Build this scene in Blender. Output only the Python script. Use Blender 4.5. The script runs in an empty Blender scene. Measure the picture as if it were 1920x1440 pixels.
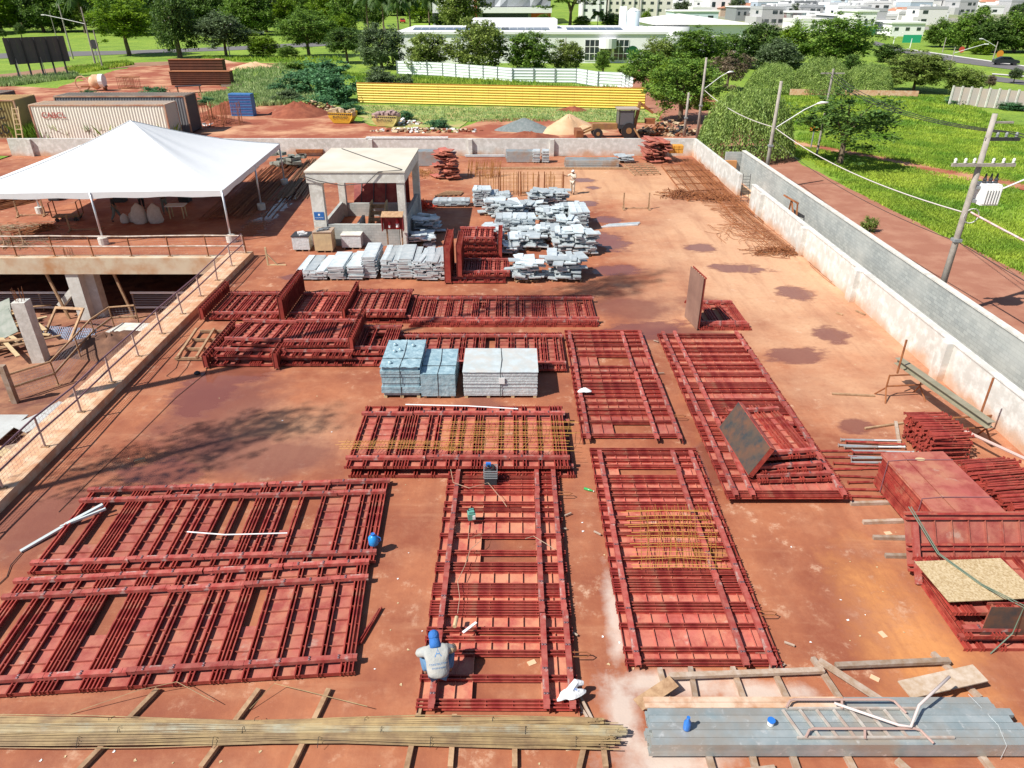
import bpy, math, random
from mathutils import Vector, Matrix
R=random.Random(7)
scene=bpy.context.scene
COL=scene.collection
# ---------------------------------------------------------------- camera
CH=12.7; FPX=1333.0; TH=math.atan(729/1333); SN,CS=math.sin(TH),math.cos(TH)
cam=bpy.data.cameras.new('camera'); cam.sensor_width=36; cam.sensor_fit='HORIZONTAL'
cam.lens=36*FPX/1920; cam.clip_start=.1; cam.clip_end=4000
co=bpy.data.objects.new('camera',cam); COL.objects.link(co)
co.location=(0,0,CH); co.rotation_euler=(math.pi/2-TH,0,0); scene.camera=co
# ---------------------------------------------------------------- light
SD=Vector((.75,.42,-1)).normalized()      # direction sunlight travels
elev=math.asin(-SD.z); az=math.atan2(-SD.x,-SD.y)   # azimuth of the sun from +Y towards +X
w=bpy.data.worlds.new('World'); scene.world=w; w.use_nodes=True
nt=w.node_tree; bg=nt.nodes['Background']
sky=nt.nodes.new('ShaderNodeTexSky'); sky.sky_type='NISHITA'; sky.sun_disc=False
sky.sun_elevation=elev; sky.sun_rotation=az; sky.air_density=1.0; sky.dust_density=.6
nt.links.new(sky.outputs[0],bg.inputs[0]); bg.inputs[1].default_value=.075
sl=bpy.data.lights.new('sun','SUN'); sl.energy=5.; sl.angle=math.radians(.5); sl.color=(1,.955,.88)
so=bpy.data.objects.new('sun',sl); COL.objects.link(so)
so.rotation_euler=SD.to_track_quat('-Z','Y').to_euler(); so.location=(-20,-10,40)
scene.view_settings.view_transform='Standard'; scene.view_settings.look='None'
scene.view_settings.exposure=.42; scene.view_settings.gamma=1
scene.render.engine='CYCLES'
try:
    scene.cycles.max_bounces=6; scene.cycles.diffuse_bounces=3; scene.cycles.transparent_max_bounces=12
except Exception: pass
# ---------------------------------------------------------------- photo point -> world point on plane z
def P(x,y,z=0.):
    u=(x-960)/FPX; v=(y-720)/FPX; t=(CH-z)/(SN+v*CS)
    return Vector((u*t,(CS-v*SN)*t,z))
def hz(X,Y):
    if Y<240: return 0.
    return min((Y-240)*.019,22)
def PT(x,y):
    z=0.
    for _ in range(30):
        v=(y-720)/FPX
        if SN+v*CS<.004: v=(.004-SN)/CS
        p=P(x,720+v*FPX,z); z=z*.5+.5*hz(p.x,p.y)
    p.z=hz(p.x,p.y); return p
def HT(x,y,Y):
    v=(y-720)/FPX; t=Y/(CS-v*SN); return CH-t*(SN+v*CS)
def dep(p): return p.y*CS+(CH-p.z)*SN
def m_per_px(p): return dep(p)/FPX
# ---------------------------------------------------------------- materials
def N(nt,t,**k):
    n=nt.nodes.new(t)
    for a,b in k.items(): setattr(n,a,b)
    return n
MC={}
def mat(name,col,rough=.7,metal=0.,var=None,scale=1.5,amt=.5,bump=0.,bscale=20.,world=False,detail=4,var2=None,scale2=.3,rnd=0.,alpha=1.,trans=0.,spec=.5,emis=None,var3=None,scale3=4.,lo3=.60):
    if name in MC: return MC[name]
    m=bpy.data.materials.new(name); m.use_nodes=True; nt=m.node_tree; L=nt.links
    b=nt.nodes['Principled BSDF']; b.inputs['Roughness'].default_value=rough; b.inputs['Metallic'].default_value=metal
    b.inputs['Specular IOR Level'].default_value=spec
    if trans: b.inputs['Transmission Weight'].default_value=trans
    if alpha<1: b.inputs['Alpha'].default_value=alpha
    if world: vec=N(nt,'ShaderNodeNewGeometry').outputs['Position']
    else: vec=N(nt,'ShaderNodeTexCoord').outputs['Object']
    src=None
    c4=(*col,1)
    b.inputs['Base Color'].default_value=c4
    def mix(fac,a,bc):
        x=N(nt,'ShaderNodeMix',data_type='RGBA'); L.new(fac,x.inputs[0])
        if isinstance(a,tuple): x.inputs[6].default_value=a
        else: L.new(a,x.inputs[6])
        x.inputs[7].default_value=bc; return x.outputs[2]
    def nz(s,d,lo,hi):
        n=N(nt,'ShaderNodeTexNoise'); L.new(vec,n.inputs['Vector']); n.inputs['Scale'].default_value=s; n.inputs['Detail'].default_value=d; n.inputs['Roughness'].default_value=.62
        r=N(nt,'ShaderNodeMapRange'); L.new(n.outputs[0],r.inputs[0]); r.inputs[1].default_value=lo; r.inputs[2].default_value=hi; r.inputs[3].default_value=0; r.inputs[4].default_value=1
        return r.outputs[0]
    cur=c4
    if var: 
        cur=mix(nz(scale,detail,.5-.22/amt*.5 if amt else .3,.5+.22/amt*.5 if amt else .7),cur,(*var,1))
    if var2: cur=mix(nz(scale2,5,.45,.65),cur,(*var2,1))
    if var3:
        f3=N(nt,'ShaderNodeMath',operation='MULTIPLY'); L.new(nz(scale3,8,lo3,lo3+.1),f3.inputs[0]); f3.inputs[1].default_value=.7; cur=mix(f3.outputs[0],cur,(*var3,1))
    if rnd:
        oi=N(nt,'ShaderNodeObjectInfo'); hs=N(nt,'ShaderNodeHueSaturation')
        mr=N(nt,'ShaderNodeMapRange'); L.new(oi.outputs['Random'],mr.inputs[0]); mr.inputs[3].default_value=1-rnd; mr.inputs[4].default_value=1+rnd
        L.new(mr.outputs[0],hs.inputs['Value'])
        if isinstance(cur,tuple): hs.inputs['Color'].default_value=cur
        else: L.new(cur,hs.inputs['Color'])
        cur=hs.outputs[0]
    if not isinstance(cur,tuple): L.new(cur,b.inputs['Base Color'])
    if bump:
        n=N(nt,'ShaderNodeTexNoise'); L.new(vec,n.inputs['Vector']); n.inputs['Scale'].default_value=bscale; n.inputs['Detail'].default_value=4
        bp=N(nt,'ShaderNodeBump'); bp.inputs['Strength'].default_value=bump; bp.inputs['Distance'].default_value=.03
        L.new(n.outputs[0],bp.inputs['Height']); L.new(bp.outputs[0],b.inputs['Normal'])
    if emis: b.inputs['Emission Color'].default_value=(*emis,1); b.inputs['Emission Strength'].default_value=1
    MC[name]=m; return m
M=dict(
 red=mat('red primer steel',(.285,.030,.024),.55,var=(.38,.085,.055),scale=1.3,amt=.7,var2=(.22,.021,.018),scale2=3.,rnd=.2,var3=(.34,.13,.08),scale3=2.2,lo3=.57),
 redpl=mat('red primer plate with dust',(.44,.108,.09),.6,var=(.48,.20,.12),scale=.8,amt=.6,var2=(.34,.07,.055),scale2=2.2,rnd=.22,bump=.15,bscale=8,var3=(.50,.34,.27),scale3=1.7,lo3=.6),
 redpl2=mat('red plate with orange dust',(.48,.165,.10),.6,var=(.54,.25,.15),scale=1.1,amt=.6,var2=(.40,.09,.07),scale2=2.,rnd=.1,bump=.2,bscale=8),
 waler=mat('red waler with concrete splash',(.31,.034,.028),.6,var=(.42,.13,.10),scale=5,amt=.5,rnd=.2,var3=(.46,.40,.36),scale3=3.5,lo3=.58),
 darkpl=mat('worn steel face sheet',(.105,.088,.072),.38,metal=.35,var=(.21,.10,.06),scale=1.5,amt=.8,var2=(.06,.07,.075),scale2=2.5),
 alu=mat('weathered aluminium',(.54,.61,.64),.4,metal=.25,var=(.72,.77,.78),scale=2.5,amt=.7,rnd=.3),
 galv=mat('galvanised steel',(.42,.50,.53),.38,metal=.5,var=(.58,.62,.62),scale=2,amt=.6,var2=(.50,.36,.26),scale2=.9),
 bolt=mat('dull bolt steel',(.22,.13,.14),.5,metal=.5),
 conc=mat('pale concrete',(.64,.625,.57),.85,var=(.50,.48,.43),scale=.6,amt=.5,var2=(.70,.69,.64),scale2=3,bump=.3,bscale=12,world=True),
 conc2=mat('rust stained concrete',(.62,.55,.42),.85,var=(.45,.20,.07),scale=.35,amt=.7,var2=(.60,.50,.36),scale2=1.2,bump=.2,world=True),
 kerbm=mat('dusty orange concrete',(.64,.40,.24),.9,var=(.52,.25,.13),scale=.9,amt=.6,var2=(.68,.50,.34),scale2=2.5,bump=.3,world=True),
 wood=mat('weathered timber',(.28,.16,.085),.85,var=(.42,.27,.155),scale=6,amt=.8,rnd=.2,bump=.2),
 wood2=mat('grey site timber',(.40,.32,.26),.85,var=(.30,.20,.13),scale=5,amt=.8,rnd=.2),
 rust=mat('rusty steel',(.20,.065,.026),.8,var=(.32,.12,.04),scale=3,amt=.8,rnd=.2),
 rebar=mat('light rusted rebar',(.37,.26,.12),.6,var=(.22,.14,.07),scale=2,amt=.9,rnd=.2),
 rebar2=mat('orange rebar',(.44,.22,.055),.65,var=(.32,.12,.04),scale=3,amt=.8),
 rail=mat('pinkish painted rail steel',(.42,.27,.24),.6,var=(.58,.48,.42),scale=2,amt=.8),
 railp=mat('purple brown rail tube',(.20,.10,.12),.5),
 white=mat('white plastic',(.80,.80,.79),.5),
 tent=mat('white tent membrane',(.74,.755,.77),.6,spec=.3,bump=.5,bscale=1.3),
 black=mat('black plastic',(.02,.02,.022),.5),
 dark=mat('dark steel frame',(.035,.035,.04),.6),
 glass=mat('dark window glass',(.03,.045,.05),.08,spec=.8),
 wbuild=mat('white rendered wall',(.84,.84,.83),.8,var=(.76,.76,.75),scale=.1,amt=.5,world=True),
 grey=mat('mid grey sheet',(.24,.26,.27),.7),
 asphalt=mat('grey asphalt',(.13,.125,.13),.9,var=(.17,.155,.15),scale=.3,amt=.6,world=True),
 blue=mat('blue plastic',(.03,.17,.55),.35),
 osb=mat('osb board flakes',(.47,.35,.19),.8,var=(.58,.46,.29),scale=16,amt=1.0,var2=(.34,.23,.11),scale2=22),
 poly=mat('plywood yellow',(.60,.46,.25),.8,var=(.45,.33,.2),scale=3,amt=.6),
 bark=mat('tree bark',(.12,.085,.06),.95,var=(.2,.15,.1),scale=6,amt=.8),
 pole=mat('concrete pole',(.40,.365,.32),.85,var=(.27,.24,.21),scale=4,amt=.6),
 cable=mat('dark cable',(.03,.03,.03),.6),
 cablew=mat('white red cable',(.6,.55,.52),.6),
)
# wrapped film
def filmmat(name,col,c2):
    return mat(name,col,.22,var=c2,scale=4,amt=.7,bump=.8,bscale=9,spec=.7)
M['film']=filmmat('blue tinted stretch film',(.20,.32,.38),(.40,.54,.59))
M['film2']=filmmat('clear stretch film over aluminium',(.50,.55,.56),(.66,.69,.70))
M['filmtop']=mat('dusty wrapped top',(.43,.49,.50),.45,var=(.56,.51,.46),scale=1.2,amt=.5,var2=(.52,.58,.60),scale2=3,bump=.3,bscale=4)
# ---------------------------------------------------------------- mesh builder
class MB:
    def __init__(s): s.v=[]; s.f=[]; s.mi=[]; s.cur=0
    def add(s,vs,fs):
        o=len(s.v); s.v.extend([tuple(a) for a in vs]); s.f.extend([tuple(i+o for i in f) for f in fs]); s.mi.extend([s.cur]*len(fs)); return s
    def box(s,x0,y0,z0,x1,y1,z1,M4=None):
        vs=[Vector(a) for a in ((x0,y0,z0),(x1,y0,z0),(x1,y1,z0),(x0,y1,z0),(x0,y0,z1),(x1,y0,z1),(x1,y1,z1),(x0,y1,z1))]
        if M4: vs=[M4@a for a in vs]
        return s.add(vs,((0,3,2,1),(4,5,6,7),(0,1,5,4),(1,2,6,5),(2,3,7,6),(3,0,4,7)))
    def bar(s,a,b,w=.05,h=None,up=(0,0,1)):
        a=Vector(a); b=Vector(b); h=h or w; d=(b-a); L=d.length
        if L<1e-6: return s
        d/=L; up=Vector(up)
        if abs(d.dot(up))>.98: up=Vector((0,1,0))
        x=d.cross(up).normalized(); z=x.cross(d)
        vs=[]
        for q in (a,b):
            for i,j in ((-1,-1),(1,-1),(1,1),(-1,1)): vs.append(q+x*(w/2*i)+z*(h/2*j))
        return s.add(vs,((3,2,1,0),(4,5,6,7),(0,1,5,4),(1,2,6,5),(2,3,7,6),(3,0,4,7)))
    def tube(s,pts,r,n=6,cap=True):
        pts=[Vector(p) for p in pts]; rs=r if isinstance(r,(list,tuple)) else [r]*len(pts)
        o=[]; prev=None
        for i,p in enumerate(pts):
            d=(pts[min(i+1,len(pts)-1)]-pts[max(i-1,0)])
            d=d.normalized() if d.length>1e-9 else Vector((0,0,1))
            if prev is None:
                up=Vector((0,0,1)) if abs(d.z)<.9 else Vector((1,0,0)); x=d.cross(up).normalized()
            else:
                x=prev-d*prev.dot(d); x=x.normalized() if x.length>1e-6 else d.orthogonal().normalized()
            prev=x; y=d.cross(x)
            for k in range(n):
                a=2*math.pi*k/n; o.append(p+(x*math.cos(a)+y*math.sin(a))*rs[i])
        f=[]
        for i in range(len(pts)-1):
            for k in range(n):
                f.append((i*n+k,i*n+(k+1)%n,(i+1)*n+(k+1)%n,(i+1)*n+k))
        if cap: f.append(tuple(range(n))[::-1]); f.append(tuple((len(pts)-1)*n+k for k in range(n)))
        return s.add(o,f)
    def prism(s,poly,z0,z1):
        n=len(poly); vs=[(p[0],p[1],z0) for p in poly]+[(p[0],p[1],z1) for p in poly]
        fs=[tuple(range(n))[::-1],tuple(range(n,2*n))]+[(i,(i+1)%n,n+(i+1)%n,n+i) for i in range(n)]
        return s.add(vs,fs)
    def lathe(s,prof,n=12,c=(0,0,0)):
        vs=[];fs=[]
        for r,z in prof:
            for k in range(n):
                a=2*math.pi*k/n; vs.append((c[0]+r*math.cos(a),c[1]+r*math.sin(a),c[2]+z))
        for i in range(len(prof)-1):
            for k in range(n): fs.append((i*n+k,i*n+(k+1)%n,(i+1)*n+(k+1)%n,(i+1)*n+k))
        fs.append(tuple(range(n))[::-1]); fs.append(tuple((len(prof)-1)*n+k for k in range(n)))
        return s.add(vs,fs)
    def me(s,name,mats,smooth=False):
        m=bpy.data.meshes.new(name); m.from_pydata(s.v,[],s.f)
        if not isinstance(mats,(list,tuple)): mats=[mats]
        for a in mats: m.materials.append(a)
        if len(mats)>1: m.polygons.foreach_set('material_index',s.mi)
        if smooth: m.polygons.foreach_set('use_smooth',[True]*len(m.polygons))
        m.update(); return m
    def build(s,name,mats,parent=None,loc=None,rz=0,smooth=False):
        return ob(name,s.me(name,mats,smooth),parent,loc,rz)
def ob(name,me,parent=None,loc=None,rz=0,rot=None,sc=None):
    o=bpy.data.objects.new(name,me); COL.objects.link(o)
    if parent: o.parent=parent
    if loc is not None: o.location=loc
    if rot is not None: o.rotation_euler=rot
    elif rz: o.rotation_euler=(0,0,rz)
    if sc is not None: o.scale=sc if hasattr(sc,'__len__') else (sc,sc,sc)
    return o
def tag(o,label,cat,group=None,kind=None):
    if label: o['label']=label
    if cat: o['category']=cat
    if group: o['group']=group
    if kind: o['kind']=kind
    return o
def T(name,label,cat,loc=(0,0,0),rz=0,group=None,rot=None):
    return tag(ob(name,None,None,loc,rz,rot),label,cat,group)
def struct(name,mb,m,label=None):
    o=mb.build(name,m); o['kind']='structure'
    o['category']=name.replace('_',' '); o['label']=label or name.replace('_',' ')
    return o
def copy_tree(o,parent=None):
    c=o.copy(); COL.objects.link(c); c.parent=parent
    for ch in [x for x in KIDS.get(o.name,[])]: copy_tree(ch,c)
    return c
KIDS={}
def text(body,size,m,parent,loc,rot,name='lettering',ext=.003):
    cu=bpy.data.curves.new(name,'FONT'); cu.body=body; cu.size=size; cu.align_x='CENTER'; cu.align_y='CENTER'; cu.extrude=ext
    cu.materials.append(m); o=bpy.data.objects.new(name,cu); COL.objects.link(o); o.parent=parent; o.location=loc; o.rotation_euler=rot
    return o
def rough_poly(pts,step=1.,amp=.4,seed=1,smooth=1):
    r=random.Random(seed); out=[]
    n=len(pts)
    for i in range(n):
        a=Vector(pts[i][:2]); b=Vector(pts[(i+1)%n][:2]); L=(b-a).length; k=max(1,int(L/step)); d=(b-a); nn=Vector((-d.y,d.x)).normalized() if L>0 else Vector((0,0))
        off=0
        for j in range(k):
            off=off*.5+r.uniform(-amp,amp)
            out.append(a+d*(j/k)+nn*off)
    return out
def flat(name,pts,z,m,kind='structure',label=None,cat=None,step=1.,amp=.4,seed=1):
    from mathutils.geometry import tessellate_polygon
    q=rough_poly(pts,step,amp,seed) if amp else [Vector(p[:2]) for p in pts]
    v3=[Vector((p.x,p.y,0)) for p in q]; tris=tessellate_polygon([v3])
    mb=MB(); mb.add([(p.x,p.y,z+hz(p.x,p.y)) for p in q],[t if (v3[t[1]]-v3[t[0]]).cross(v3[t[2]]-v3[t[0]]).z>0 else t[::-1] for t in tris])
    o=mb.build(name,m); tag(o,label or name.replace('_',' '),cat or name.replace('_',' '),None,kind); return o
# ================================================================ ground and site
def groundmat():
    m=bpy.data.materials.new('wild grass ground'); m.use_nodes=True; nt=m.node_tree; L=nt.links; b=nt.nodes['Principled BSDF']; b.inputs['Roughness'].default_value=.95
    g=N(nt,'ShaderNodeNewGeometry')
    def nz(s,d=5,st=None):
        n=N(nt,'ShaderNodeTexNoise'); L.new(g.outputs['Position'],n.inputs['Vector']); n.inputs['Scale'].default_value=s; n.inputs['Detail'].default_value=d; n.inputs['Roughness'].default_value=.65; return n.outputs[0]
    r=N(nt,'ShaderNodeValToRGB'); L.new(nz(.12,7),r.inputs[0]); e=r.color_ramp.elements
    e[0].position=.34; e[0].color=(.15,.25,.025,1); e[1].position=.66; e[1].color=(.29,.39,.04,1)
    a=r.color_ramp.elements.new(.5); a.color=(.22,.34,.03,1)
    r2=N(nt,'ShaderNodeValToRGB'); L.new(nz(2.3,5),r2.inputs[0]); e=r2.color_ramp.elements
    e[0].position=.35; e[0].color=(.55,.6,.5,1); e[1].position=.6; e[1].color=(1.05,1.05,1,1)
    mx=N(nt,'ShaderNodeMix',data_type='RGBA',blend_type='MULTIPLY'); mx.inputs[0].default_value=1; L.new(r.outputs[0],mx.inputs[6]); L.new(r2.outputs[0],mx.inputs[7])
    L.new(mx.outputs[2],b.inputs['Base Color'])
    bp=N(nt,'ShaderNodeBump'); bp.inputs['Strength'].default_value=.7; bp.inputs['Distance'].default_value=.15; L.new(nz(4,4),bp.inputs['Height']); L.new(bp.outputs[0],b.inputs['Normal'])
    return m
M['ground']=groundmat()
M['dirt']=mat('red laterite dirt',(.34,.10,.05),.95,var=(.27,.065,.032),scale=.35,amt=.5,var2=(.55,.30,.17),scale2=.22,bump=.6,bscale=2.,world=True,detail=8)
M['drygrass']=mat('patchy dry grass',(.32,.36,.09),.95,var=(.46,.34,.15),scale=.3,amt=.6,var2=(.18,.29,.05),scale2=.5,bump=.5,bscale=5,world=True,detail=8)
M['roadred']=mat('red dusted asphalt',(.36,.155,.095),.9,var=(.30,.115,.07),scale=.25,amt=.5,var2=(.40,.19,.12),scale2=.6,bump=.15,bscale=30,world=True)
M['dustpath']=mat('pale dusty track',(.34,.20,.12),.95,var=(.26,.13,.08),scale=.4,amt=.6,world=True)
pd=[(1140,452,34,17,1),(1150,507,52,9,2),(1310,465,30,8,3),(1385,503,52,8,4),(1493,551,34,12,5),(1557,628,30,15,6),(1494,668,56,15,7),(1210,618,82,17,8),(1140,412,28,7,9),(1095,338,22,4,10),(1112,352,12,3,11),(1100,382,18,5,12),(385,735,55,42,13),(300,885,80,24,14),(1610,800,34,13,15),(1330,870,30,40,16),(455,440,30,12,17),(478,424,26,12,21),(500,408,22,12,22),(522,390,18,12,23),(542,372,14,12,18),(560,520,30,6,19),(460,700,50,20,20)]
def yardmat():
    m=bpy.data.materials.new('dusty concrete yard'); m.use_nodes=True; nt=m.node_tree; L=nt.links; b=nt.nodes['Principled BSDF']
    g=N(nt,'ShaderNodeNewGeometry'); pos=g.outputs['Position']
    def nz(s,d=6,rg=.65,stretch=None):
        v=pos
        if stretch:
            mp=N(nt,'ShaderNodeMapping'); L.new(pos,mp.inputs[0]); mp.inputs['Scale'].default_value=stretch; v=mp.outputs[0]
        n=N(nt,'ShaderNodeTexNoise'); L.new(v,n.inputs['Vector']); n.inputs['Scale'].default_value=s; n.inputs['Detail'].default_value=d; n.inputs['Roughness'].default_value=rg; return n.outputs[0]
    def mr(x,a,bb,c=0.,d=1.):
        r=N(nt,'ShaderNodeMapRange'); L.new(x,r.inputs[0]); r.inputs[1].default_value=a; r.inputs[2].default_value=bb; r.inputs[3].default_value=c; r.inputs[4].default_value=d; return r.outputs[0]
    def ma(op,x,y):
        k=N(nt,'ShaderNodeMath',operation=op)
        for i,q in enumerate((x,y)):
            if isinstance(q,(int,float)): k.inputs[i].default_value=q
            else: L.new(q,k.inputs[i])
        return k.outputs[0]
    def mix(f,a,c):
        x=N(nt,'ShaderNodeMix',data_type='RGBA'); L.new(f,x.inputs[0])
        for i,q in ((6,a),(7,c)):
            if isinstance(q,tuple): x.inputs[i].default_value=(*q,1)
            else: L.new(q,x.inputs[i])
        return x.outputs[2]
    cur=mix(mr(nz(.3,8),.4,.62),(.265,.076,.036),(.41,.148,.068))
    cur=mix(mr(nz(.11,8,.7,(1,.55,1)),.5,.68,0,.55),cur,(.20,.052,.028))
    def blob(cx,cy,rx,ry,soft=.5,na=.9,ns=.35):
        mp=N(nt,'ShaderNodeMapping',vector_type='TEXTURE'); L.new(pos,mp.inputs[0]); mp.inputs['Location'].default_value=(cx,cy,0); mp.inputs['Scale'].default_value=(rx,ry,1)
        ln=N(nt,'ShaderNodeVectorMath',operation='LENGTH'); L.new(mp.outputs[0],ln.inputs[0])
        s=ma('ADD',ln.outputs['Value'],ma('MULTIPLY',ma('SUBTRACT',nz(ns,8),.5),na*2))
        return mr(s,1.,1-soft)
    # pale dust over the right hand side and far end of the slab
    f=blob(13,38,8.,22,.7,.8,.25); cur=mix(ma('MULTIPLY',f,.82),cur,(.66,.40,.235))
    f=blob(6,56,12,9,.6,.8,.25); cur=mix(ma('MULTIPLY',f,.75),cur,(.64,.38,.21))
    f=blob(-7.5,19.7,3.5,2.6,.7,.8,.5); cur=mix(ma('MULTIPLY',f,.65),cur,(.56,.30,.17))
    f=blob(9,11.3,1.6,3.5,.8,.9,.8); cur=mix(ma('MULTIPLY',f,.8),cur,(.62,.27,.09))
    cur=mix(mr(nz(.8,9,.72),.47,.66,0,.35),cur,(.52,.25,.135))
    cur=mix(mr(nz(5,6,.7),.5,.75,0,.35),cur,(.24,.075,.04))
    cur=mix(mr(nz(.6,7,.7,(1.6,.16,1)),.5,.68,0,.4),cur,(.25,.08,.042))
    cur=mix(mr(nz(.9,7,.7,(.2,1.5,1)),.55,.7,0,.25),cur,(.55,.29,.16))
    # fine pale scuffs
    sc=mr(nz(1.6,9,.75),.56,.70); big=mr(nz(.22,4),.42,.6)
    cur=mix(ma('MULTIPLY',ma('MULTIPLY',sc,big),.7),cur,(.70,.50,.35))
    # cement spilled near the front
    for a in ((2.4,12.,.35,1.7),(3.4,10.15,1.9,.45),(3.0,8.5,1.5,.7),(3.6,7.7,2.,.6),(2.2,9.5,.5,1.),(5.2,9.9,1.2,.4)):
        f=blob(*a,.7,.9,1.2); cur=mix(ma('MULTIPLY',f,.75),cur,(.60,.52,.45))
    # damp stains
    for a in ((-10.2,21.3,2.6,3.4),(-8.,18.5,3.4,1.6),(5.5,30.5,2.2,2.2),(9.,31.,1.5,1.2),(-13,15.5,2,2),(7.2,27.6,2.2,1.1),(13.2,17.6,1.6,1.5),(-1.,19.,1.2,7)):
        f=blob(*a,.5,.7,.7); cur=mix(ma('MULTIPLY',f,.75),cur,(.17,.055,.04))
    wet=None; nn=ma('MULTIPLY',ma('SUBTRACT',nz(1.1,10,.68,(.7,1.3,1)),.5),2.7)
    for x,y,rx,ry,sd in pd:
        c=P(x,y); ax=rx*m_per_px(c); ay=abs(P(x,y-ry).y-P(x,y+ry).y)/2
        mp=N(nt,'ShaderNodeMapping',vector_type='TEXTURE'); L.new(pos,mp.inputs[0]); mp.inputs['Location'].default_value=(c.x,c.y,0); mp.inputs['Scale'].default_value=(ax,ay,1); mp.inputs['Rotation'].default_value=(0,0,math.sin(sd)*.25)
        ln=N(nt,'ShaderNodeVectorMath',operation='LENGTH'); L.new(mp.outputs[0],ln.inputs[0]); v=mr(ma('ADD',ln.outputs['Value'],nn),1.22,.74)
        wet=v if wet is None else ma('MAXIMUM',wet,v)
    cur=mix(mr(wet,0,.6,0,.75),cur,(.19,.062,.045))
    L.new(cur,b.inputs['Base Color'])
    deep=mr(wet,.55,.8)
    rgh=N(nt,'ShaderNodeMix'); L.new(deep,rgh.inputs[0]); L.new(mr(nz(.5,6),.35,.65,.62,.92),rgh.inputs[2]); rgh.inputs[3].default_value=.07; L.new(rgh.outputs[0],b.inputs['Roughness'])
    bp=N(nt,'ShaderNodeBump'); L.new(mr(deep,0,1,.3,.015),bp.inputs['Strength']); bp.inputs['Distance'].default_value=.02; L.new(nz(9,5),bp.inputs['Height']); L.new(bp.outputs[0],b.inputs['Normal'])
    return m
M['yard']=yardmat()
M['base']=mat('basement earth',(.20,.07,.04),.95,var=(.40,.20,.11),scale=.35,amt=.6,var2=(.16,.06,.04),scale2=.8,bump=1.,bscale=3,world=True,detail=8)
# terrain sheet with a hole for the site
XS=[-1400,-900,-600,-400,-300,-220,-160,-110,-80,-60,-45,-30,-15,0,8,16.9,25,40,60,90,130,180,250,350,500,700,1000,1500]
YS=[-60,-20,-6,5,20,35,50,66.4,80,100,130,160,200,240,280,330,400,480,560,650,750,850,962,1100,1400,2200,3200]
mb=MB(); idx={}
for j,y in enumerate(YS):
    for i,x in enumerate(XS): idx[i,j]=len(mb.v); mb.v.append((x,y,hz(x,y)-.03))
for j in range(len(YS)-1):
    for i in range(len(XS)-1):
        if -45<=XS[i]<16.9 and -6<=YS[j]<66.4: continue
        mb.f.append((idx[i,j],idx[i+1,j],idx[i+1,j+1],idx[i,j+1])); mb.mi.append(0)
struct('ground',mb,M['ground'],'grass covered ground around the site')
# yard slab and rear deck
mb=MB(); mb.prism([(-14.75,-6),(16.9,-6),(16.9,66.4),(-45,66.4),(-45,37.9),(-14.75,37.9)],-.8,0.)
struct('yard_slab',mb,M['yard'],'dusty red concrete yard slab')
mb=MB(); mb.box(-45,-6,-4.2,-14.75,56,-3.6); mb.box(-45,56,-4.2,-14.75,56.4,-.8); mb.box(-15.05,-6,-3.6,-14.77,56,-.82); mb.box(-45.4,-6,-4.2,-45,66.4,-.03)
struct('basement_floor',mb,M['base'],'earth floor and sides of the open basement')
G='structure'
mb=MB(); mb.box(-45,37.3,-.8,-14.76,37.88,.12); o=mb.build('edge_beam',M['conc2']); tag(o,'long rust stained concrete edge beam over the dark basement opening','beam')
mb=MB(); mb.box(-15.6,-6,-.45,-14.3,38.0,.3); o=mb.build('kerb_upstand',M['kerbm']); tag(o,'orange dusted concrete kerb under the mesh railing','kerb')
# far and right boundary walls
def wall_seg(mb,a,b,h,t=.2,z0=0):
    a=Vector(a);b=Vector(b); d=(b-a).normalized(); n=Vector((-d.y,d.x))*t
    mb.prism([a,b,b+n,a+n],z0,h)
o=T('boundary_wall','pale concrete boundary wall closing the far end of the yard','wall')
mb=MB(); mb.box(-45,66.0,0,16.4,66.22,1.5); mb.build('wall_face',M['conc'],o)
for x in (-43.2,-27,-12.8,-3.9,3.4,12.2):
    mb=MB(); mb.box(x,65.75,0,x+.35,65.998,1.46); mb.build('pilaster',M['conc'],o)
o=T('boundary_wall','pale concrete wall with pilasters along the right of the yard','wall')
mb=MB(); mb.box(16.2,51.5,0,16.42,66.0,1.52)
mb.box(16.12,1,0,16.36,48.3,1.52); mb.build('wall_face',M['conc'],o)
for y in (45.5,38,31.2,23.4,15.6,8):
    mb=MB(); mb.box(15.86,y,0,16.118,y+.55,1.55); mb.build('pilaster',M['conc'],o)
mb=MB(); mb.box(16.09,.9,1.522,16.39,48.4,1.57); mb.build('coping',M['conc'],o)
def dirtyfoot(m):
    nt=m.node_tree; L=nt.links; b=nt.nodes['Principled BSDF']; src=b.inputs['Base Color'].links[0].from_socket
    g=N(nt,'ShaderNodeNewGeometry'); s=N(nt,'ShaderNodeSeparateXYZ'); L.new(g.outputs['Position'],s.inputs[0]); n=N(nt,'ShaderNodeTexNoise'); L.new(g.outputs['Position'],n.inputs['Vector']); n.inputs['Scale'].default_value=.9; n.inputs['Detail'].default_value=7
    a=N(nt,'ShaderNodeMath',operation='MULTIPLY_ADD'); L.new(n.outputs[0],a.inputs[0]); a.inputs[1].default_value=-1.6; L.new(s.outputs[2],a.inputs[2]); r=N(nt,'ShaderNodeMapRange'); L.new(a.outputs[0],r.inputs[0]); r.inputs[1].default_value=-.25; r.inputs[2].default_value=-.85; r.inputs[3].default_value=0; r.inputs[4].default_value=.75
    x=N(nt,'ShaderNodeMix',data_type='RGBA'); L.new(r.outputs[0],x.inputs[0]); L.new(src,x.inputs[6]); x.inputs[7].default_value=(.52,.27,.13,1); L.new(x.outputs[2],b.inputs['Base Color'])
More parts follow.
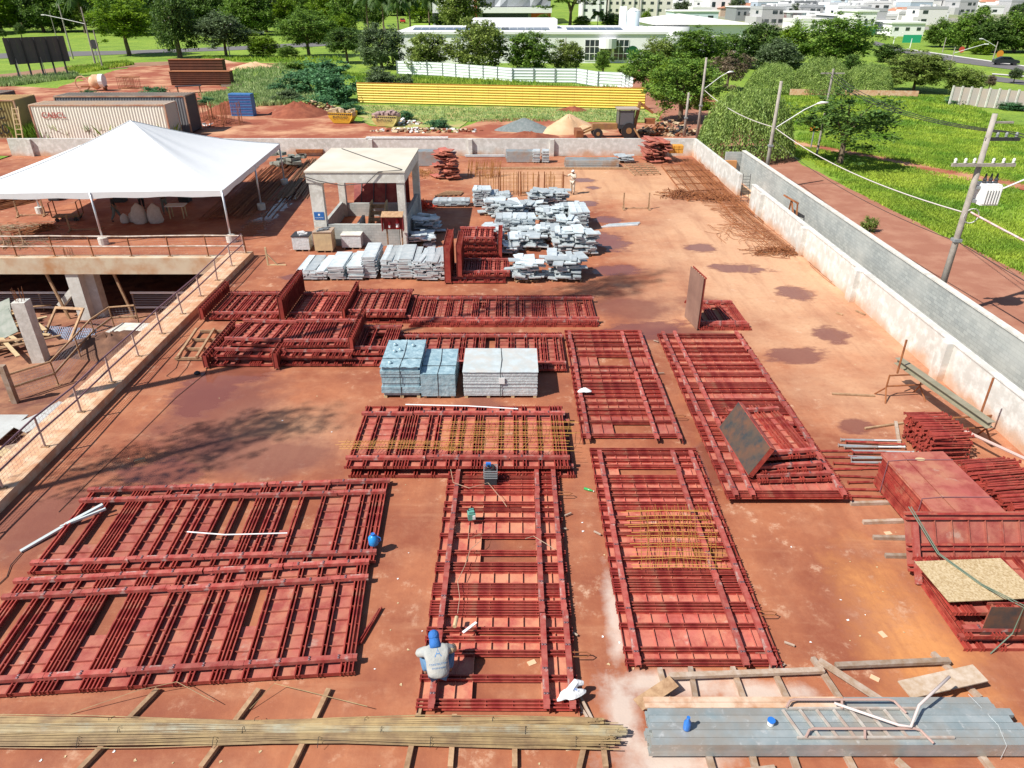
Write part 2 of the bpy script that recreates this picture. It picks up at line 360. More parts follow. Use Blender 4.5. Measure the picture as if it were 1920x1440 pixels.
M['wallc']=mat('weathered white concrete wall',(.63,.625,.585),.85,var=(.48,.465,.42),scale=.5,amt=.45,var2=(.72,.715,.68),scale2=2.5,bump=.3,bscale=12,world=True)
dirtyfoot(M['wallc'])
for o_ in bpy.data.objects:
    if o_.type=='MESH' and o_.parent and o_.parent.name.startswith('boundary_wall'): o_.data.materials[0]=M['wallc']
def blockmat():
    m=bpy.data.materials.new('grey concrete blocks'); m.use_nodes=True; nt=m.node_tree; L=nt.links; b=nt.nodes['Principled BSDF']; b.inputs['Roughness'].default_value=.9
    g=N(nt,'ShaderNodeNewGeometry'); s=N(nt,'ShaderNodeSeparateXYZ'); L.new(g.outputs['Position'],s.inputs[0]); c=N(nt,'ShaderNodeCombineXYZ')
    ad=N(nt,'ShaderNodeMath',operation='ADD'); L.new(s.outputs[0],ad.inputs[0]); L.new(s.outputs[1],ad.inputs[1]); L.new(ad.outputs[0],c.inputs[0]); L.new(s.outputs[2],c.inputs[1])
    k=N(nt,'ShaderNodeTexBrick'); L.new(c.outputs[0],k.inputs[0]); k.inputs['Scale'].default_value=1; k.inputs['Brick Width'].default_value=.3; k.inputs['Row Height'].default_value=.15; k.inputs['Mortar Size'].default_value=.008; k.inputs['Mortar Smooth'].default_value=.3
    k.inputs['Color1'].default_value=(.40,.42,.40,1); k.inputs['Color2'].default_value=(.30,.32,.31,1); k.inputs['Mortar'].default_value=(.22,.23,.22,1)
    n=N(nt,'ShaderNodeTexNoise'); L.new(g.outputs['Position'],n.inputs['Vector']); n.inputs['Scale'].default_value=.6; n.inputs['Detail'].default_value=6
    r=N(nt,'ShaderNodeMapRange'); L.new(n.outputs[0],r.inputs[0]); r.inputs[1].default_value=.42; r.inputs[2].default_value=.7; r.inputs[4].default_value=.6
    x=N(nt,'ShaderNodeMix',data_type='RGBA'); L.new(r.outputs[0],x.inputs[0]); L.new(k.outputs[0],x.inputs[6]); x.inputs[7].default_value=(.52,.52,.48,1); L.new(x.outputs[2],b.inputs['Base Color'])
    return m
M['block']=blockmat()
o=T('block_wall','long grey concrete block wall beside the red road','wall')
mb=MB(); mb.box(17.72,0,-.02,17.92,56.5,2.18); mb.build('wall_face',M['block'],o)
mb=MB(); mb.box(17.68,0,2.183,17.96,56.54,2.25); mb.build('coping',M['conc'],o)
mb=MB(); mb.box(16.5,56.56,0,17.92,56.76,2.1); mb.build('return_wall',M['block'],o)
# soil strip between walls
flat('trench_floor',[(16.9,-6),(17.72,-6),(17.72,66),(16.9,66)],.01,M['kerbm'],amp=0,label='orange soil strip between the two walls')
# road etc.
RD=[(18.6,-20),(29,-20),(27.6,20),(26.7,35),(25.9,42),(24.8,62),(27,90),(24,130),(30,150),(22,150),(15,110),(17.8,90),(17.6,66.4),(17.6,-20)]
flat('road',RD,.02,M['roadred'],step=1.2,amp=.12,label='red dusty road beyond the block wall')
flat('verge',[(17.93,-20),(19.1,-20),(19.0,66),(17.93,66)],.03,M['dirt'],step=1,amp=.12,label='narrow red earth verge beside the block wall')
def zone(name,pp,z,m,label,step=1.5,amp=.8,seed=3): return flat(name,[P(*q) for q in pp],z,m,label=label,step=step,amp=amp,seed=seed)
flat('dirt_lot',[(-120,66.4),(-60,66.45),(17.5,66.45),(17.7,78)]+[tuple(P(*q)[:2]) for q in ((1345,200),(1330,180),(1260,178),(1212,195),(1238,218),(1225,231),(1100,229),(1000,222),(930,222),(880,232),(860,247),(770,246),(690,236),(640,214),(560,195),(500,188),(450,182),(400,150),(430,130),(560,121),(440,116),(260,122),(150,150),(110,165),(0,162),(-150,170))],.0,M['dirt'],step=1.6,amp=.7,seed=3,label='red laterite dirt lot behind the far wall')
zone('dry_grass_strip',[(675,196),(1212,206),(1238,218),(1225,228),(1100,226),(1000,219),(930,219),(880,228),(860,243),(770,242),(700,232),(672,215)],.02,M['drygrass'],'patchy dry grass strip in front of the yellow fence',amp=.6)
zone('dirt_track',[(-60,152),(0,140),(150,122),(300,116),(400,114),(400,119),(260,124),(140,135),(0,160),(-60,170)],.03,M['dustpath'],'pale dusty track behind the billboard',amp=.4)
zone('avenue',[(-80,103),(100,97),(240,95),(420,88),(640,78),(640,85),(420,95),(250,101),(130,106),(-80,112)],.02,M['asphalt'],'grey asphalt avenue at the back left',amp=0)
zone('service_lane',[(-60,49),(300,46),(420,43),(420,47),(300,51),(-60,53)],.02,M['asphalt'],'thin grey lane among the far trees',amp=0)
zone('footpath',[(1470,258),(1540,272),(1640,290),(1760,315),(1925,345),(1925,358),(1740,326),(1620,300),(1530,284),(1475,275)],.03,M['dirt'],'worn red footpath through the field',step=1,amp=.35)
zone('distributor_road',[(1640,78),(1700,93),(1800,108),(1925,126),(1925,134),(1860,126),(1760,113),(1680,97),(1636,84)],.03,M['asphalt'],'grey road curving past the trees on the right',amp=0)
zone('branch_road',[(1830,138),(1925,152),(1925,160),(1860,152),(1825,146)],.035,M['asphalt'],'short grey branch road at the right edge',amp=0)
zone('kerb_line',[(1700,91.5),(1800,106),(1925,124),(1925,126),(1800,108),(1700,93)],.08,M['conc'],'pale kerb of the curving road',amp=0)
zone('kerb_line',[(1860,138),(1925,143),(1925,145),(1860,140)],.08,M['conc'],'pale kerb of the branch road',amp=0)
flat('town_ground',[(95,292),(330,292),(700,700),(620,1000),(80,1000),(95,600)],.06,mat('dusty town ground',(.36,.31,.24),.95,var=(.20,.26,.08),scale=.03,amt=.6,var2=(.26,.25,.24),scale2=.02,world=True),amp=0,label='mixed streets and plots under the hillside town')
zone('weed_bed',[(55,249),(180,240),(240,238),(300,236),(330,250),(330,258),(40,258)],.01,M['ground'],'green weeds in front of the cream container',amp=.4)
# ================================================================ steel formwork
MESH={}
def cached(k,f):
    if k not in MESH: MESH[k]=f()
    return MESH[k]
def joist_me(W):
    def f():
        mb=MB()
        for s in (-1,1):
            x=s*.034
            mb.box(x-.004 if s>0 else x-.004,-.04,.012,x+.004,W+.04,.108)
            for z in (.012,.100):
                mb.box(min(x+s*.004,x-s*0),-.04,z,max(x+s*.026,x),W+.04,z+.008) if s>0 else mb.box(x-.026,-.04,z,x-.004,W+.04,z+.008)
        y=.2
        while y<W: mb.box(-.028,y,.03,.028,y+.01,.095); y+=.55
        return mb.me('joist',M['red'])
    return cached(('j',round(W,2)),f)
def waler_me(L):
    def f():
        mb=MB()
        mb.box(0,-.062,.109,L,-.056,.199); mb.box(0,.056,.109,L,.062,.199); mb.box(0,-.062,.1991,L,.062,.205)
        mb.box(.1,-.0745,.2051,.22,.066,.2111)
        mb.box(L-.22,-.066,.2051,L-.1,.066,.2111)
        x=.35; mb.cur=1
        while x<L-.3: 
            mb.lathe([(.028,.205),(.028,.222),(.012,.228)],6,(x,-.03,0)); mb.lathe([(.028,.205),(.028,.222),(.012,.228)],6,(x,.03,0)); x+=.62
        return mb.me('waler',[M['waler'],M['bolt']])
    return cached(('w',round(L,1)),f)
def gaps(L,seed,dense=1.):
    r=random.Random(seed); u=.12; out=[u]
    while u<L-.3:
        k=r.random(); g=(.19 if k<.30 else .32 if k<.5 else .52 if k<.80 else .68)/dense
        u+=g; 
        if u<L-.12: out.append(u)
    if L-out[-1]>.16: out.append(L-.1)
    return out
def panel(label,org,L,W,alongx=True,z=0.,seed=1,wal=(.12,.88),holes=(),dense=1.,rot=None,group=None,name='formwork_panel',scale=1.,brk=True,skew=0.,pm=None,jy=None):
    """local x runs along the walers (length L), local y along the joists (width W)"""
    if rot is None: rot=(0,0,skew) if alongx else (0,0,math.pi/2+skew)
    o=T(name,label,'formwork panel',(org[0],org[1],z),group=group,rot=rot)
    r=random.Random(seed*13)
    js=gaps(L,seed,dense) if jy is None else sorted(P(960,y,.15).y-org[1] for y in jy)
    jm=joist_me(W)
    for u in js: ob('joist',jm,o,(u,0,0))
    mb=MB(); nrib=max(2,round(W/.36)); cell=W/nrib
    for a,b in zip(js[:-1],js[1:]):
        for k in range(nrib):
            v0=k*cell; v1=v0+cell; um=(a+b)/2; vm=(v0+v1)/2
            if any(h[0]*L<=um<=h[1]*L and h[2]*W<=vm<=h[3]*W for h in holes): continue
            mb.box(a-.05,v0,.0,b+.05,v1-.001,.008)
            if b-a>.2: mb.box(a+.065,v0-.005,.0081,b-.065,v0+.005,.062)
    mb.build('skin_plate',pm or M['redpl'],o)
    for v in (0.,W-.05):
        mb=MB(); mb.box(0,v-.02,-.004,L,v-.012 if v==0 else v+.06,.011) if v==0 else mb.box(0,v+.052,-.004,L,v+.06,.09)
        if v==0: mb.box(0,-.02,.0115,L,-.012,.09)
        mb.build('edge_angle',M['red'],o)
    for v in wal:
        if not brk: ob('waler',waler_me(L),o,(0,v*W,0)); continue
        u=0.; k=0
        while u<L-.4:
            l=min(L-u,r.uniform(1.7,2.6)); 
            if L-u-l<.8: l=L-u
            ob('waler',waler_me(round(l,1)),o,(u,v*W+r.uniform(-.025,.025),.001*k)); u+=l; k+=1
        # cleats
    return o
# big panels; alongx: org is the near left corner. not alongx: org is the near right corner (local y runs to -x)
panel('large red wall form with the blue jug on its end, rear of the touching pair',(-12.05,13.27),8.6,3.42,True,.05,2,(.07,.80,.95),[(.02,.2,.35,.95),(.49,.63,.3,.85),(.68,.78,.4,.85)],1.1,skew=.047)
panel('large red wall form at the lower left corner, nearest the long rebar bundle',(-11.85,9.64),8.55,3.36,True,.05,3,(.09,.80,.965),[(.0,.12,.3,.9),(.28,.4,.4,.9),(.66,.76,.4,.85)],1.1,skew=.077)
panel('long red form at the bottom centre with the crouching worker on it',(1.32,9.3),8.2,3.22,False,.05,4,(.04,.20,.92),[(.02,.075,.24,.66),(.09,.20,.24,.68),(.225,.25,.24,.66),(.485,.66,.26,.66),(.78,.84,.28,.66)],.95,skew=-.004,pm=M['redpl2'],jy=[1323,1316,1270,1223,1197,1180,1150,1140,1130,1113,1105,1097,1068,1058,1035,1003,973,955,943,923,913,903,895,885,877])
panel('long red form right of the worker with an orange bar mat on it',(5.75,10.35),8.15,3.28,False,.05,5,(.06,.24,.93),[(.33,.37,.02,.33),(.40,.46,.02,.35),(.86,.91,.2,.75)],1.,skew=-.002,jy=[1240,1217,1172,1143,1132,1107,1097,1088,1075,1068,1047,1020,1000,985,970,953,943,928,917,902,893,873,862,850,842])
panel('red form in the centre carrying orange bar mats and a white tube',(-5.02,17.45),6.75,3.5,True,.28,6,(.1,.84),[],1.1)
panel('red form under the form with orange bar mats in the centre',(-4.9,17.35),6.8,3.5,True,.03,66,(.1,.84),[],1.)
panel('red form with a white bag on its left side, right of the wrapped stacks',(5.48,19.12),8.35,3.2,False,.05,7,(.03,.26,.95),[(.03,.17,.19,.66),(.6,.72,.27,.71),(.86,.89,.27,.7)],1.0,jy=[815,790,775,767,755,743,735,728,723,717,707,698,687,665,658,647,640,632,627,620])
panel('longest red form on the right beneath the tilted dark sheet',(9.55,16.0),11.1,3.45,False,.2,8,(.05,.80,.94),[(.45,.5,.3,.9)],1.15,skew=0)
panel('red form in the back row directly in front of the aluminium piles',(-4.4,28.5),8.2,3.2,True,.08,9,(.1,.84),[(.33,.4,.55,.8),(.64,.72,.4,.8),(.88,.95,.4,.8)],1.15)
panel('red form under the back row form in front of the aluminium piles',(-4.5,28.4),8.25,3.1,True,-.0+.0,99,(.1,),[],.8)
panel('red form partly hidden behind the wrapped stacks',(-4.85,24.1),6.95,3.3,True,.1,10,(.12,.86),[(.45,.6,.3,.9)],1.3)
# bottom sheet edge stuff beside: loose channel sections
for k,(x,y,L_,a,lab) in enumerate([(-3.2,17.9,1.9,.0,'loose red steel channel lying above the left wall form'),(-3.25,11.0,1.2,1.25,'leaning red steel angle beside the lower left wall form'),(-3.15,11.1,1.1,1.3,'short red steel angle beside the lower left wall form, outer one')]):
    mb=MB(); mb.box(0,0,0,L_,.07,.012); mb.box(0,0,.0125,L_,.012,.07); o=mb.build('steel_angle',M['red'],None,(x-.2,y,.02),a); tag(o,lab,'steel angle')
# small wall forms, left stacks
def small(label,x,y,L,W,z,seed,dense=1.4,holes=(),skew=0,wal=(.12,.86)):
    return panel(label,(x,y),L,W,True,z,seed,wal,holes,dense,skew=skew,brk=False)
g='small red wall forms stacked left of the centre'
small('small red form in the rear left stack, left end',-13.4,29.0,3.0,3.2,.1,21,1.5,skew=-.0)
small('small red form in the rear stack, middle one behind the tall upright flange',-9.9,28.9,2.9,3.2,.12,22,1.5)
small('small red form in the rear stack, right end',-7.3,28.9,2.6,3.2,.25,23,1.6,[(.5,.62,.5,.8)])
small('red form hidden under the right end of the rear stack',-7.2,28.8,2.7,3.2,.0,24,1.2)
small('red form on top of the front left stack, skewed',-11.4,25.3,2.3,2.4,.62,25,1.5,skew=-.08)
small('red form second from the top of the front left stack',-11.7,24.8,2.9,3.0,.36,26,1.2,skew=-.03)
small('red form at the bottom of the front left stack',-11.7,24.6,2.9,2.9,.05,27,1.2)
small('red form on top of the front middle stack',-8.95,25.0,2.6,2.6,.65,28,1.6,skew=.02)
small('red form second from the top of the front middle stack',-9.0,24.7,2.8,2.9,.36,29,1.3,skew=-.02)
small('red form at the bottom of the front middle stack',-9.0,24.6,2.8,2.9,.05,30,1.3)
small('open red frame in the front stack nearest the blue wrapped bundle',-6.5,24.9,1.9,2.7,.38,31,1.0,[(0,1,0.2,.8)])
small('red form under the open red frame nearest the blue wrapped bundle',-6.6,24.6,2.0,3.0,.05,32,1.2)
def flange(label,a,b,h,t=.16,face='red',lean=0.):
    """upright ribbed side form standing on edge from a to b"""
    a=Vector(a);b=Vector(b);d=(b-a);L=d.length; ang=math.atan2(d.y,d.x)
    o=T('upright_form',label,'upright form',(a.x,a.y,a.z),rot=(lean,0,ang))
    mb=MB(); mb.box(0,0,0,L,.01,h); mb.build('face_plate',M['redpl'] if face=='red' else mat('brown worn sheet',(.20,.11,.085),.6,var=(.28,.16,.12),scale=1.2,amt=.7) if face=='brown' else M['darkpl'],o)
    mb=MB(); x=.02
    while x<L: mb.box(x,-t,.03,x+.012,-.0005,h-.03); x+=.22
    mb.build('rib_plates',M['red'],o)
    for z in (0,h-.06): mb=MB(); mb.box(-.01,-t-.02,z,L+.01,-t-.001,z+.06); mb.build('rail_channel',M['red'],o)
    return o
flange('low upright ribbed red form at the far left of the rear stack',(-13.75,28.9,.1),(-13.75,32.4,.1),.6)
flange('tall upright red form standing between the rear left stacks',(-10.2,28.8,.1),(-10.2,32.4,.1),1.15,.2)
flange('low upright ribbed red form at the right side of the rear stack middle',(-7.45,28.8,.1),(-7.45,32.3,.1),.62,.12)
flange('upright red form on the left edge of the front left stack',(-11.9,24.4,.05),(-11.9,27.9,.05),.55)
flange('upright red form between the front stacks',(-9.15,24.3,.05),(-9.15,28.1,.05),.7)
flange('upright ribbed red form on the right of the front middle stack',(-6.35,25.0,.5),(-6.35,27.9,.5),.6)
# centre back stack with uprights
small('red form on top of the far stack behind the uprights',-2.95,37.5,2.0,2.6,.95,41,1.7)
small('second red form of the far stack behind the uprights',-2.95,37.4,2.1,2.6,.65,42,1.5)
small('third red form of the far stack behind the uprights',-3.0,37.3,2.2,2.7,.35,43,1.4)
small('bottom red form of the far stack behind the uprights',-3.0,37.2,2.3,2.8,.05,44,1.4)
small('red form on top of the near stack beside the uprights',-2.6,33.9,2.5,2.5,.32,45,1.6)
small('bottom red form of the near stack beside the uprights',-3.3,33.7,3.0,2.6,.05,46,1.2)
flange('tall narrow upright red form at the left of the centre stack',(-3.35,33.6,.05),(-3.35,36.4,.05),2.0,.3)
flange('second tall upright red form leaning beside the near centre stack',(-2.75,33.8,.3),(-2.75,36.2,.3),1.7,.25)
flange('upright red form at the right side of the far centre stack',(-.75,37.4,.05),(-.75,39.9,.05),1.2,.2)
# right isolated upright and flat form
flange('tall flat red sheet form standing alone near the puddles',(7.98,28.0,.05),(7.76,29.5,.05),2.35,.1,'brown')
panel('small flat red frame in front of the tall standing sheet form',(8.12,28.15),2.15,3.0,True,.05,51,(.1,.88),[(.2,.7,.2,.8)],1.3,brk=False)
panel('small flat red frame beneath the one by the tall standing sheet',(8.1,28.05),2.25,3.1,True,.0,52,(.1,),[(.2,.7,.2,.8)],1.,brk=False)
# stack on the long right form with tilted dark sheet
panel('skewed red form on the long right form, top of its small pile',(7.25,17.1),1.7,2.9,True,.8,53,(.05,.88),[],1.5,skew=.12,brk=False)
panel('skewed red form second in the small pile on the long right form',(7.2,16.85),1.9,3.1,True,.5,54,(.05,.9),[],1.4,skew=.1,brk=False)
panel('red form at the bottom of the small pile on the long right form',(7.1,16.7),2.2,3.2,True,.3,55,(.05,.9),[],1.3,skew=.05,brk=False)
o=T('tilted_sheet_form','tilted dark steel faced form propped on the pile over the long right form','formwork panel',(6.85,16.8,.5),rot=(0,math.radians(-62),math.radians(4)))
mb=MB(); mb.box(0,0,0,1.05,2.6,.01); mb.build('steel_face',M['darkpl'],o)
mb=MB(); 
for y in (0,.5,1.,1.5,2.,2.5): mb.box(.02,y,-.16,1.03,y+.05,-.0005)
mb.box(-.02,-.02,-.16,-.001,2.62,.0095); mb.box(1.051,-.02,-.16,1.07,2.62,.0095); mb.build('back_frame',M['red'],o)
# lower right stack with OSB board
panel('bottom red form in the lower right stack under the OSB board',(9.95,10.95),4.2,2.45,True,.0,61,(.1,.9),[],1.1,brk=False)
panel('second red form in the lower right stack under the OSB board',(9.95,11.05),4.1,2.35,True,.27,62,(.06,.94),[],1.2,brk=False)
panel('red form under the OSB board, top of the lower right stack',(9.75,11.4),3.2,1.75,True,.62,63,(),[],1.4,brk=False)
flange('dark faced upright form with bolt holes at the front of the lower right stack',(14.2,11.1,.27),(10.35,11.15,.27),.85,.12,'dark')
o=T('channel_form','large red channel form standing at the back of the lower right stack','formwork panel',(9.8,13.15,.25),rot=(math.radians(54),0,0))
mb=MB()
for y in (0,.12,.5,.62,1.25,1.37): mb.box(0,y,-.09,4.4,y+.05,.0)
mb.build('rails',M['red'],o)
mb=MB(); mb.box(0,0,-.105,4.4,1.45,-.092)
x=.3
while x<4.3: mb.box(x,.17,-.0915,x+.01,1.24,-.02); x+=.42
mb.build('skin_plate',M['redpl'],o)
mb=MB(); mb.box(.1,-.3,.002,.24,1.2,.1); mb.build('brace_channel',M['waler'],o)
mb=MB(); mb.add([(0,0,0),(2.15,.08,0),(2.0,1.35,.0),(-.1,1.28,.0),(0,0,.018),(2.15,.08,.018),(2.0,1.35,.018),(-.1,1.28,.018)],((0,3,2,1),(4,5,6,7),(0,1,5,4),(1,2,6,5),(2,3,7,6),(3,0,4,7)))
o=mb.build('osb_board',M['osb'],None,(9.68,11.5,.9),.02); tag(o,'pale flaked OSB board tied on the lower right stack','board')
mb=MB(); mb.tube([(9.9,14.1,1.5),(10.2,13.0,.96),(10.65,12.0,.94),(11.0,11.1,1.15),(10.9,10.98,.5),(10.5,10.85,.02)],.014,5); mb.tube([(9.96,14.1,1.5),(10.24,13.0,.965),(10.7,12.0,.945),(11.1,11.1,1.15)],.012,5)
o=mb.build('tie_strap',mat('green strap',(.12,.17,.12),.6)); tag(o,'dark green strap tied over the OSB board','strap')
# strapped pack of red ribbed sheets
o=T('strapped_sheet_pack','tall strapped pack of red formwork sheets on timber bearers','sheet pack',(10.75,14.2,.12),math.radians(3))
r=random.Random(5)
for k in range(14):
    mb=MB(); z=k*.075; dx=r.uniform(-.02,.02); dy=r.uniform(-.05,.05)
    mb.box(dx,dy,z,1.75+dx,2.7+dy,z+.012)
    x=.0
    for x in (0,.28,.56,.84,1.12,1.4,1.7): mb.box(dx+x,dy,z+.013,dx+x+.012,2.7+dy,z+.07)
    mb.build('sheet',M['redpl'] if k==13 else M['red'],o)
mb=MB(); mb.box(-.04,-.02,1.055,.5,2.73,1.075); mb.box(.55,-.02,1.055,1.8,2.73,1.067); mb.build('cover_sheet',M['redpl'],o)
for y in (.6,2.3):
    mb=MB(); mb.tube([(-.02,y,0),(-.05,y,1.09),(.5,y+.03,1.095),(1.8,y-.02,1.08),(1.8,y,.5)],.012,5); mb.build('strap',M['railp'],o)
mb=MB(); mb.lathe([(.14,0),(.14,.008)],14); q=mb.build('paper_disc',M['poly'],o,(.9,2.35,1.08)); q.scale=(1,.6,1)
for k,y in enumerate((13.9,14.6,15.3,16.1)):
    mb=MB(); mb.box(-1.0,-.05,0,2.4,.05,.1); q=mb.build('timber_bearer',M['wood2'],None,(10.6,y,.003),r.uniform(-.05,.05)); tag(q,'grey timber bearer under the strapped red sheet pack','timber','bearers under the red sheet pack')
# red adjustable props in two piles
def prop_me(L,key,m1,m2):
    def f():
        mb=MB(); mb.tube([(0,0,0),(L*.55,0,0)],.036,6); mb.cur=1; mb.tube([(L*.55,0,0),(L,0,0)],.028,6); mb.cur=0
        mb.box(-.006,-.05,-.05,0,.05,.05); mb.box(L,-.05,-.05,L+.006,.05,.05); mb.tube([(L*.52,-.055,0),(L*.52,.055,0)],.012,5)
        return mb.me('steel_prop',[m1,m2])
    return cached(('p',key),f)
pm=prop_me(1.25,'r',M['red'],M['red'])
def pile(cx,cy,a,nx,nz,step,lab,grp,me,L,jit=.03,slope=0):
    r=random.Random(int(cx*10)); 
    for k in range(nz):
        for i in range(nx-(k if slope else 0)):
            off=(i-nx/2)*step+(k*.5*step if k%2 else 0)
            x=cx-math.sin(a)*off+r.uniform(-jit,jit); y=cy+math.cos(a)*off+r.uniform(-jit*.5,jit*.5)
            q=ob('steel_prop',me,None,(x-math.cos(a)*L/2+r.uniform(-.08,.08),y-math.sin(a)*L/2,.06+k*step*.92+.05),rot=(r.uniform(0,3),r.uniform(-.02,.02),a+r.uniform(-.05,.05)))
            tag(q,lab,'steel prop',grp)
pile(13.45,18.95,.06,14,9,.1,'short red steel prop in the square bundle below the trestle','props in the square bundle',pm,1.25,.02)
pm2=prop_me(1.7,'r2',M['red'],M['red'])
pile(14.3,16.3,.12,26,5,.105,'red steel prop in the long spread pile beside the strapped sheet pack','props in the long spread pile',pm2,1.7,.1)
mb=MB(); mb.tube([(14.05,20.4,.35),(15.9,15.2,.95),(16.2,13.2,1.0)],.05,8); o=mb.build('long_pole',mat('pinkish white pole',(.55,.38,.34),.5)); tag(o,'long pinkish pole lying across the red prop piles','pole')
for x,y,a in ((13.2,19.6,1.2),(13.4,18.2,1.15),(12.9,18.3,.9)):
    mb=MB(); mb.box(0,-.05,0,1.6,.05,.07); o=mb.build('timber_bearer',M['wood2'],None,(x-.8,y-.6,.003),a); tag(o,'grey timber bearer under the square prop bundle','timber','bearers under the prop bundle')
# loose props between the long form and the bundles
gm=prop_me(1.9,'g',M['galv'],M['alu']); rm=prop_me(1.8,'rr',M['red'],M['red'])
r=random.Random(12)
for k in range(9):
    p=(10.55+r.uniform(-.1,.35),19.35-k*.16); q=ob('steel_prop',gm if k%4!=1 else rm,None,(p[0],p[1],.06+.05*(k%2)),rot=(0,0,r.uniform(-.12,.02)))
    tag(q,'grey galvanised prop lying loose beside the long right form' if k%4!=1 else 'red prop lying among the loose galvanised props','steel prop','loose props beside the long right form')
for k in range(8):
    q=ob('steel_prop',rm,None,(9.75+r.uniform(-.1,.2),18.7-k*.33,.06),rot=(0,0,r.uniform(-.08,.05))); tag(q,'red steel prop lying loose with its end under the long right form','steel prop','red props under the long form edge')
# ================================================================ aluminium panels
def alu_me(w,l,k=0):
    def f():
        mb=MB(); mb.box(-w/2,-l/2,.05,w/2,l/2,.056)
        for x in (-w/2,w/2-.006): mb.box(x,-l/2,0,x+.006,l/2,.0499)
        for y in (-l/2,l/2-.006): mb.box(-w/2+.0061,y,0,w/2-.0061,y+.006,.0499)
        y=-l/2+.3
        while y<l/2-.1: mb.box(-w/2+.0062,y,.005,w/2-.0062,y+.01,.0498); y+=.3
        # raised flange lines seen from above
        mb.box(-w/2+.05,-l/2+.01,.0561,-w/2+.06,l/2-.01,.062); mb.box(w/2-.06,-l/2+.01,.0561,w/2-.05,l/2-.01,.062)
        return mb.me('aluminium_panel',M['alu'])
    return cached(('a',w,l),f)
AQ=[]
def apile(px,py,w,l,h,mess,lab,group,seed,along='y',pallet=True):
    """a pile of aluminium panels whose near edge centre is at the photo point"""
    r=random.Random(seed); p=P(px,py); cx=p.x; cy=p.y+(l/2 if along=='y' else w/2)
    z=.1 if pallet else .01
    if seed<26 and seed not in (4,6): w*=1.28; l=min(2.4,l*1.12); wmax=w
    if pallet:
        q=T('wooden_pallet','timber pallet under the '+group,'pallet',(cx,cy,0))
        ww,ll=(w,l) if along=='y' else (l,w)
        mb=MB(); 
        for i in (-.4,0,.4): mb.box(i*ww-.04,-ll*.48,.003,i*ww+.04,ll*.48,.07)
        mb.build('bearers',M['wood'],q)
        mb=MB()
        for i in (-.4,-.2,0,.2,.4): mb.box(-ww*.48,i*ll-.05,.0705,ww*.48,i*ll+.05,.092)
        mb.build('deck_boards',M['wood'],q)
    wmax=w; base=0 if along=='y' else math.pi/2
    while z<h:
        # one layer: one or more panels across the pile
        if mess>.5:
            n=5 if w*l>1.6 else 4
            for k in range(n):
                pw=r.choice((.3,.4,.5,.6)); pl=min(l,r.choice((.6,.9,1.2,1.2))); 
                a=base+r.choice((0,0,0,1.57))+r.gauss(0,.22*mess); t=(r.gauss(0,.07*mess),r.gauss(0,.07*mess),a)
                AQ.append((alu_me(pw,pl),(cx+r.uniform(-.5,.5)*max(.3,w-pw*.6),cy+r.uniform(-.5,.5)*max(.3,l-pl*.6),z+r.uniform(0,.04)),t,lab,group,(h-z)+r.random()*.1+.25*(cy>48)))
            z+=.085
        else:
            x=-w/2; 
            while x<w/2-.1:
                pw=r.choice((.3,.4,.6)) if w>.8 else round(w,2); pw=min(pw,w/2-x+.1); pw=max(.2,round(pw,1))
                dx,dy=x+pw/2,r.uniform(-.1,.1)*(.3+mess); 
                lx,ly=(dx,dy) if along=='y' else (dy,dx)
                AQ.append((alu_me(pw,round(l,1)),(cx+lx+r.uniform(-.03,.03),cy+ly,z),(0,0,base+r.gauss(0,.03+.15*mess)),lab,group,h-z))
                x+=pw
            z+=.068
L0='aluminium panel in the '
def AP(px,py,w,l,h,mess,desc,seed,along='y',pallet=True): apile(px,py,w,l,h,mess,L0+desc,desc,seed,along,pallet)
# front row, left to right
AP(585,527,1.1,2.4,.55,.1,'leftmost front row pile, light frame on top',1)
AP(632,527,.6,2.4,.75,.1,'second pile of the front row',2)
AP(668,525,.6,2.2,.75,.2,'third low pile of the front row',3)
AP(693,524,.65,2.4,1.15,.03,'tall tidy pile in the middle of the front row',4)
AP(732,524,.65,2.4,1.0,.1,'fifth pile of the front row',5)
AP(760,525,.65,2.4,1.1,.03,'sixth tidy pile of the front row',6)
AP(802,527,1.1,2.3,1.05,.3,'untidy pile at the right end of the front row',7)
# beside the concrete frame
AP(800,440,1.0,1.4,.9,.9,'jumbled blue shaded pile beside the concrete frame',8)
AP(790,462,1.1,1.2,.55,1.,'jumbled pile at the foot of the concrete frame',9)
# cluster
AP(905,388,1.0,1.2,1.15,.4,'tall pile at the left rear of the cluster',10)
AP(935,388,1.2,1.2,.8,1.,'jumbled pile beside the tall left rear pile',11)
AP(1015,390,1.4,1.3,1.1,1.,'jumbled rear right heap of the cluster, nearest the standing worker',12)
AP(1045,388,.9,1.2,1.,.6,'pile right of the rear heap of the cluster',13)
AP(955,418,1.4,1.4,1.2,.7,'peaked pile at the left middle of the cluster',14)
AP(965,436,1.8,1.2,.85,.3,'broad left pile in the middle of the cluster',15)
AP(990,447,1.5,1.,.5,.8,'low linking pile in the heart of the cluster',16)
AP(1040,425,1.2,1.5,.9,.9,'jumbled pile at the right middle of the cluster',17)
AP(1085,435,.8,2.8,1.15,.1,'long tidy pile at the right rear corner of the cluster',18)
AP(1075,480,1.8,1.6,1.25,.55,'biggest pile at the right of the cluster',19)
AP(1098,478,.8,1.2,1.,.8,'pile on the outer right edge of the cluster',20)
AP(985,470,1.4,1.3,.7,.6,'low pile with bars side by side, left of the cluster',21)
AP(955,478,.9,1.2,.5,1.,'bagged looking pile at the lower left of the cluster',22)
AP(987,530,1.,1.2,1.0,.75,'square pile on its own pallet in front of the cluster',23)
AP(1062,528,1.4,1.8,1.05,.6,'broad pile at the front right of the cluster',24)
AP(925,405,1.3,1.2,.9,.8,'low jumble behind the peaked pile of the cluster',41)
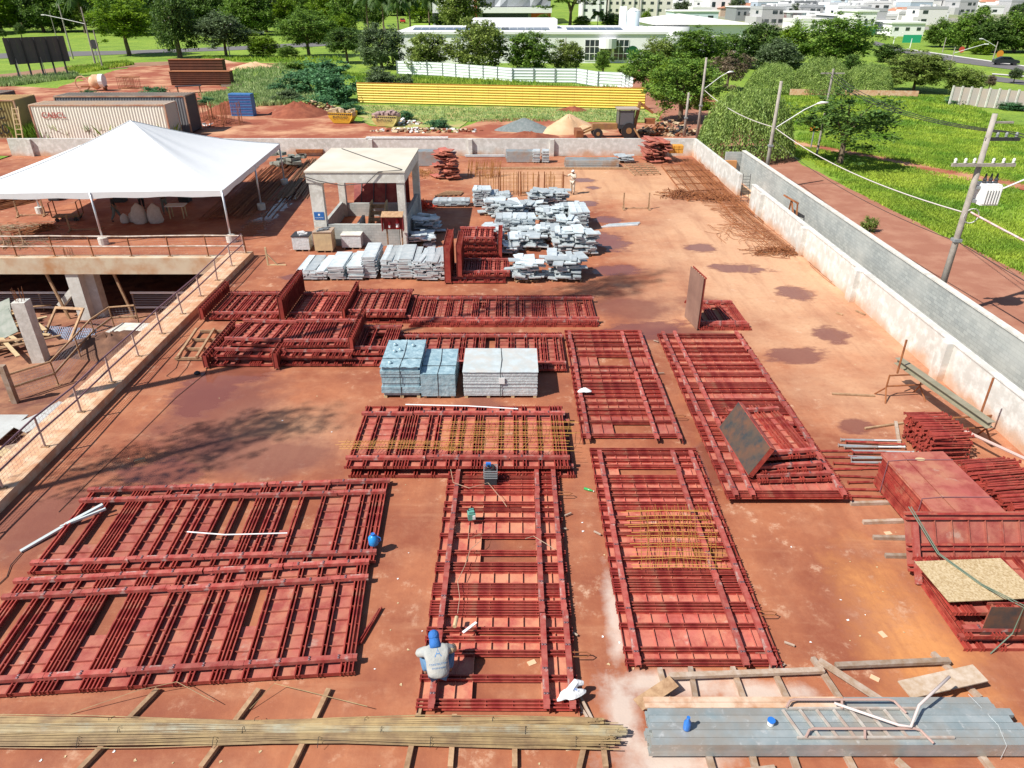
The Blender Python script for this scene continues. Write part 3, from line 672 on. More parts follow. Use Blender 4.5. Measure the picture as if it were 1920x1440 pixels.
AP(1000,408,1.2,1.2,.8,.9,'small jumble between the two rear halves of the cluster',42)
AP(1025,455,1.3,1.2,.8,.7,'pile joining the left and right halves of the cluster',43)
AP(1062,448,1.2,1.2,1.1,.7,'pile behind the biggest pile of the cluster',44)
AP(925,455,1.1,1.2,.8,.6,'pile on the outer left edge of the cluster',45)
AP(1068,415,1.2,1.2,1.,.6,'pile left of the long tidy rear corner pile',46)
AP(845,388,1.9,.9,.42,.1,'low blue grey pile between the frame and the cluster',25,'y')
# along the far wall
def tubes_bundle(px,py,L,n,rows,lab,m,step=.07):
    p=P(px,py); o=T('steel_bundle',lab,'steel bundle',(p.x,p.y,0)); r=random.Random(int(px))
    for k in range(rows):
        mb=MB()
        for i in range(n): mb.box(-L/2+r.uniform(-.1,.1),i*step*1.4,.05+k*step,L/2+r.uniform(-.1,.1),i*step*1.4+step*.9,.05+k*step+step*.8)
        mb.build('bar_layer',m,o)
    for s in (-.3,.3): mb=MB(); mb.box(s*L-.03,-.05,0,s*L+.03,n*step*1.4,.0495); mb.build('bearer',M['wood'],o)
    return o
tubes_bundle(805,312,3.0,10,13,'pale bundle of galvanised bars behind the concrete frame by the far wall',M['galv'],.09)
tubes_bundle(975,305,2.3,8,9,'pale stack of galvanised bars against the far wall',M['galv'],.1)
tubes_bundle(910,295,3.6,3,2,'low pale bars lying along the foot of the far wall',M['alu'],.08)
tubes_bundle(1110,315,4.4,7,4,'long grey strapped steel bundle near the far wall',M['galv'],.15)
for x,lab in ((1005,'left'),(1022,'right')):
    AP(x,306,.55,.8,1.0,.2,'%s block of the twin strapped packs at the far wall'%lab,x)
AP(1172,306,1.2,1.,.6,.9,'small loose pile at the far wall next to the red heap',31)
# the 295 panels that show most are objects, the buried rest is one mass
AQ.sort(key=lambda a:a[5])
for me,loc,rot,lab,grp,_ in AQ[:295]: tag(ob('aluminium_panel',me,None,loc,rot=rot),lab,'aluminium panel',grp)
mb=MB()
from mathutils import Euler
for me,loc,rot,lab,grp,_ in AQ[295:]:
    Mx=Matrix.Translation(loc)@Euler(rot).to_matrix().to_4x4(); mb.add([Mx@v.co for v in me.vertices],[tuple(p.vertices) for p in me.polygons])
if mb.v: tag(mb.build('buried_panels',M['alu']),'aluminium form panels buried lower down in the silver piles','panels',None,'stuff')
print('ALU',len(AQ))
# red jumbled heaps at the back
def heap(px,py,w,l,n,h,lab,grp,seed,a0=0,rand=.35,tilt=.15,lw=(.35,1.2)):
    r=random.Random(seed); p=P(px,py)
    for k in range(n):
        z=.08+h*k/n
        f=1-.35*k/n
        q=ob('red_form_panel',cached(('rf',lw),lambda:redform(*lw)),None,(p.x+r.uniform(-.5,.5)*w*f,p.y+l/2+r.uniform(-.5,.5)*l*f*.6,z),rot=(r.gauss(0,tilt),r.gauss(0,tilt),a0+r.gauss(0,rand)))
        tag(q,lab,'red form panel',grp)
def redform(w,l):
    mb=MB(); mb.box(-w/2,-l/2,.06,w/2,l/2,.068)
    for x in (-w/2,0,w/2-.01): mb.box(x,-l/2,0,x+.01,l/2,.0599)
    y=-l/2
    while y<=l/2: mb.box(-w/2+.011,y,0,-.001,y+.01,.0598); mb.box(.011,y,0,w/2-.011,y+.01,.0598); y+=.25
    return mb.me('red_form_panel',M['redpl'])
heap(835,338,1.7,1.5,56,2.1,'dark red form panel in the jumbled heap left of the upright bar cages','jumbled heap left of the bar cages',3,.3,.25,.1,(.6,1.3))
heap(1232,305,2.3,2.6,44,1.7,'red form panel in the tall heap in the far right corner','tall heap in the far right corner',4,.15,.1,.08,(.5,2.4))
mb=MB(); 
for i in range(3):
    for j in range(2): mb.box(i*.4,0,j*.33,i*.4+.37,.8,j*.33+.3)
o=mb.build('orange_bundle',mat('orange plastic caps',(.62,.25,.03),.6,var=(.75,.4,.06),scale=9,amt=.8),None,(P(1240,290).x,P(1240,303).y-.3,.75)); tag(o,'orange strapped blocks stacked on the red heap in the far corner','bundle')
# extra bits: light frame on the left pile
o=T('crossed_timbers','light timber frame with a cross lying on the leftmost aluminium pile','timber frame',(P(583,505).x,P(583,515).y+.4,.5),.2)
for a,b in (((0,0),(.8,0)),((.8,0),(.8,.9)),((.8,.9),(0,.9)),((0,.9),(0,0)),((0,0),(.8,.9))):
    mb=MB(); mb.bar((*a,0.03),(*b,.03+.002*a[0]),.07,.04); mb.build('batten',M['poly'],o)
# three boxes by the concrete frame
for x,y,w,d,h,lab,m,mt in ((566,472,.95,.9,.85,'pallet box with dark lid and white blocks on it left of the concrete frame',M['film2'],M['dark']),(608,474,1.0,.9,1.15,'taller timber crate with grey strips on top by the concrete frame',M['poly'],M['wood2']),(660,468,1.1,.9,.8,'white topped pallet box in front of the concrete frame',M['film2'],M['kerbm'])):
    p=P(x,y); o=T('pallet_box',lab,'pallet box',(p.x,p.y,0))
    mb=MB(); mb.box(-w/2,0,.12,w/2,d,h); mb.build('side_wrap',m,o)
    mb=MB(); mb.box(-w/2-.03,-.03,h+.001,w/2+.03,d+.03,h+.05); mb.build('lid',mt if x!=660 else M['conc'],o)
    mb=MB(); 
    for i in (-.42,0,.38): mb.box(i*w,.02,0,i*w+.08,d-.02,.119)
    mb.build('pallet_foot',M['wood'],o)
    if x!=660:
        rr=random.Random(x)
        for k in range(7):
            mb=MB(); mb.box(-.18,-.05,0,.18,.05,.07); q=mb.build('offcut_block',M['white'] if x<600 else M['grey'],None,(p.x+rr.uniform(-.2,.2),p.y+.15+k*.09,h+.055+.0*k),rr.uniform(-.3,.3)+.5); tag(q,'small %s block lying on the %s'%(('white','dark lidded pallet box') if x<600 else ('grey','taller timber crate')),'block','blocks on the '+('dark lidded box' if x<600 else 'timber crate'))
# ---------------------------------------------------------------- wrapped stacks
def wrapped(lab,x0,y0,w,d,h,mside,mtop,n,seed,bulge=0.03,bits=0):
    o=T('wrapped_stack',lab,'wrapped stack',(x0,y0,0)); r=random.Random(seed)
    mb=MB(); 
    for i in range(4 if w>1.5 else 3):
        xx=w*(i/(3 if w>1.5 else 2)); mb.box(min(max(xx-.06,0.02),w-.14),.02,.003,min(max(xx+.06,.14),w-.02),d,.1)
    mb.build('pallet',M['poly'],o)
    z=.11; hh=(h-.11)/n; mb=MB()
    for k in range(n):
        e=r.uniform(-bulge,bulge); mb.box(-e,-e,z,w+e,d+e*.5,z+hh-.012); z+=hh
    mb.build('sheet_stack',mside,o)
    nx,ny=14,14; mb=MB(); vs=[]
    for j in range(ny+1):
        for i in range(nx+1): vs.append((-.03+(w+.06)*i/nx,-.03+(d+.06)*j/ny,h+.012+r.uniform(-.012,.02)*(1 if bits else .3)))
    fs=[(j*(nx+1)+i,j*(nx+1)+i+1,(j+1)*(nx+1)+i+1,(j+1)*(nx+1)+i) for j in range(ny) for i in range(nx)]
    mb.add(vs,fs); mb.build('top_film',mtop,o,smooth=True)
    # strap bands
    for x in ((.5,) if w<1.5 else (.5,)):
        mb=MB(); mb.tube([(w*x,-.035,.05),(w*x,-.045,h+.02),(w*x+.04,d*.5,h+.035),(w*x,d+.03,h+.02),(w*x,d+.03,.1)],.012,5); mb.build('strap',M['cable'],o)
    if w<1.5:
        mb=MB(); mb.tube([(-.045,d*.3,.1),(-.04,d*.3,h+.03),(w+.035,d*.3,h+.03),(w+.04,d*.3,.1)],.012,5); mb.build('strap',M['cable'],o)
    if bits:
        for i in range(bits):
            mb=MB(); mb.lathe([(.07,0),(.08,.05),(.03,.09)],8); mb.build('film_knot',mside,o,(r.uniform(.2,w-.2),r.uniform(.2,d-.2),h+.02))
    return o
wrapped('blue film wrapped bundle with a lumpy top, left of the three wrapped stacks',-4.62,22.15,1.35,2.2,1.25,M['film'],M['film'],9,1,.05,5)
wrapped('narrow blue film wrapped bundle, middle of the three wrapped stacks',-3.2,22.15,1.15,2.0,.98,M['film'],M['film'],2,2,.04)
o=wrapped('large white wrapped stack of aluminium on a pallet, biggest of the three wrapped stacks',-1.72,22.15,2.62,1.9,1.05,M['film2'],M['filmtop'],19,3,.012)
mb=MB(); mb.box(1.25,-.06,.62,1.46,-.03,.86); mb.build('paper_tag',M['white'],o)
# wheelbarrow like extras skipped; spreader bars on the yard
def sawhorse(x,y,rz=0,lab='',w=1.7,h=1.1):
    o=T('post_frame',lab,'post frame',(x,y,0),rz)
    for s in (-w/2,w/2):
        mb=MB(); mb.box(s-.04,-.04,.05,s+.04,.04,h); mb.build('post',M['wood'],o)
        mb=MB(); mb.box(s-.05,-.4,0,s+.05,.4,.05); mb.build('foot',M['wood'],o)
        mb=MB(); mb.bar((s+.045,-.35,.06),(s+.045,0,.4),.03); mb.build('brace',M['wood'],o)
    mb=MB(); mb.box(-w/2+.06,-.03,.051,w/2-.06,.03,.1); mb.build('base_rail',M['wood'],o)
p=P(1192,392); sawhorse(p.x,p.y,0,'timber frame with two upright posts standing alone on the pale slab')
p=P(508,498); o=T('timber_corner','light triangular timber brace standing left of the aluminium piles','timber brace',(p.x,p.y,0))
mb=MB(); mb.box(-.2,0,0,-.12,.08,1.0); mb.build('post',M['poly'],o)
mb=MB(); mb.bar((-.12,.04,.6),(.35,.04,.04),.06,.04); mb.build('brace',M['poly'],o)
mb=MB(); mb.box(-.11,.0,0,.8,.08,.05); mb.build('foot',M['poly'],o)
# loose bars on slab
p=P(1165,425); o=T('loose_bars','pale aluminium bars laid flat alone on the slab right of the cluster','aluminium bars',(p.x,p.y,0),.22)
for i in range(4): mb=MB(); mb.box(-1.3+.2*i,i*.13,.01,1.1+.1*i,i*.13+.1,.09); mb.build('bar',M['alu'],o)
# ================================================================ open concrete frame building
o=T('open_shelter','small open concrete frame with a flat roof and low grey walls','concrete frame',(0,0,0))
X0,X1,Y0,Y1,ZR=-11.25,-5.95,39.8,46.4,4.25
for i,(x,y) in enumerate(((X0,Y0),(X1-.45,Y0),(X0+.1,Y1-.4),(X1-.4,Y1-.4))):
    mb=MB(); mb.box(x,y,0,x+(.72 if i==0 else .42),y+.4,ZR-.62); mb.build('column',M['conc'],o)
mb=MB(); mb.box(X0-.15,Y0-.1,ZR-.08,X1+.08,Y1+.1,ZR); mb.build('roof_slab',mat('pale roof screed',(.66,.63,.55),.9,var=(.54,.47,.37),scale=.5,amt=.4,world=True),o)  # pale screed, the roof's own colour
for b in ((X0-.1,Y0-.05,X1+.03,Y0+.25),(X0-.1,Y1-.25,X1+.03,Y1+.05),(X0-.1,Y0+.255,X0+.2,Y1-.255),(X1-.27,Y0+.255,X1+.03,Y1-.255)):
    mb=MB(); mb.box(b[0],b[1],ZR-.64,b[2],b[3],ZR-.082); mb.build('beam',M['conc'],o)
for b in ((X0+.75,Y0+.05,X1-.5,Y0+.25,1.25),(X0+.3,Y1-.3,X1-.45,Y1-.1,.85),(X1-.3,Y0+.45,X1-.1,Y1-.45,1.5),(X0+.15,Y0+.45,X0+.33,Y1-.45,1.0),(-9.0,Y0+.26,-8.85,Y0+2.6,1.1)):
    mb=MB(); mb.box(b[0],b[1],0,b[2],b[3],b[4]); mb.build('low_block_wall',M['block'],o)
sg=ob('sign_plate',None,o,(X0+.36,Y0-.012,1.75)); 
mb=MB(); mb.box(X0+.08,Y0-.02,1.55,X0+.64,Y0-.002,1.98); sgn=mb.build('blue_sign',mat('sign blue',(.02,.13,.40),.5),o)
bpy.data.objects.remove(sg)
mb=MB(); mb.lathe([(.06,0),(.06,.004)],10); q=mb.build('sign_symbol',M['white'],sgn,(X0+.36,Y0-.021,1.83)); q.rotation_euler=(math.pi/2,0,0)
text('ALMOXARIFADO',.062,M['white'],sgn,(X0+.36,Y0-.024,1.66),(math.pi/2,0,0))
mb=MB(); mb.tube([(X0+.6,Y1-.3,ZR+.03),(-8.2,42.8,ZR+.03),(X1-.1,Y0+.2,ZR+.03)],.025,5); mb.build('roof_cable',M['dark'],o)
mb=MB(); mb.tube([(X0-.2,Y0-.14,ZR-.25),(X0+.6,Y0-.16,ZR-.5),(-9.4,Y0-.16,ZR-.75),(-8.,Y0-.16,ZR-.62),(-7.3,Y0-.12,ZR-.02),(X1-.1,Y0+.1,ZR+.03)],.025,5); mb.build('front_cable',M['dark'],o)
# red sheet roll inside
o=T('strapped_sheet_roll','big dark red strapped pack of corrugated sheets behind the concrete frame','sheet pack',(-10.4,46.6,0))
mb=MB(); vs=[];n=26
for i in range(n):
    t=i/(n-1); a=t*math.pi*.62; y=1.9-1.9*math.cos(a)*1. ; z=2.35*math.sin(a+.15) if i else .0
    vs+= [(0,-.2+2.6*t,.05+3.*math.sin(min(1,t*1.1)*1.45)),(3.4,-.2+2.6*t,.05+3.*math.sin(min(1,t*1.1)*1.45))]
fs=[(2*i,2*i+1,2*i+3,2*i+2) for i in range(n-1)]
mb.add(vs,fs); mb.box(.02,2.41,0,3.38,2.44,2.2)
mb.build('bent_sheets',M['red'],o)
for x in (.5,1.3,2.1,2.9): mb=MB(); mb.tube([(x,-.22+2.6*t,.09+3.*math.sin(min(1,t*1.1)*1.45)) for t in [k/10 for k in range(11)]],.03,5); mb.build('strap',M['dark'],o)
# stair timber form inside
o=T('stair_form','timber stair formwork inside the concrete frame','stair formwork',(-8.6,41.5,0))
for x in (0,.9):
    mb=MB(); mb.add([(x,0,0),(x,2.2,0),(x,2.2,1.7),(x,1.5,1.7),(x,0,.5),(x+.06,0,0),(x+.06,2.2,0),(x+.06,2.2,1.7),(x+.06,1.5,1.7),(x+.06,0,.5)],((4,3,2,1,0),(5,6,7,8,9),(0,1,6,5),(1,2,7,6),(2,3,8,7),(3,4,9,8),(4,0,5,9))); mb.build('side_board',M['poly'],o)
for k in range(4): mb=MB(); mb.box(.061,.2+k*.45,.5+k*.28,.899,.26+k*.45,.72+k*.28); mb.build('riser_board',M['wood'],o)
# extinguisher stand
p=P(742,468); o=T('extinguisher_stand','timber stand with a red box holding fire extinguishers','extinguisher stand',(p.x,p.y,0))
for x in (-.45,.38): mb=MB(); mb.box(x,0,0,x+.08,.08,1.35); mb.build('post',M['wood'],o)
mb=MB(); mb.box(-.55,-.1,1.2,.55,.02,2.0); mb.build('back_board',mat('dark red board',(.28,.03,.03),.6),o)
mb=MB(); mb.add([(-.6,-.55,2.0),(.6,-.55,2.0),(.6,.05,2.15),(-.6,.05,2.15),(-.6,-.55,2.03),(.6,-.55,2.03),(.6,.05,2.18),(-.6,.05,2.18)],((0,3,2,1),(4,5,6,7),(0,1,5,4),(1,2,6,5),(2,3,7,6),(3,0,4,7))); mb.build('box_roof',M['wood'],o)
for s in (-.6,.56): mb=MB(); mb.box(s,-.5,1.2,s+.04,-.101,1.99); mb.build('side_board',mat('dark red board',(.28,.03,.03)),o)
for x,s in ((-.2,.8),(.25,1.1)):
    mb=MB(); mb.lathe([(.03,0),(.085*s,.02),(.085*s,.42*s),(.03,.5*s),(.025,.56*s)],10,(x,-.25,1.25)); q=mb.build('extinguisher',mat('extinguisher red',(.55,.02,.02),.3),o,smooth=True)
    mb=MB(); mb.lathe([(.088*s,.12*s),(.088*s,.3*s)],10,(x,-.25,1.25)); mb.build('extinguisher_label',M['white'],q)
# ================================================================ tent
FR=(-16.4,40.6);BR=(-17.3,55.0);FL=(-30.9,39.7);BL=(-31.8,54.1); EZ=3.0; AP_=Vector((-24.1,47.35,5.75))
o=T('party_tent','large white pyramid tent on slim poles with concrete block feet','tent',(-24.1,47.3,0))
mb=MB(); cs=[Vector((*c,EZ)) for c in (FL,FR,BR,BL)]
n=16
for k in range(4):
    a=cs[k]; b=cs[(k+1)%4]; vs=[];fs=[]
    for i in range(n+1):
        for j in range(n+1):
            s=i/n; t=j/n
            e=a.lerp(b,t); p=e.lerp(AP_,s); sag=-.35*math.sin(math.pi*s)*(1-.2*abs(2*t-1)); 
            w_=.05*math.sin(t*22)*(s*(1-s))*3*(abs(math.sin(s*2.5)))
            p=p+Vector((0,0,sag+w_)); vs.append(p)
    fs=[(i*(n+1)+j,i*(n+1)+j+1,(i+1)*(n+1)+j+1,(i+1)*(n+1)+j) for i in range(n) for j in range(n)]
    mb.add(vs,fs)
mb.build('canopy',M['tent'],o,smooth=True)
for k in range(4):
    mb=MB(); mb.tube([cs[k].lerp(AP_,i/12)+Vector((0,0,.02-.35*math.sin(math.pi*i/12)*.8)) for i in range(13)],.025,6); mb.build('hip_seam',M['tent'],o)
for k in range(4):
    a=cs[k]; b=cs[(k+1)%4]; mb=MB(); vs=[]
    nn=24
    for i in range(nn+1):
        t=i/nn; e=a.lerp(b,t); bow=.07*abs(math.sin(t*math.pi*2)); vs+=[e+Vector((0,0,.0)),e-Vector((0,0,.36+.03*math.sin(t*30)-bow*.5))]
    mb.add(vs,[(2*i,2*i+1,2*i+3,2*i+2) for i in range(nn)]); mb.build('valance',M['tent'],o,smooth=True)
pp=[FR,BR,FL,BL,tuple((Vector(FL)+Vector(FR))/2),tuple((Vector(FR)+Vector(BR))/2),tuple((Vector(FL)+Vector(BL))/2),tuple((Vector(BL)+Vector(BR))/2)]
for x,y in pp:
    mb=MB(); mb.tube([(x+.05*(1 if x<-24 else -1),y,.25),(x+.05*(1 if x<-24 else -1),y,EZ-.02)],.06,8); mb.build('pole',mat('galvanised tent pole',(.6,.62,.66),.35,metal=.5),o,smooth=True)
    mb=MB(); mb.lathe([(.27,0),(.27,.4),(.1,.42)],12,(x+.05*(1 if x<-24 else -1),y,.003)); mb.build('concrete_foot',M['conc'],o)
for ch in list(bpy.data.objects):
    if ch.parent==o: ch.location=Vector(ch.location)-Vector((-24.1,47.3,0))
# stuff under the tent
pr=[]
p=P(270,418); 
def sack(x,y,s,lab,seed,h=.95):
    r=random.Random(seed); mb=MB(); prof=[(.30,0),(.36,.12),(.34,.45),(.27,.75),(.12,.9),(.05,.98)]; vs=[];n=14
    for rr,z in prof:
        for k in range(n):
            a=2*math.pi*k/n; q=rr*(1+r.uniform(-.08,.08)); vs.append((q*math.cos(a)*s,q*math.sin(a)*s*.8,z*h*s))
    fs=[(i*n+k,i*n+(k+1)%n,(i+1)*n+(k+1)%n,(i+1)*n+k) for i in range(len(prof)-1) for k in range(n)]; fs.append(tuple((len(prof)-1)*n+k for k in range(n)))
    mb.add(vs,fs); q=mb.build('sack',mat('grey woven sack',(.50,.44,.40),.9,var=(.6,.54,.5),scale=5,amt=.8),None,(x,y,.003),smooth=True); tag(q,lab,'sack')
sack(p.x-.2,p.y,1.35,'tall grey sack under the tent, left of the two big ones',1); sack(p.x+.75,p.y+.1,1.3,'tall grey sack under the tent, right of the two big ones',2); sack(p.x-1.2,p.y+.05,.75,'small grey sack under the tent left of the big sacks',3,.8); sack(p.x-.8,p.y+.3,.8,'small grey sack squeezed against the big sacks under the tent',4,.8)
p=P(335,408); o=T('table','small table with a white top under the tent','table',(p.x,p.y,0),.1)
mb=MB(); mb.box(-.6,-.4,.80,.6,.4,.85); mb.build('table_top',M['white'],o)
for x in (-.45,.4):
    for y in (-.3,.25): mb=MB(); mb.box(x,y,0,x+.06,y+.06,.799); mb.build('leg',M['poly'],o)
for k,(x,y,lab) in enumerate(((105,375,'dark concrete block on the sunlit slab left of the tent'),(227,378,'dark block foot under the tent, left of the sacks'),(348,378,'dark block foot under the tent near the table'))):
    p=P(x,y); mb=MB(); mb.box(-.35,-.3,0,.35,.3,.45); mb.box(-.28,-.32,.08,.28,-.301,.38); q=mb.build('concrete_block',M['dark'],None,(p.x,p.y,.003)); tag(q,lab,'concrete block')
for x,y,lab,w in ((60,405,'rough timber post frame left of the tent poles',1.6),(160,432,'rough timber post frame half in the tent shade',1.7),(28,462,'rough timber post frame at the left by the railing',1.)):
    p=P(x,y); sawhorse(p.x,p.y,.15,lab,w,1.0)
p=P(130,412); o=T('hand_trolley','brown steel hand trolley standing by the tent poles','trolley',(p.x,p.y,0),.2)
mb=MB(); mb.box(-.8,-.4,.25,.8,.4,.31); mb.build('bed',mat('brown tray',(.22,.13,.05),.7),o)
for x in (-.8,.8): mb=MB(); mb.tube([(x,-.4,.3),(x,-.4,1.2),(x,.4,1.2),(x,.4,.3)],.035,6); mb.build('handle_frame',M['rust'],o)
for x in (-.55,.55):
    for y in (-.45,.4): mb=MB(); mb.tube([(x,y,.13),(x,y+.06,.13)],.13,10); mb.build('wheel',M['black'],o)
# rebar heaps on deck
def bars(lab,px0,px1,n,L,w,seed,m=None,r_=.014,z=.02,hump=.15,name='rebar_pile',cat='rebar pile',jit=.5,bend=.1):
    a=P(*px0);b=P(*px1); d=(b-a).normalized(); s=Vector((-d.y,d.x,0)); r=random.Random(seed); mb=MB()
    for k in range(n):
        o_=r.gauss(0,w*.35); zz=z+abs(hump*(1-abs(o_)/(w*.7)))*r.random() if abs(o_)<w*.7 else z; LL=(b-a).length*r.uniform(.75,1.); st=r.uniform(0,(b-a).length-LL)
        t=r.gauss(0,bend); pts=[]
        for i in range(4):
            u=i/3; pts.append(a+d*(st+LL*u)+s*(o_+t*(u-.5)*w+r.uniform(-.03,.03))+Vector((0,0,max(r_+.003,zz+r.uniform(-.01,.03)))))
        mb.tube(pts,r_,4)
    q=mb.build(name,m or M['rust']); tag(q,lab,cat); return q
bars('heap of rusty bars running to the far wall beside the tent',(430,415),(538,310),50,10,2.6,1,hump=.4,r_=.03)
bars('orange timber and bar heap between the tent and the concrete frame',(540,378),(600,298),40,8,1.7,2,M['wood'],.035,hump=.3)
bars('dark bar heap at the left edge behind the tent poles',(-60,400),(60,372),50,8,2.2,3,r_=.03,hump=.5)
bars('thin bent bars on the slab at the left edge by the railing',(0,470),(75,440),40,3,2.2,4,M['rebar'],.012,hump=.2,bend=1.5)
bars('flat bundle of short bars on the slab at the left by the railing',(20,440),(100,425),14,3,1.6,5,M['rust'],.03)
p=P(80,428); 
def tangle(lab,cx,cy,rx,ry,n,seed,m,h=.4,r_=.011,name='wire_tangle',cat='wire tangle',z0=.02):
    r=random.Random(seed); mb=MB()
    for k in range(n):
        a=r.uniform(0,6.28); q=r.random()**.6; x=cx+q*rx*math.cos(a); y=cy+q*ry*math.sin(a); pts=[]; th=r.uniform(0,6.28); hh=h*(1-q)
        for i in range(6):
            pts.append((x,y,z0+r.random()*hh+r_)); th+=r.uniform(-.7,.9); x+=math.cos(th)*rx*.16; y+=math.sin(th)*ry*.16
        mb.tube(pts,r_,4,False)
    q=mb.build(name,m); tag(q,lab,cat); return q
tangle('small tangle of brown wire on the slab left of the tent pole',p.x,p.y,.7,.5,40,1,M['rust'],.3,.02)
p=P(30,428); tangle('spread of thin pale bent bars at the left edge of the slab',p.x,p.y,2.5,1.,70,2,M['rebar'],.2,.012)
# grey tarpaulin covered blocks behind tent
p=P(540,312); o=T('covered_pile','netted grey pile of blocks by the far wall beside the tent','covered pile',(p.x,p.y,0))
r=random.Random(3)
for k in range(26): 
    mb=MB(); mb.box(-.35,-.25,-.12,.35,.25,.12); mb.build('block_bag',mat('grey green bag',(.17,.18,.15),.85,var=(.28,.28,.24),scale=3,amt=.8),o,(r.uniform(-1.3,1.3),r.uniform(-.8,.8),.15+.28*(k//8)),r.uniform(0,3))
p=P(583,292); o=T('steel_frame_rack','rusty low steel rack against the far wall left of the concrete frame','steel rack',(p.x,p.y,0))
mb=MB(); mb.box(-1.2,-.4,.5,1.2,.4,.6); mb.box(-1.2,-.4,.35,1.2,-.3,.49); mb.build('tray',M['rust'],o)
for x in (-1.15,1.05): mb=MB(); mb.box(x,-.35,0,x+.1,.35,.349); mb.build('leg',M['rust'],o)
mb=MB(); 
for i in range(64): mb.box(i*.115,0,1.503,i*.115+.06,.9,1.56)
q=mb.build('corrugated_sheet',mat('white corrugated sheet',(.78,.78,.76),.6),None,(P(683,262,1.5).x,65.95,0)); tag(q,'white corrugated sheet laid on top of the far wall','corrugated sheet')
# red orange net coil
p=P(795,388); tangle('bright orange red hose tangle behind the right column of the concrete frame',p.x,p.y,.75,.9,70,5,mat('orange red hose',(.65,.06,.015),.6),.5,.025,'hose_tangle','hose')
# ================================================================ railings and basement
netm=mat('dirty pink safety net',(.45,.28,.26),.8)
def railing(lab,pts,z,h,postm=M['rail'],railm=M['railp'],net=True,mid=.5,spacing=2.15,r_=.03,sway=.03,seed=1,netm_=None):
    o=T('mesh_railing',lab,'railing',(0,0,0)); r=random.Random(seed)
    pts=[Vector(p) for p in pts]; allp=[]
    for a,b in zip(pts[:-1],pts[1:]):
        n=max(1,round((b-a).length/spacing)); 
        for i in range(n): allp.append(a.lerp(b,i/n))
    allp.append(pts[-1])
    tops=[]
    for p in allp:
        j=Vector((r.uniform(-sway,sway),r.uniform(-sway,sway),r.uniform(-sway,sway))); tops.append((p,j))
        mb=MB(); mb.tube([p+Vector((0,0,z)),p+Vector((0,0,z+h))+j],.035,6); mb.build('post',postm,o)
        mb=MB(); mb.box(p.x-.12,p.y-.05,z+.001,p.x+.12,p.y+.05,z+.03); mb.build('base_plate',M['wood'],o)
    for f,m in ((1,railm),(mid,railm)):
        mb=MB(); mb.tube([p+Vector((0,0,z+h*f))+j*f for p,j in tops],r_,6); mb.build('rail',m,o)
    if net:
        mb=MB()
        for (p,j),(q,k) in zip(tops[:-1],tops[1:]):
            n=max(2,int((q-p).length/.16))
            for i in range(n): 
                s=i/n; u=p.lerp(q,s)+Vector((0,0,z+.04)); v=p.lerp(q,s)+Vector((0,0,z+h))+j.lerp(k,s); mb.bar(u,v,.004)
            for f in [x/9 for x in range(1,9)]: mb.bar(p+Vector((0,0,z+h*f)),q+Vector((0,0,z+h*f)),.006)
        mb.build('mesh_net',netm_ or netm,o)
    return o
railing('long mesh railing on the orange kerb along the left edge of the yard',[(-14.6,8.,0),(-14.6,37.6,0)],.303,1.05,sway=.05)
railing('mesh railing with white rails on the rust stained edge beam before the tent',[(-44,37.6,0),(-14.55,37.6,0)],.12,1.15,postm=M['rust'],railm=mat('whitewashed rail',(.72,.63,.55),.7,var=(.4,.28,.2),scale=2,amt=.8),sway=.03,r_=.04)
B=-3.6
def PB(x,y,z=B): return P(x,y,z)
def colm(lab,x,y,w,ztop,rz=0,m=None):
    p=PB(x,y); o=T('concrete_column',lab,'column',(p.x,p.y,B),rz)
    mb=MB(); mb.box(-w/2,-w/2,0,w/2,w/2,ztop-B); mb.build('shaft',m or M['conc'],o)
    r=random.Random(int(x)); mb=MB()
    for i in range(8): 
        a=i*math.pi/4; mb.tube([(.3*w*math.cos(a),.3*w*math.sin(a),ztop-B+.001),(.33*w*math.cos(a)+r.uniform(-.05,.05),.33*w*math.sin(a),ztop-B+.55+r.uniform(-.1,.2))],.014,4)
    mb.build('starter_bars',M['rust'],o); return o
colm('free standing pale concrete column in the basement pit at the far left',78,676,.62,-.35,.1)
p=PB(172,594); 
colm('pale concrete column under the edge beam, front one of the pair',166,596,.7,-.05,0)
colm('pale concrete column under the edge beam, rear one of the pair',193,590,.6,-.82,0)
mb=MB(); mb.bar((p.x-1.6,p.y+.1,B+.7),(p.x-.3,p.y,B+1.9),.45,.3); q=mb.build('raking_strut',M['conc']); tag(q,'pale raking concrete strut leaning on the pit columns','strut')
for x,y,lab in ((262,590,'thin timber prop under the edge beam, right one'),(152,582,'thin timber prop under the edge beam, left of the column pair')):
    p=PB(x,y); mb=MB(); mb.bar((p.x,37.6,B),(p.x-.5,37.6,-.81),.12); q=mb.build('timber_prop',M['wood']); tag(q,lab,'timber prop')
# white slatted barriers in the dark
for x0,x1,lab in ((-60,150,'white slatted barrier in the dark basement, left of the columns'),(262,375,'white slatted barrier in the dark basement, right of the columns')):
    a=PB(x0,575);b=PB(x1,575); o=T('slatted_barrier',lab,'barrier',(0,0,0))
    for z,h in ((B+.15,.12),(B+1.05,.14)): mb=MB(); mb.box(a.x,38.8,z,b.x,38.84,z+h); mb.build('board',M['white'],o)
    mb=MB(); 
    for k in range(6): mb.box(a.x,38.85,B+.33+k*.11,b.x,38.86,B+.38+k*.11)
    mb.build('net_slats',mat('grey slats',(.25,.24,.26),.8),o)
    x=a.x
    while x<b.x: mb=MB(); mb.box(x,38.87,B,x+.08,38.95,B+1.2); mb.build('post',M['wood'],o); x+=2.4
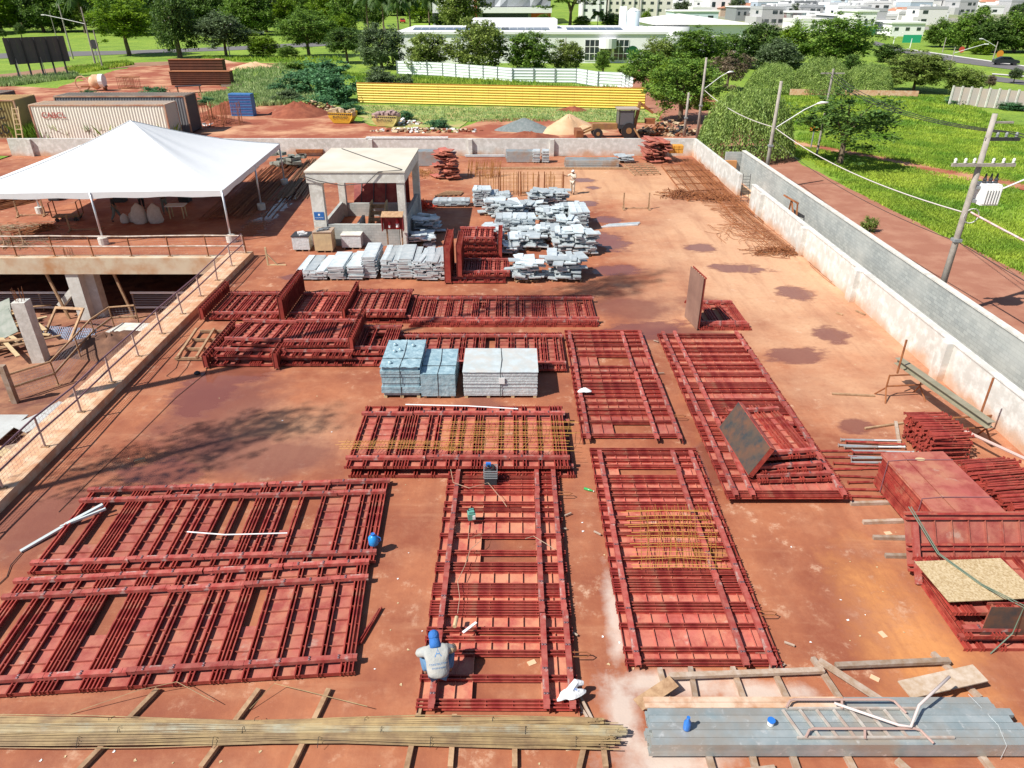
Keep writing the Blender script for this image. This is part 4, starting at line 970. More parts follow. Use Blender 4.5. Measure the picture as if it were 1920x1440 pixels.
# ramp railing
rp=[PB(22,752),PB(110,722),PB(152,672),PB(182,640),PB(215,615),PB(262,612)]
railing('sagging timber and mesh railing along the dug ramp in the pit',[Vector((p.x,p.y,0)) for p in rp],B,1.25,postm=M['wood'],railm=M['wood'],spacing=2.6,r_=.05,netm_=mat('grey pit net',(.30,.30,.36),.8))
p=PB(30,755); mb=MB(); mb.box(p.x-.12,p.y-.12,B,p.x+.12,p.y+.12,B+1.9); mb.box(p.x-.3,p.y-.14,B+1.6,p.x-.121,p.y+.14,B+1.85); q=mb.build('timber_post',M['wood2']); tag(q,'thick dark timber post at the left end of the ramp railing','post')
# soil mounds in pit
def mound(name,lab,cx,cy,z0,rx,ry,h,m,seed,kind=None,cat='mound',n=22,jag=.25,pw=1.3):
    r=random.Random(seed); mb=MB(); vs=[(cx,cy,z0+h)];rings=9
    ph=[r.uniform(0,6) for _ in range(5)]
    for i in range(1,rings+1):
        q=i/rings
        for k in range(n):
            a=2*math.pi*k/n; s=1+.18*math.sin(2*a+ph[0])+.12*math.sin(3*a+ph[1]); zz=h*(1-q**pw)*(1+jag*r.uniform(-1,1)*(1-q)) if q<1 else -.03
            vs.append((cx+rx*q*s*math.cos(a),cy+ry*q*s*math.sin(a),z0+max(zz,-.03)))
    fs=[(0,1+k,1+(k+1)%n) for k in range(n)]+[(1+(i-1)*n+k,1+i*n+k,1+i*n+(k+1)%n,1+(i-1)*n+(k+1)%n) for i in range(1,rings) for k in range(n)]
    mb.add(vs,fs); q=mb.build(name,m,smooth=True); tag(q,lab,cat,None,kind); return q
dk=mat('dark wet soil',(.10,.05,.035),.95,var=(.2,.1,.06),scale=1.5,amt=.8,bump=1,bscale=5)
p=PB(215,650); mound('soil_mound','dark wet soil heap inside the ramp railing',p.x,p.y,B,2.4,1.9,.8,dk,1)
p=PB(60,790); mound('soil_mound','low orange soil bank in the pit at the left edge',p.x-1,p.y,B,3.,1.6,.35,M['base'],2)
p=PB(245,630); mb=MB(); mb.prism([(p.x-1.4,p.y-.9),(p.x+1.3,p.y-1.),(p.x+1.5,p.y+.9),(p.x-.8,p.y+1.)],B+.003,B+.35); q=mb.build('concrete_slab_piece',M['conc']); tag(q,'pale broken concrete slab piece beside the ramp railing','slab piece')
# boards in the pit
def board(lab,px0,px1,w,z,m,th=.04,name='board',dz=0):
    a=PB(*px0,z);b=PB(*px1,z); mb=MB(); mb.bar(a,b+Vector((0,0,dz)),w,th); q=mb.build(name,m); tag(q,lab,'board'); return q
WB=mat('off white board',(.52,.54,.53),.6,var=(.42,.42,.40),scale=1.5,amt=.6)
board('long white board lying in the pit near the kerb',(35,805),(172,742),1.1,B+.45,WB)
board('square white board lying at the left edge of the pit',(-30,800),(28,800),1.9,B+.42,WB)
board('small white board on the long white board in the pit',(85,775),(120,755),.6,B+.52,WB)
board('timber plank under the white boards in the pit',(-20,815),(60,812),.3,B+.1,M['wood'])
board('brown plank lying across the pit below the white boards',(0,845),(60,830),.5,B+.05,M['wood2'])
board('long pale plank in the pit at the lower left',(-10,842),(55,865),.45,B+.12,M['poly'])
board('pale form board on the pit floor at the left bottom',(-10,940),(60,905),1.6,B+.1,M['conc'])
board('timber ledge along the pit side below the kerb',(130,870),(250,765),.5,B+1.9,M['poly'])
# scattered timber litter behind left column
r=random.Random(21)
for k in range(34):
    x=r.uniform(-25,95); y=r.uniform(575,668); 
    if 60<x<100 and y>640: continue
    a=PB(x,y); L_=r.uniform(1,3.2); an=r.gauss(.1,.5); mb=MB(); mb.box(-L_/2,-.1,0,L_/2,.1,.05); q=mb.build('scrap_plank',M['wood'] if k%3 else M['poly'],None,(a.x,a.y,B+.05+k*.018),an); tag(q,'brown scrap plank in the jumbled timber heap behind the pit column','plank','scrap planks in the pit')
for x,y,w,l,an,lab in ((14,640,1.3,1.8,.5,'tilted grey green form sheet in the pit left of the column'),(10,615,1.3,1.5,.3,'smaller tilted grey sheet at the left edge of the pit')):
    a=PB(x,y); mb=MB(); mb.box(-w/2,-l/2,0,w/2,l/2,.05); q=mb.build('form_sheet',mat('grey green sheet',(.19,.22,.18),.7,var=(.30,.31,.27),scale=2,amt=.8)); q.location=(a.x,a.y,B+.9); q.rotation_euler=(.5,-.35,an); tag(q,lab,'form sheet')
# timber frame with tarp on slope
a=PB(118,628); o=T('leaning_netted_frame','leaning timber frame with grey netting in the pit','timber frame',(a.x,a.y,B+.3),rot=(.75,-.1,-.35))
for b in ((-1.1,-.9,1.1,-.75),(-1.1,1.2,1.1,1.35),(-1.1,-.749,-.95,1.199),(.95,-.749,1.1,1.199)): mb=MB(); mb.box(b[0],b[1],0,b[2],b[3],.08); mb.build('frame_bar',M['wood'],o)
mb=MB()
for i in range(30): mb.box(-1.3+i*.13,-2.1,-.02+.02*math.sin(i),-1.25+i*.13,.2,.0+.02*math.sin(i))
for i in range(16): mb.box(-1.3,-2.1+i*.14,-.045,2.6,-2.07+i*.14,-.03)
mb.build('netting',mat('blue grey net',(.24,.29,.40),.8),o)
# ================================================================ rebar bundles at lower left
def bundle(lab,x0,x1,yc,wid,z,n,seed,m,curve=.0):
    o=T('rebar_bundle',lab,'rebar bundle',(0,0,0)); r=random.Random(seed); 
    for g in range(3):
        mb=MB()
        for k in range(n//3):
            oy=r.gauss(0,wid*.28); oz=r.random()*.13*(1-min(1,abs(oy)/(wid*.6)))+.01; xa=x0+r.uniform(-.3,.3); xb=x1+r.uniform(-.35,.1); pts=[]
            ph=r.uniform(-.08,.08)
            for i in range(9):
                t=i/8; x=xa+(xb-xa)*t; pts.append((x,yc+oy*(.75+.5*math.sin(t*5+seed)**2)+curve*math.sin(t*math.pi)+ph*math.sin(t*6),z+oz+.01*math.sin(t*9+k)))
            mb.tube(pts,.011,4)
        mb.build('bar_strand',m,o)
    x=x0+1.6
    while x<x1: mb=MB(); mb.tube([(x,yc-wid*.6,z+.02),(x+.01,yc,z+.165),(x+.02,yc+wid*.6,z+.02)],.006,4); mb.build('tie_wire',M['cable'],o); x+=r.uniform(2.,3.)
    return o
rb2=mat('pale rusted rebar',(.42,.33,.18),.5,var=(.26,.18,.10),scale=1.2,amt=1.,var2=(.37,.35,.26),scale2=2.)
bundle('long tied rebar bundle on timbers at the lower left, rear of the three',-12,1.75,9.08,.23,.115,66,1,M['rebar'],-.06)
bundle('long tied rebar bundle on timbers at the lower left, middle of the three',-12,2.15,8.87,.24,.13,72,2,rb2,.05)
bundle('long tied rebar bundle on timbers at the lower left, nearest the camera',-12,2.0,8.67,.21,.115,60,3,M['rebar'],.1)
for k,(x,y0,y1,dx) in enumerate([(-10.1,7.9,9.0,.2),(-8.1,8.0,9.9,.75),(-5.8,8.2,9.9,.55),(-4.15,8.0,9.9,.35),(-2.0,7.7,9.6,.15),(-1.15,8.2,9.3,.0),(.05,8.2,9.2,0),(1.1,7.7,9.0,.4),(1.75,8.2,9.1,0.)]):
    mb=MB(); mb.bar((x,y0,.055),(x+dx,y1,.055),.1,.1); q=mb.build('timber_bearer',M['wood']); tag(q,'short timber bearer under the rebar bundles','timber','bearers under the rebar bundles')
mb=MB(); mb.tube([(-8.9,9.35,.03),(-7.6,9.75,.25),(-6.9,9.9,.3),(-6.,9.5,.2)],.008,4); q=mb.build('bent_wire',M['rebar']); tag(q,'thin bent wire sticking up behind the rebar bundles at the left','wire')
mb=MB(); mb.tube([(-5.3,9.45,.05),(-4.9,9.9,.25),(-4.2,9.75,.2),(-2.9,9.4,.2)],.008,4); q=mb.build('bent_wire',M['rebar']); tag(q,'thin bent wire behind the rebar bundles, near the white board end','wire')
# ================================================================ galvanised channels at lower right
o=T('steel_channel_bundle','long bundle of pale galvanised channels on timbers, nearest the camera','channel bundle',(0,0,0))
def chan(x0,x1,y0,w,z,h,m,nm='channel'):
    mb=MB(); mb.box(x0,y0,z,x1,y0+.006,z+h); mb.box(x0,y0+w-.006,z,x1,y0+w,z+h); mb.box(x0,y0+.0061,z+h-.006,x1,y0+w-.0061,z+h); mb.box(x0,y0+.0061,z+h*.4,x1-.02,y0+w-.0061,z+h*.4+.02); mb.build(nm,m,o)
r=random.Random(4)
gm2=mat('dusty galvanised channel',(.31,.37,.38),.42,metal=.35,var=(.42,.46,.46),scale=2.5,amt=.8,var2=(.38,.34,.29),scale2=.8,rnd=.07,var3=(.62,.62,.60),scale3=6.,lo3=.6)
rust2=mat('orange stained channel',(.55,.33,.20),.6,var=(.66,.50,.38),scale=1.5,amt=.8,var2=(.42,.20,.1),scale2=2)
y=8.42
for row in range(4):
    for k in range(5):
        yy=8.40+k*.157; x0=2.55+r.uniform(0,.12); x1=9.95+r.uniform(-.3,.12)-(.25 if k>2 else 0)
        chan(x0,x1,yy,.15,.1+row*.085,.083,gm2)
for row in range(3):
    for k in range(2):
        yy=9.19+k*.155; chan(2.95+r.uniform(0,.1),9.6+r.uniform(-.2,.05),yy,.15,.1+row*.085,.083,gm2)
for k in range(2): chan(2.62,6.5+.1*k,9.21+k*.13,.12,.36,.05,rust2,'rusty_channel')
for x in (9.2,): mb=MB(); mb.tube([(x,8.36,.08),(x,8.37,.45),(x+.1,8.8,.452),(x-.05,9.52,.40)],.004,5); mb.build('tie_strap',M['film2'],o)
for k,(x,yy,a,L_) in enumerate([(3.2,9.62,1.62,.9),(3.75,9.6,1.5,.95),(4.75,9.6,1.6,.95),(5.65,9.6,1.65,1.),(6.75,9.62,1.75,1.2),(9.6,9.8,1.9,1.2)]):
    mb=MB(); mb.box(0,-.05,0,L_,.05,.1); q=mb.build('timber_bearer',M['wood2'],None,(x,yy-.1,.003),a); tag(q,'grey timber rung of the ladder like frame behind the channel bundle','timber','rungs behind the channel bundle')
for x0,y0,x1,y1,lab in ((3.3,10.15,6.6,10.3,'long grey timber across the rungs behind the channel bundle, left half'),(6.9,10.42,9.4,10.55,'long grey timber behind the channel bundle, right half'),(6.6,10.55,7.5,9.55,'grey timber lying slanted behind the middle of the channel bundle')):
    mb=MB(); mb.bar((x0,y0,.16),(x1,y1,.16),.12,.08); q=mb.build('timber_rail',M['wood2']); tag(q,lab,'timber')
mb=MB(); mb.bar((8.0,9.72,.28),(9.75,10.1,.32),.42,.03); q=mb.build('plank',mat('pale wide plank',(.55,.45,.36),.8,var=(.42,.3,.2),scale=5,amt=.8)); tag(q,'wide pale plank lying behind the right part of the channel bundle','plank')
mb=MB(); mb.bar((2.55,9.5,.1),(3.35,9.95,.25),.3,.03); q=mb.build('plank',M['wood']); tag(q,'dark tilted board at the left end behind the channel bundle','plank')
for k,(x,yy,a,L_) in enumerate([(3.75,7.6,1.6,.85),(4.5,7.7,1.5,.8),(5.3,7.8,1.55,.7),(6.4,7.7,1.65,.8),(7.6,7.75,2.1,.7),(9.,7.6,1.7,.85),(3.9,8.05,.12,1.),(6.5,7.72,.02,3.2)]):
    mb=MB(); mb.box(0,-.06,0,L_,.06,.09); q=mb.build('timber_bearer',M['wood2'],None,(x,yy,.003+.02*(k>5)),a); tag(q,'grey timber piece in front of the channel bundle','timber','timber pieces in front of the channel bundle')
# guard frames (ladder) on top
ldm=mat('ladder steel',(.36,.27,.22),.5,var=(.45,.42,.38),scale=4,amt=.8)
o=T('steel_ladder','rusty pale steel ladder section lying on the galvanised channels','ladder',(0,0,.455))
for y0 in (8.5,9.12): mb=MB(); mb.box(5.35,y0,0,8.3 if y0<9 else 7.9,y0+.04,.05); mb.build('side_rail',ldm,o)
for k in range(8): mb=MB(); mb.bar((5.45+k*.33,8.541,.02),(5.28+k*.33,9.119,.02),.05,.03); mb.build('rung',ldm,o)
rl=mat('pinkish hoop rail',(.42,.28,.24),.5)
for y0,x0,x1,lab in ((9.25,5.45,7.5,'bent hoop rail lying on the channels behind the ladder'),(8.62,5.6,7.7,'bent hoop rail lying on the channels across the ladder')):
    o=T('hoop_rail',lab,'rail',(0,0,0)); mb=MB(); mb.tube([(x0-.1,y0-.12,.53),(x0,y0,.56),(x0+.1,y0+.03,.56),(x1-.1,y0+.03,.56),(x1,y0,.55),(x1+.12,y0-.25,.53)],.025,7); mb.build('hoop',rl,o); mb=MB(); mb.tube([((x0+x1)/2,y0,.55),((x0+x1)/2-.06,y0-.15,.53)],.025,6); mb.build('stub',rl,o)
mb=MB(); mb.tube([(6.3,9.2,.56),(7.3,8.68,.62),(7.5,8.64,.62),(7.8,9.0,.75),(8.6,9.5,.95)],.028,7); q=mb.build('bent_conduit',mat('pale conduit',(.62,.53,.50),.5),smooth=True); tag(q,'bent pale conduit sticking up from the channel bundle','conduit')
o=T('blue_bottle','blue plastic bottle standing on the channel bundle','bottle',(3.32,8.72,.45)); mb=MB(); mb.lathe([(.065,0),(.07,.03),(.07,.2),(.03,.27),(.03,.3)],12); mb.build('bottle_body',M['blue'],o,smooth=True); mb=MB(); mb.lathe([(.035,.301),(.035,.34)],10); mb.build('cap',M['blue'],o)
o=T('lidded_tub','small white tub with a blue lid on the channel bundle','tub',(4.95,8.82,.45)); mb=MB(); mb.lathe([(.06,0),(.065,.1)],14); mb.build('tub_body',M['white'],o); mb=MB(); mb.lathe([(.075,.101),(.075,.125)],14); mb.build('lid',M['blue'],o)
# ================================================================ small things on the forms
def matmesh(lab,x0,x1,y0,y1,z,nx,ny,m,seed,r_=.006,skew=.1):
    r=random.Random(seed); mb=MB()
    for i in range(nx):
        x=x0+(x1-x0)*(i+r.uniform(-.3,.3))/nx; mb.tube([(x,y0+r.uniform(-.1,.1),z+.01),(x+skew*r.uniform(.2,1),(y0+y1)/2,z+.03+r.uniform(0,.03)),(x+skew,y1+r.uniform(-.1,.1),z+.012)],r_,3,False)
    for j in range(ny):
        y=y0+(y1-y0)*(j+r.uniform(-.3,.3))/ny; mb.tube([(x0-.15+r.uniform(-.1,.1),y,z),((x0+x1)/2,y+r.uniform(-.03,.05),z+.03),(x1+.1+r.uniform(-.1,.2),y+r.uniform(-.05,.05),z)],r_,3,False)
    q=mb.build('bar_mat',m); tag(q,lab,'reinforcing mesh'); return q
yel=mat('yellow orange bar',(.50,.25,.05),.6)
matmesh('yellow orange bar mat along the front of the centre form',-5.2,-1.8,18.05,18.6,.56,34,5,yel,1,.007)
matmesh('yellow orange bar mat on the right rear half of the centre form',-2.1,1.9,18.9,19.8,.56,26,7,yel,2,.007)
matmesh('yellow orange bar mat at the right front of the centre form',-2.,1.6,17.9,18.9,.60,16,8,yel,3,.007,.3)
matmesh('orange bar mat on the form right of the worker',3.2,5.1,13.2,15.6,.32,18,16,yel,4,.008,.35)
mb=MB(); mb.tube([(-3.6,20.75,.56),(-1.5,20.62,.58),(.2,20.45,.57)],.022,8); q=mb.build('white_tube',M['white']); tag(q,'straight white tube lying on the rear edge of the centre form','tube')
mb=MB(); mb.tube([(-8.55,14.55,.31),(-7.5,14.4,.34),(-6.6,14.42,.35),(-5.9,14.5,.31)],.018,8); q=mb.build('white_tube',M['white']); tag(q,'gently curved white tube lying on the upper left form','tube')
gp=mat('grey plastic channel',(.50,.55,.55),.5)
mb=MB(); mb.bar((-12.1,15.05,.12),(-11.35,15.7,.3),.1,.06); mb.bar((-12.75,14.1,.04),(-12.05,15.15,.1),.1,.05); mb.bar((-12.2,15.0,.1),(-11.2,15.55,.28),.06,.06); q=mb.build('broken_channel',gp); tag(q,'broken pale grey channel at the left end of the upper left form','channel')
mb=MB(); mb.tube([(-12.7,14.1,.03),(-12.7,13.6,.03),(-12.55,13.2,.02),(-12.6,12.9,.02)],.012,5); q=mb.build('dark_cable',M['cable']); tag(q,'short dark cable hanging from the broken grey channel','cable')
for pts,lab in (([P(*q,.015) for q in ((400,650),(385,700),(330,745),(255,820),(180,890),(110,960))],'long thin cable running diagonally over the left of the yard'),([P(*q,.015) for q in ((388,620),(345,652),(330,690),(312,705),(330,712),(350,690),(360,670))],'loop of thin cable on the yard beside the timber grid')):
    mb=MB(); mb.tube(pts,.009,5); q=mb.build('ground_cable',M['cable']); tag(q,lab,'cable')
# timber grid on the left
p=P(328,678); o=T('timber_grid','timber grid frame lying flat left of the red stacks','timber grid',(p.x,p.y,0),0)
for k in range(4): mb=MB(); mb.bar((.15+k*.75,0,.2),(-.15+k*.75+.0,2.7,.2),.09,.09); mb.build('long_bar',M['wood'],o)
for k in range(4): mb=MB(); mb.box(0,.02+k*.87,.05,2.4,.1+k*.87,.154); mb.build('cross_bar',M['wood'],o)
for (x,y,lab,m,L_) in ((392,850,'small brown timber stub on the yard left of the centre',M['wood'],.3),):
    p=P(263,866); mb=MB(); mb.box(-.15,-.06,0,.15,.06,.1); q=mb.build('timber_stub',M['wood'],None,(p.x,p.y,.003),.5); tag(q,'small timber stub alone on the left of the yard','timber')
p=P(370,701); mb=MB(); mb.lathe([(.1,0),(.13,.05),(.05,.11)],7,(p.x,p.y,.003)); q=mb.build('black_lump',M['black']); tag(q,'small black lump on the damp yard near the timber grid','lump')
# blue jug
p=P(701,1020,.3); o=T('blue_jug','bright blue plastic jug on the right end of the upper left form','jug',(p.x,p.y,.3)); mb=MB(); mb.lathe([(.11,0),(.13,.03),(.13,.22),(.07,.28),(.05,.30)],14); mb.build('jug_body',mat('bright blue',(.02,.25,.62),.35),o,smooth=True); mb=MB(); mb.lathe([(.055,.301),(.055,.34)],10); mb.build('cap',M['blue'],o); mb=MB(); mb.tube([(.13,0,.08),(.19,0,.12),(.19,0,.2),(.1,0,.26)],.014,6); mb.build('handle',M['blue'],o)
# grinder / teal power tool
p=P(884,970,.28); o=T('power_tool','teal power tool standing on the centre bottom form','power tool',(p.x,p.y,.26),.2); mb=MB(); mb.box(-.1,-.1,0,.1,.1,.2); mb.box(-.07,-.08,.2001,.07,.08,.26); mb.build('tool_body',mat('teal paint',(.12,.32,.26),.5),o); mb=MB(); mb.box(.02,-.12,.03,.09,-.101,.15); mb.build('tool_panel',M['white'],o); mb=MB(); mb.tube([(-.08,0,.26),(-.07,0,.34),(.07,0,.34),(.08,0,.26)],.014,6); mb.build('handle',M['black'],o)
for pts,lab in (([P(*q,.30) for q in ((880,985),(878,1010),(905,1000),(900,1015),(882,1030),(872,1060),(858,1090),(862,1120),(858,1150))],'thin pale cord running from the teal tool to the worker'),([P(*q,.30) for q in ((985,1010),(1000,1005),(1025,1020),(1040,1030))],'short looped wire on the right part of the centre bottom form'),([P(*q,.30) for q in ((845,880),(850,905),(880,915),(915,905),(940,935),(950,950))],'dark wire across the top end of the centre bottom form')):
    mb=MB(); mb.tube(pts,.008,5); q=mb.build('tool_cord',mat('pale cord',(.45,.33,.22),.7)); tag(q,lab,'cord')
# milk crate
p=P(920,895,.28); o=T('plastic_crate','grey mesh crate with dark rolled gear between the centre forms','crate',(p.x,p.y,.05)); 
for b in ((-.2,-.18,.2,-.165),(-.2,.165,.2,.18),(-.2,-.164,-.185,.164),(.185,-.164,.2,.164)):
    for z in (.3,.38,.46,.54): mb=MB(); mb.box(b[0],b[1],z,b[2],b[3],z+.035); mb.build('crate_side',M['grey'],o)
mb=MB(); mb.box(-.18,-.16,.0,.18,.16,.29); mb.build('crate_base',M['dark'],o)
mb=MB(); 
for k in range(8): a=k*.8; mb.tube([(.12*math.cos(a+t),.1*math.sin(a+t),.42+.025*k+.02*math.sin(t*3)) for t in (0,.8,1.6,2.4,3.2)],.028,6)
q=mb.build('coiled_gear',M['black']); q.location=(p.x,p.y,.05); tag(q,'dark coiled gear inside the grey crate','coil')
mb=MB(); mb.box(-.06,-.03,0,.09,.05,.1); q=mb.build('blue_cloth',M['blue'],None,(p.x-.08,p.y+.1,.62)); tag(q,'blue cloth on top of the dark gear in the crate','cloth')
# yellow cylinder, white strip
p=P(853,1172,.3); mb=MB(); mb.tube([(0,0,.06),(.03,.28,.06)],.045,9); q=mb.build('yellow_roll',M['poly'],None,(p.x,p.y-.1,.3)); tag(q,'short yellowish roll on the form above the worker','roll')
mb=MB(); a=P(868,1186,.32);b=P(893,1167,.32); mb.bar(a,b,.06,.02); q=mb.build('paper_strip',M['white']); tag(q,'white folded paper strip on the form right of the worker','paper')
def clothlump(name,lab,cx,cy,z,rx,ry,h,m,seed,cat,rot=0,sub=14):
    r=random.Random(seed); mb=MB(); vs=[(0,0,h)]; n=sub; rings=6; ph=[r.uniform(0,6) for _ in range(4)]
    for i in range(1,rings+1):
        q=i/rings
        for k in range(n):
            a=2*math.pi*k/n; s=1+.25*math.sin(2*a+ph[0])+.15*math.sin(3*a+ph[1])+.1*math.sin(5*a+ph[2]); vs.append((rx*q*s*math.cos(a),ry*q*s*math.sin(a),max(0,h*(1-q**2)+h*.25*r.uniform(-1,1)*(1-q)+h*.12*math.sin(7*a)*q*(1-q)*4)))
    fs=[(0,1+k,1+(k+1)%n) for k in range(n)]+[(1+(i-1)*n+k,1+i*n+k,1+i*n+(k+1)%n,1+(i-1)*n+(k+1)%n) for i in range(1,rings) for k in range(n)]
    mb.add(vs,fs); q=mb.build(name,m,None,(cx,cy,z),rot,smooth=True); tag(q,lab,cat); return q
p=P(1096,732,.3); clothlump('white_bag','small white plastic bag on the left side of the right centre form',p.x,p.y,.28,.2,.15,.12,M['white'],3,'bag')
# jacket hung on form end
wc=mat('white cotton',(.80,.80,.80),.8,bump=.6,bscale=12)
p=P(1072,1298,.35); q=clothlump('white_shirt','white shirt draped over the lower right corner of the centre bottom form',p.x-.02,p.y,.3,.30,.13,.13,wc,5,'shirt',.55,22); q['label']='white shirt draped over the lower right corner of the centre bottom form'
mb=MB(); a=Vector((.1,.08,.1)); mb.tube([(-.0,.02,.08),(.2,.1,.1),(.34,.05,.05)],[.09,.08,.05],8); mb.build('sleeve',wc,q)
text('OBRAS',.06,M['blue'],q,(.06,.0,.14),(.3,0,-1.2))
mb=MB(); p=P(1088,1330); mb.bar((p.x,p.y+.25,.1),(p.x+.22,p.y-.25,.02),.05,.05); mb.bar((p.x-.02,p.y+.1,.03),(p.x+.12,p.y-.2,.02),.05,.03); q=mb.build('stick',M['wood2']); tag(q,'short grey sticks lying under the draped white shirt','stick')
# green bottle
p=P(1103,920); o=T('green_bottle','green plastic bottle lying on the slab between the two long forms','bottle',(p.x,p.y,.04),-.5); mb=MB(); mb.tube([(-.13,0,0),(.06,0,0),(.12,0,0),(.16,0,0)],[.04,.04,.018,.018],10); mb.build('bottle_body',mat('green bottle',(.05,.35,.10),.2),o,smooth=True); mb=MB(); mb.tube([(.161,0,0),(.18,0,0)],.02,8); mb.build('cap',M['white'],o)
# end plugs sticking out of the forms: little timber chocks and hooks
r=random.Random(9)
for k,(x,y) in enumerate(((1425,1225),(1446,1262),(1480,1208),(1465,1250),(1120,1000),(1055,992),(1065,965),(1075,1188),(1240,700),(1770,1238),(1230,640))):
    p=P(x,y,.05); mb=MB(); mb.box(-.11,-.02,0,.11,.02,.03); q=mb.build('timber_chock',M['wood2'],None,(p.x,p.y,.05),r.uniform(-.7,.7)); tag(q,'tiny pale timber chock sticking out beside the red forms','chock','chocks beside the red forms')
for k,(x,y,lab) in enumerate(((1090,1227,'rusty lifting loop at the right of the form with the worker'),(1060,925,'rusty lifting loop at the upper right of the form with the worker'),(1440,1150,'rusty lifting loop on the right side of the form with the orange mat'),(1275,780,'rusty lifting loop on the right side of the form with the white bag'))):
    p=P(x,y,.2); mb=MB(); mb.tube([(-.2,-.06,0),(.12,-.06,0),(.2,0,0),(.12,.06,0),(-.2,.06,0)],.014,6); q=mb.build('lifting_loop',M['rust'],None,(p.x,p.y,.2)); tag(q,lab,'lifting loop')
# litter on the slab
for k in range(60):
    x,y=r.choice([(r.uniform(700,800),r.uniform(900,1400)),(r.uniform(1090,1190),r.uniform(830,1400)),(r.uniform(1480,1700),r.uniform(950,1250)),(r.uniform(20,1200),r.uniform(1395,1438)),(r.uniform(1400,1750),r.uniform(520,800)),(r.uniform(150,640),r.uniform(720,900))])
    p=P(x,y); s=r.uniform(.015,.04); mb=MB(); mb.add([(-s,-s*.6,.004),(s,-s*.4,.008),(s*.7,s*.6,.004),(-s*.5,s*.8,.012)],((0,1,2,3),))
    q=mb.build('paper_scrap',M['poly'] if k%3 else M['white'],None,(p.x,p.y,.004),r.uniform(0,6)); tag(q,'tiny pale scrap littering the slab','scrap','tiny scraps littering the slab')
# two orange cards inside the centre form
for k,(x,y) in enumerate(((997,1243),(952,990),(915,998),(845,1383),(862,1380),(1065,1400),(1655,1190),(1640,1272),(203,1385),(1665,1000))):
    p=P(x,y); mb=MB(); mb.box(-.09,-.06,0,.09,.06,.012); q=mb.build('card_piece',mat('pale orange card',(.66,.45,.28),.8),None,(p.x,p.y,.004),r.uniform(0,3)); tag(q,'small pale orange card piece lying on the slab','card','orange card pieces on the slab')
# ================================================================ right side: trestle, wall side bars, cages
o=T('steel_beam','greenish grey steel beam resting on two trestles by the right wall','beam',(0,0,0)); a=Vector((14.0,23.05,.98));b=Vector((14.75,18.6,.98))
mb=MB(); bm_=mat('greenish grey beam',(.24,.22,.15),.6,var=(.32,.28,.2),scale=2,amt=.8)
for z in (0,.2): mb.bar(a+Vector((0,0,z)),b+Vector((0,0,z)),.26,.02)
mb.bar(a+Vector((0,0,.1)),b+Vector((0,0,.1)),.02,.178); mb.build('beam_section',bm_,o)
for s,(x,y) in enumerate(((13.95,22.2),(14.65,19.35))):
    o=T('steel_trestle','brown steel trestle with splayed feet under the %s end of the grey beam'%('far' if s==0 else 'near'),'trestle',(x,y,0),.1)
    for sx in (-.75,.75): mb=MB(); mb.tube([(sx,-.35,0),(sx*.85,0,.45),(sx*.85,0,.96)],.03,6); mb.tube([(sx,.35,0),(sx*.85,0,.45)],.03,6); mb.build('leg',M['rust'],o)
    for z in (.5,.93): mb=MB(); mb.tube([(-.63,0,z),(.63,0,z)],.03,6); mb.build('cross_tube',M['rust'],o)
    sx=-.3 if s==0 else .35
    mb=MB(); mb.tube([(sx,.1,.95),(sx,.12,2.25)],.035,6); mb.build('upright_tube',M['rust'],o)
for x0,y0,x1,y1,lab in ((1560,738,1640,742,'brown timber batten lying alone on the pale slab'),(1622,803,1700,792,'brown timber batten leaning toward the square prop bundle'),(1568,586,1580,590,'tiny timber bit on the slab near the right wall'),(1605,582,1622,590,'short pale timber sliver by the right wall')):
    a=P(x0,y0,.04);b=P(x1,y1,.04); mb=MB(); mb.bar(a,b,.07,.05); q=mb.build('batten',M['wood']); tag(q,lab,'batten')
# rebar cages lying along right wall
def cage(lab,a,b,w,h,nb,m,seed,step=.35,r_=.014):
    o=T('rebar_cage',lab,'rebar cage',(0,0,0)); a=Vector(a);b=Vector(b); d=(b-a); L=d.length; d/=L; s=Vector((-d.y,d.x,0)); r=random.Random(seed)
    mb=MB()
    for k in range(nb):
        for z in (0.03,h): q=s*(w*(k/(nb-1)-.5)); mb.tube([a+q+Vector((0,0,z+r.uniform(0,.05))),(a+b)/2+q+Vector((0,0,z+r.uniform(0,.08)))+s*r.uniform(-.05,.05),b+q+Vector((0,0,z+r.uniform(0,.05)))],r_,4,False)
    mb.build('long_bar',m,o); mb=MB(); u=.1
    while u<L: p=a+d*u; mb.tube([p-s*w/2+Vector((0,0,.02)),p+s*w/2+Vector((0,0,.02)),p+s*w/2+Vector((0,0,h)),p-s*w/2+Vector((0,0,h)),p-s*w/2+Vector((0,0,.02))],r_*.7,4,False); u+=step*r.uniform(.7,1.2)
    mb.build('stirrup',m,o); return o
cage('long rusty rebar cage along the foot of the right wall, rear one',(15.1,63,0),(15.2,49,0),1.1,.35,4,M['rust'],1)
cage('long rusty rebar cage beside the rear cage by the right wall, inner one',(13.2,60.5,0),(13.9,49.5,0),1.2,.3,4,M['rust'],2)
cage('flat rusty rebar cage by the right wall in front of the heap of coils',(15.0,48.5,0),(15.6,38.5,0),.55,.22,4,M['rust'],3,.25)
cage('second flat rusty rebar cage by the right wall, inner one',(14.1,47,0),(14.6,39.5,0),.6,.2,3,M['rust'],4,.5)
bars('loose rusty bars lying crosswise by the right wall',(1330,395),(1400,392),12,4,3.2,8,None,.014)
bars('rusty bars lying along the right wall behind the coils',(1300,300),(1420,420),26,4,2.4,9,None,.018,hump=.2,bend=.5)
bars('thin loose bars along the foot of the right wall near the pilaster',(1515,490),(1575,540),6,4,.6,10,None,.012,hump=.02)
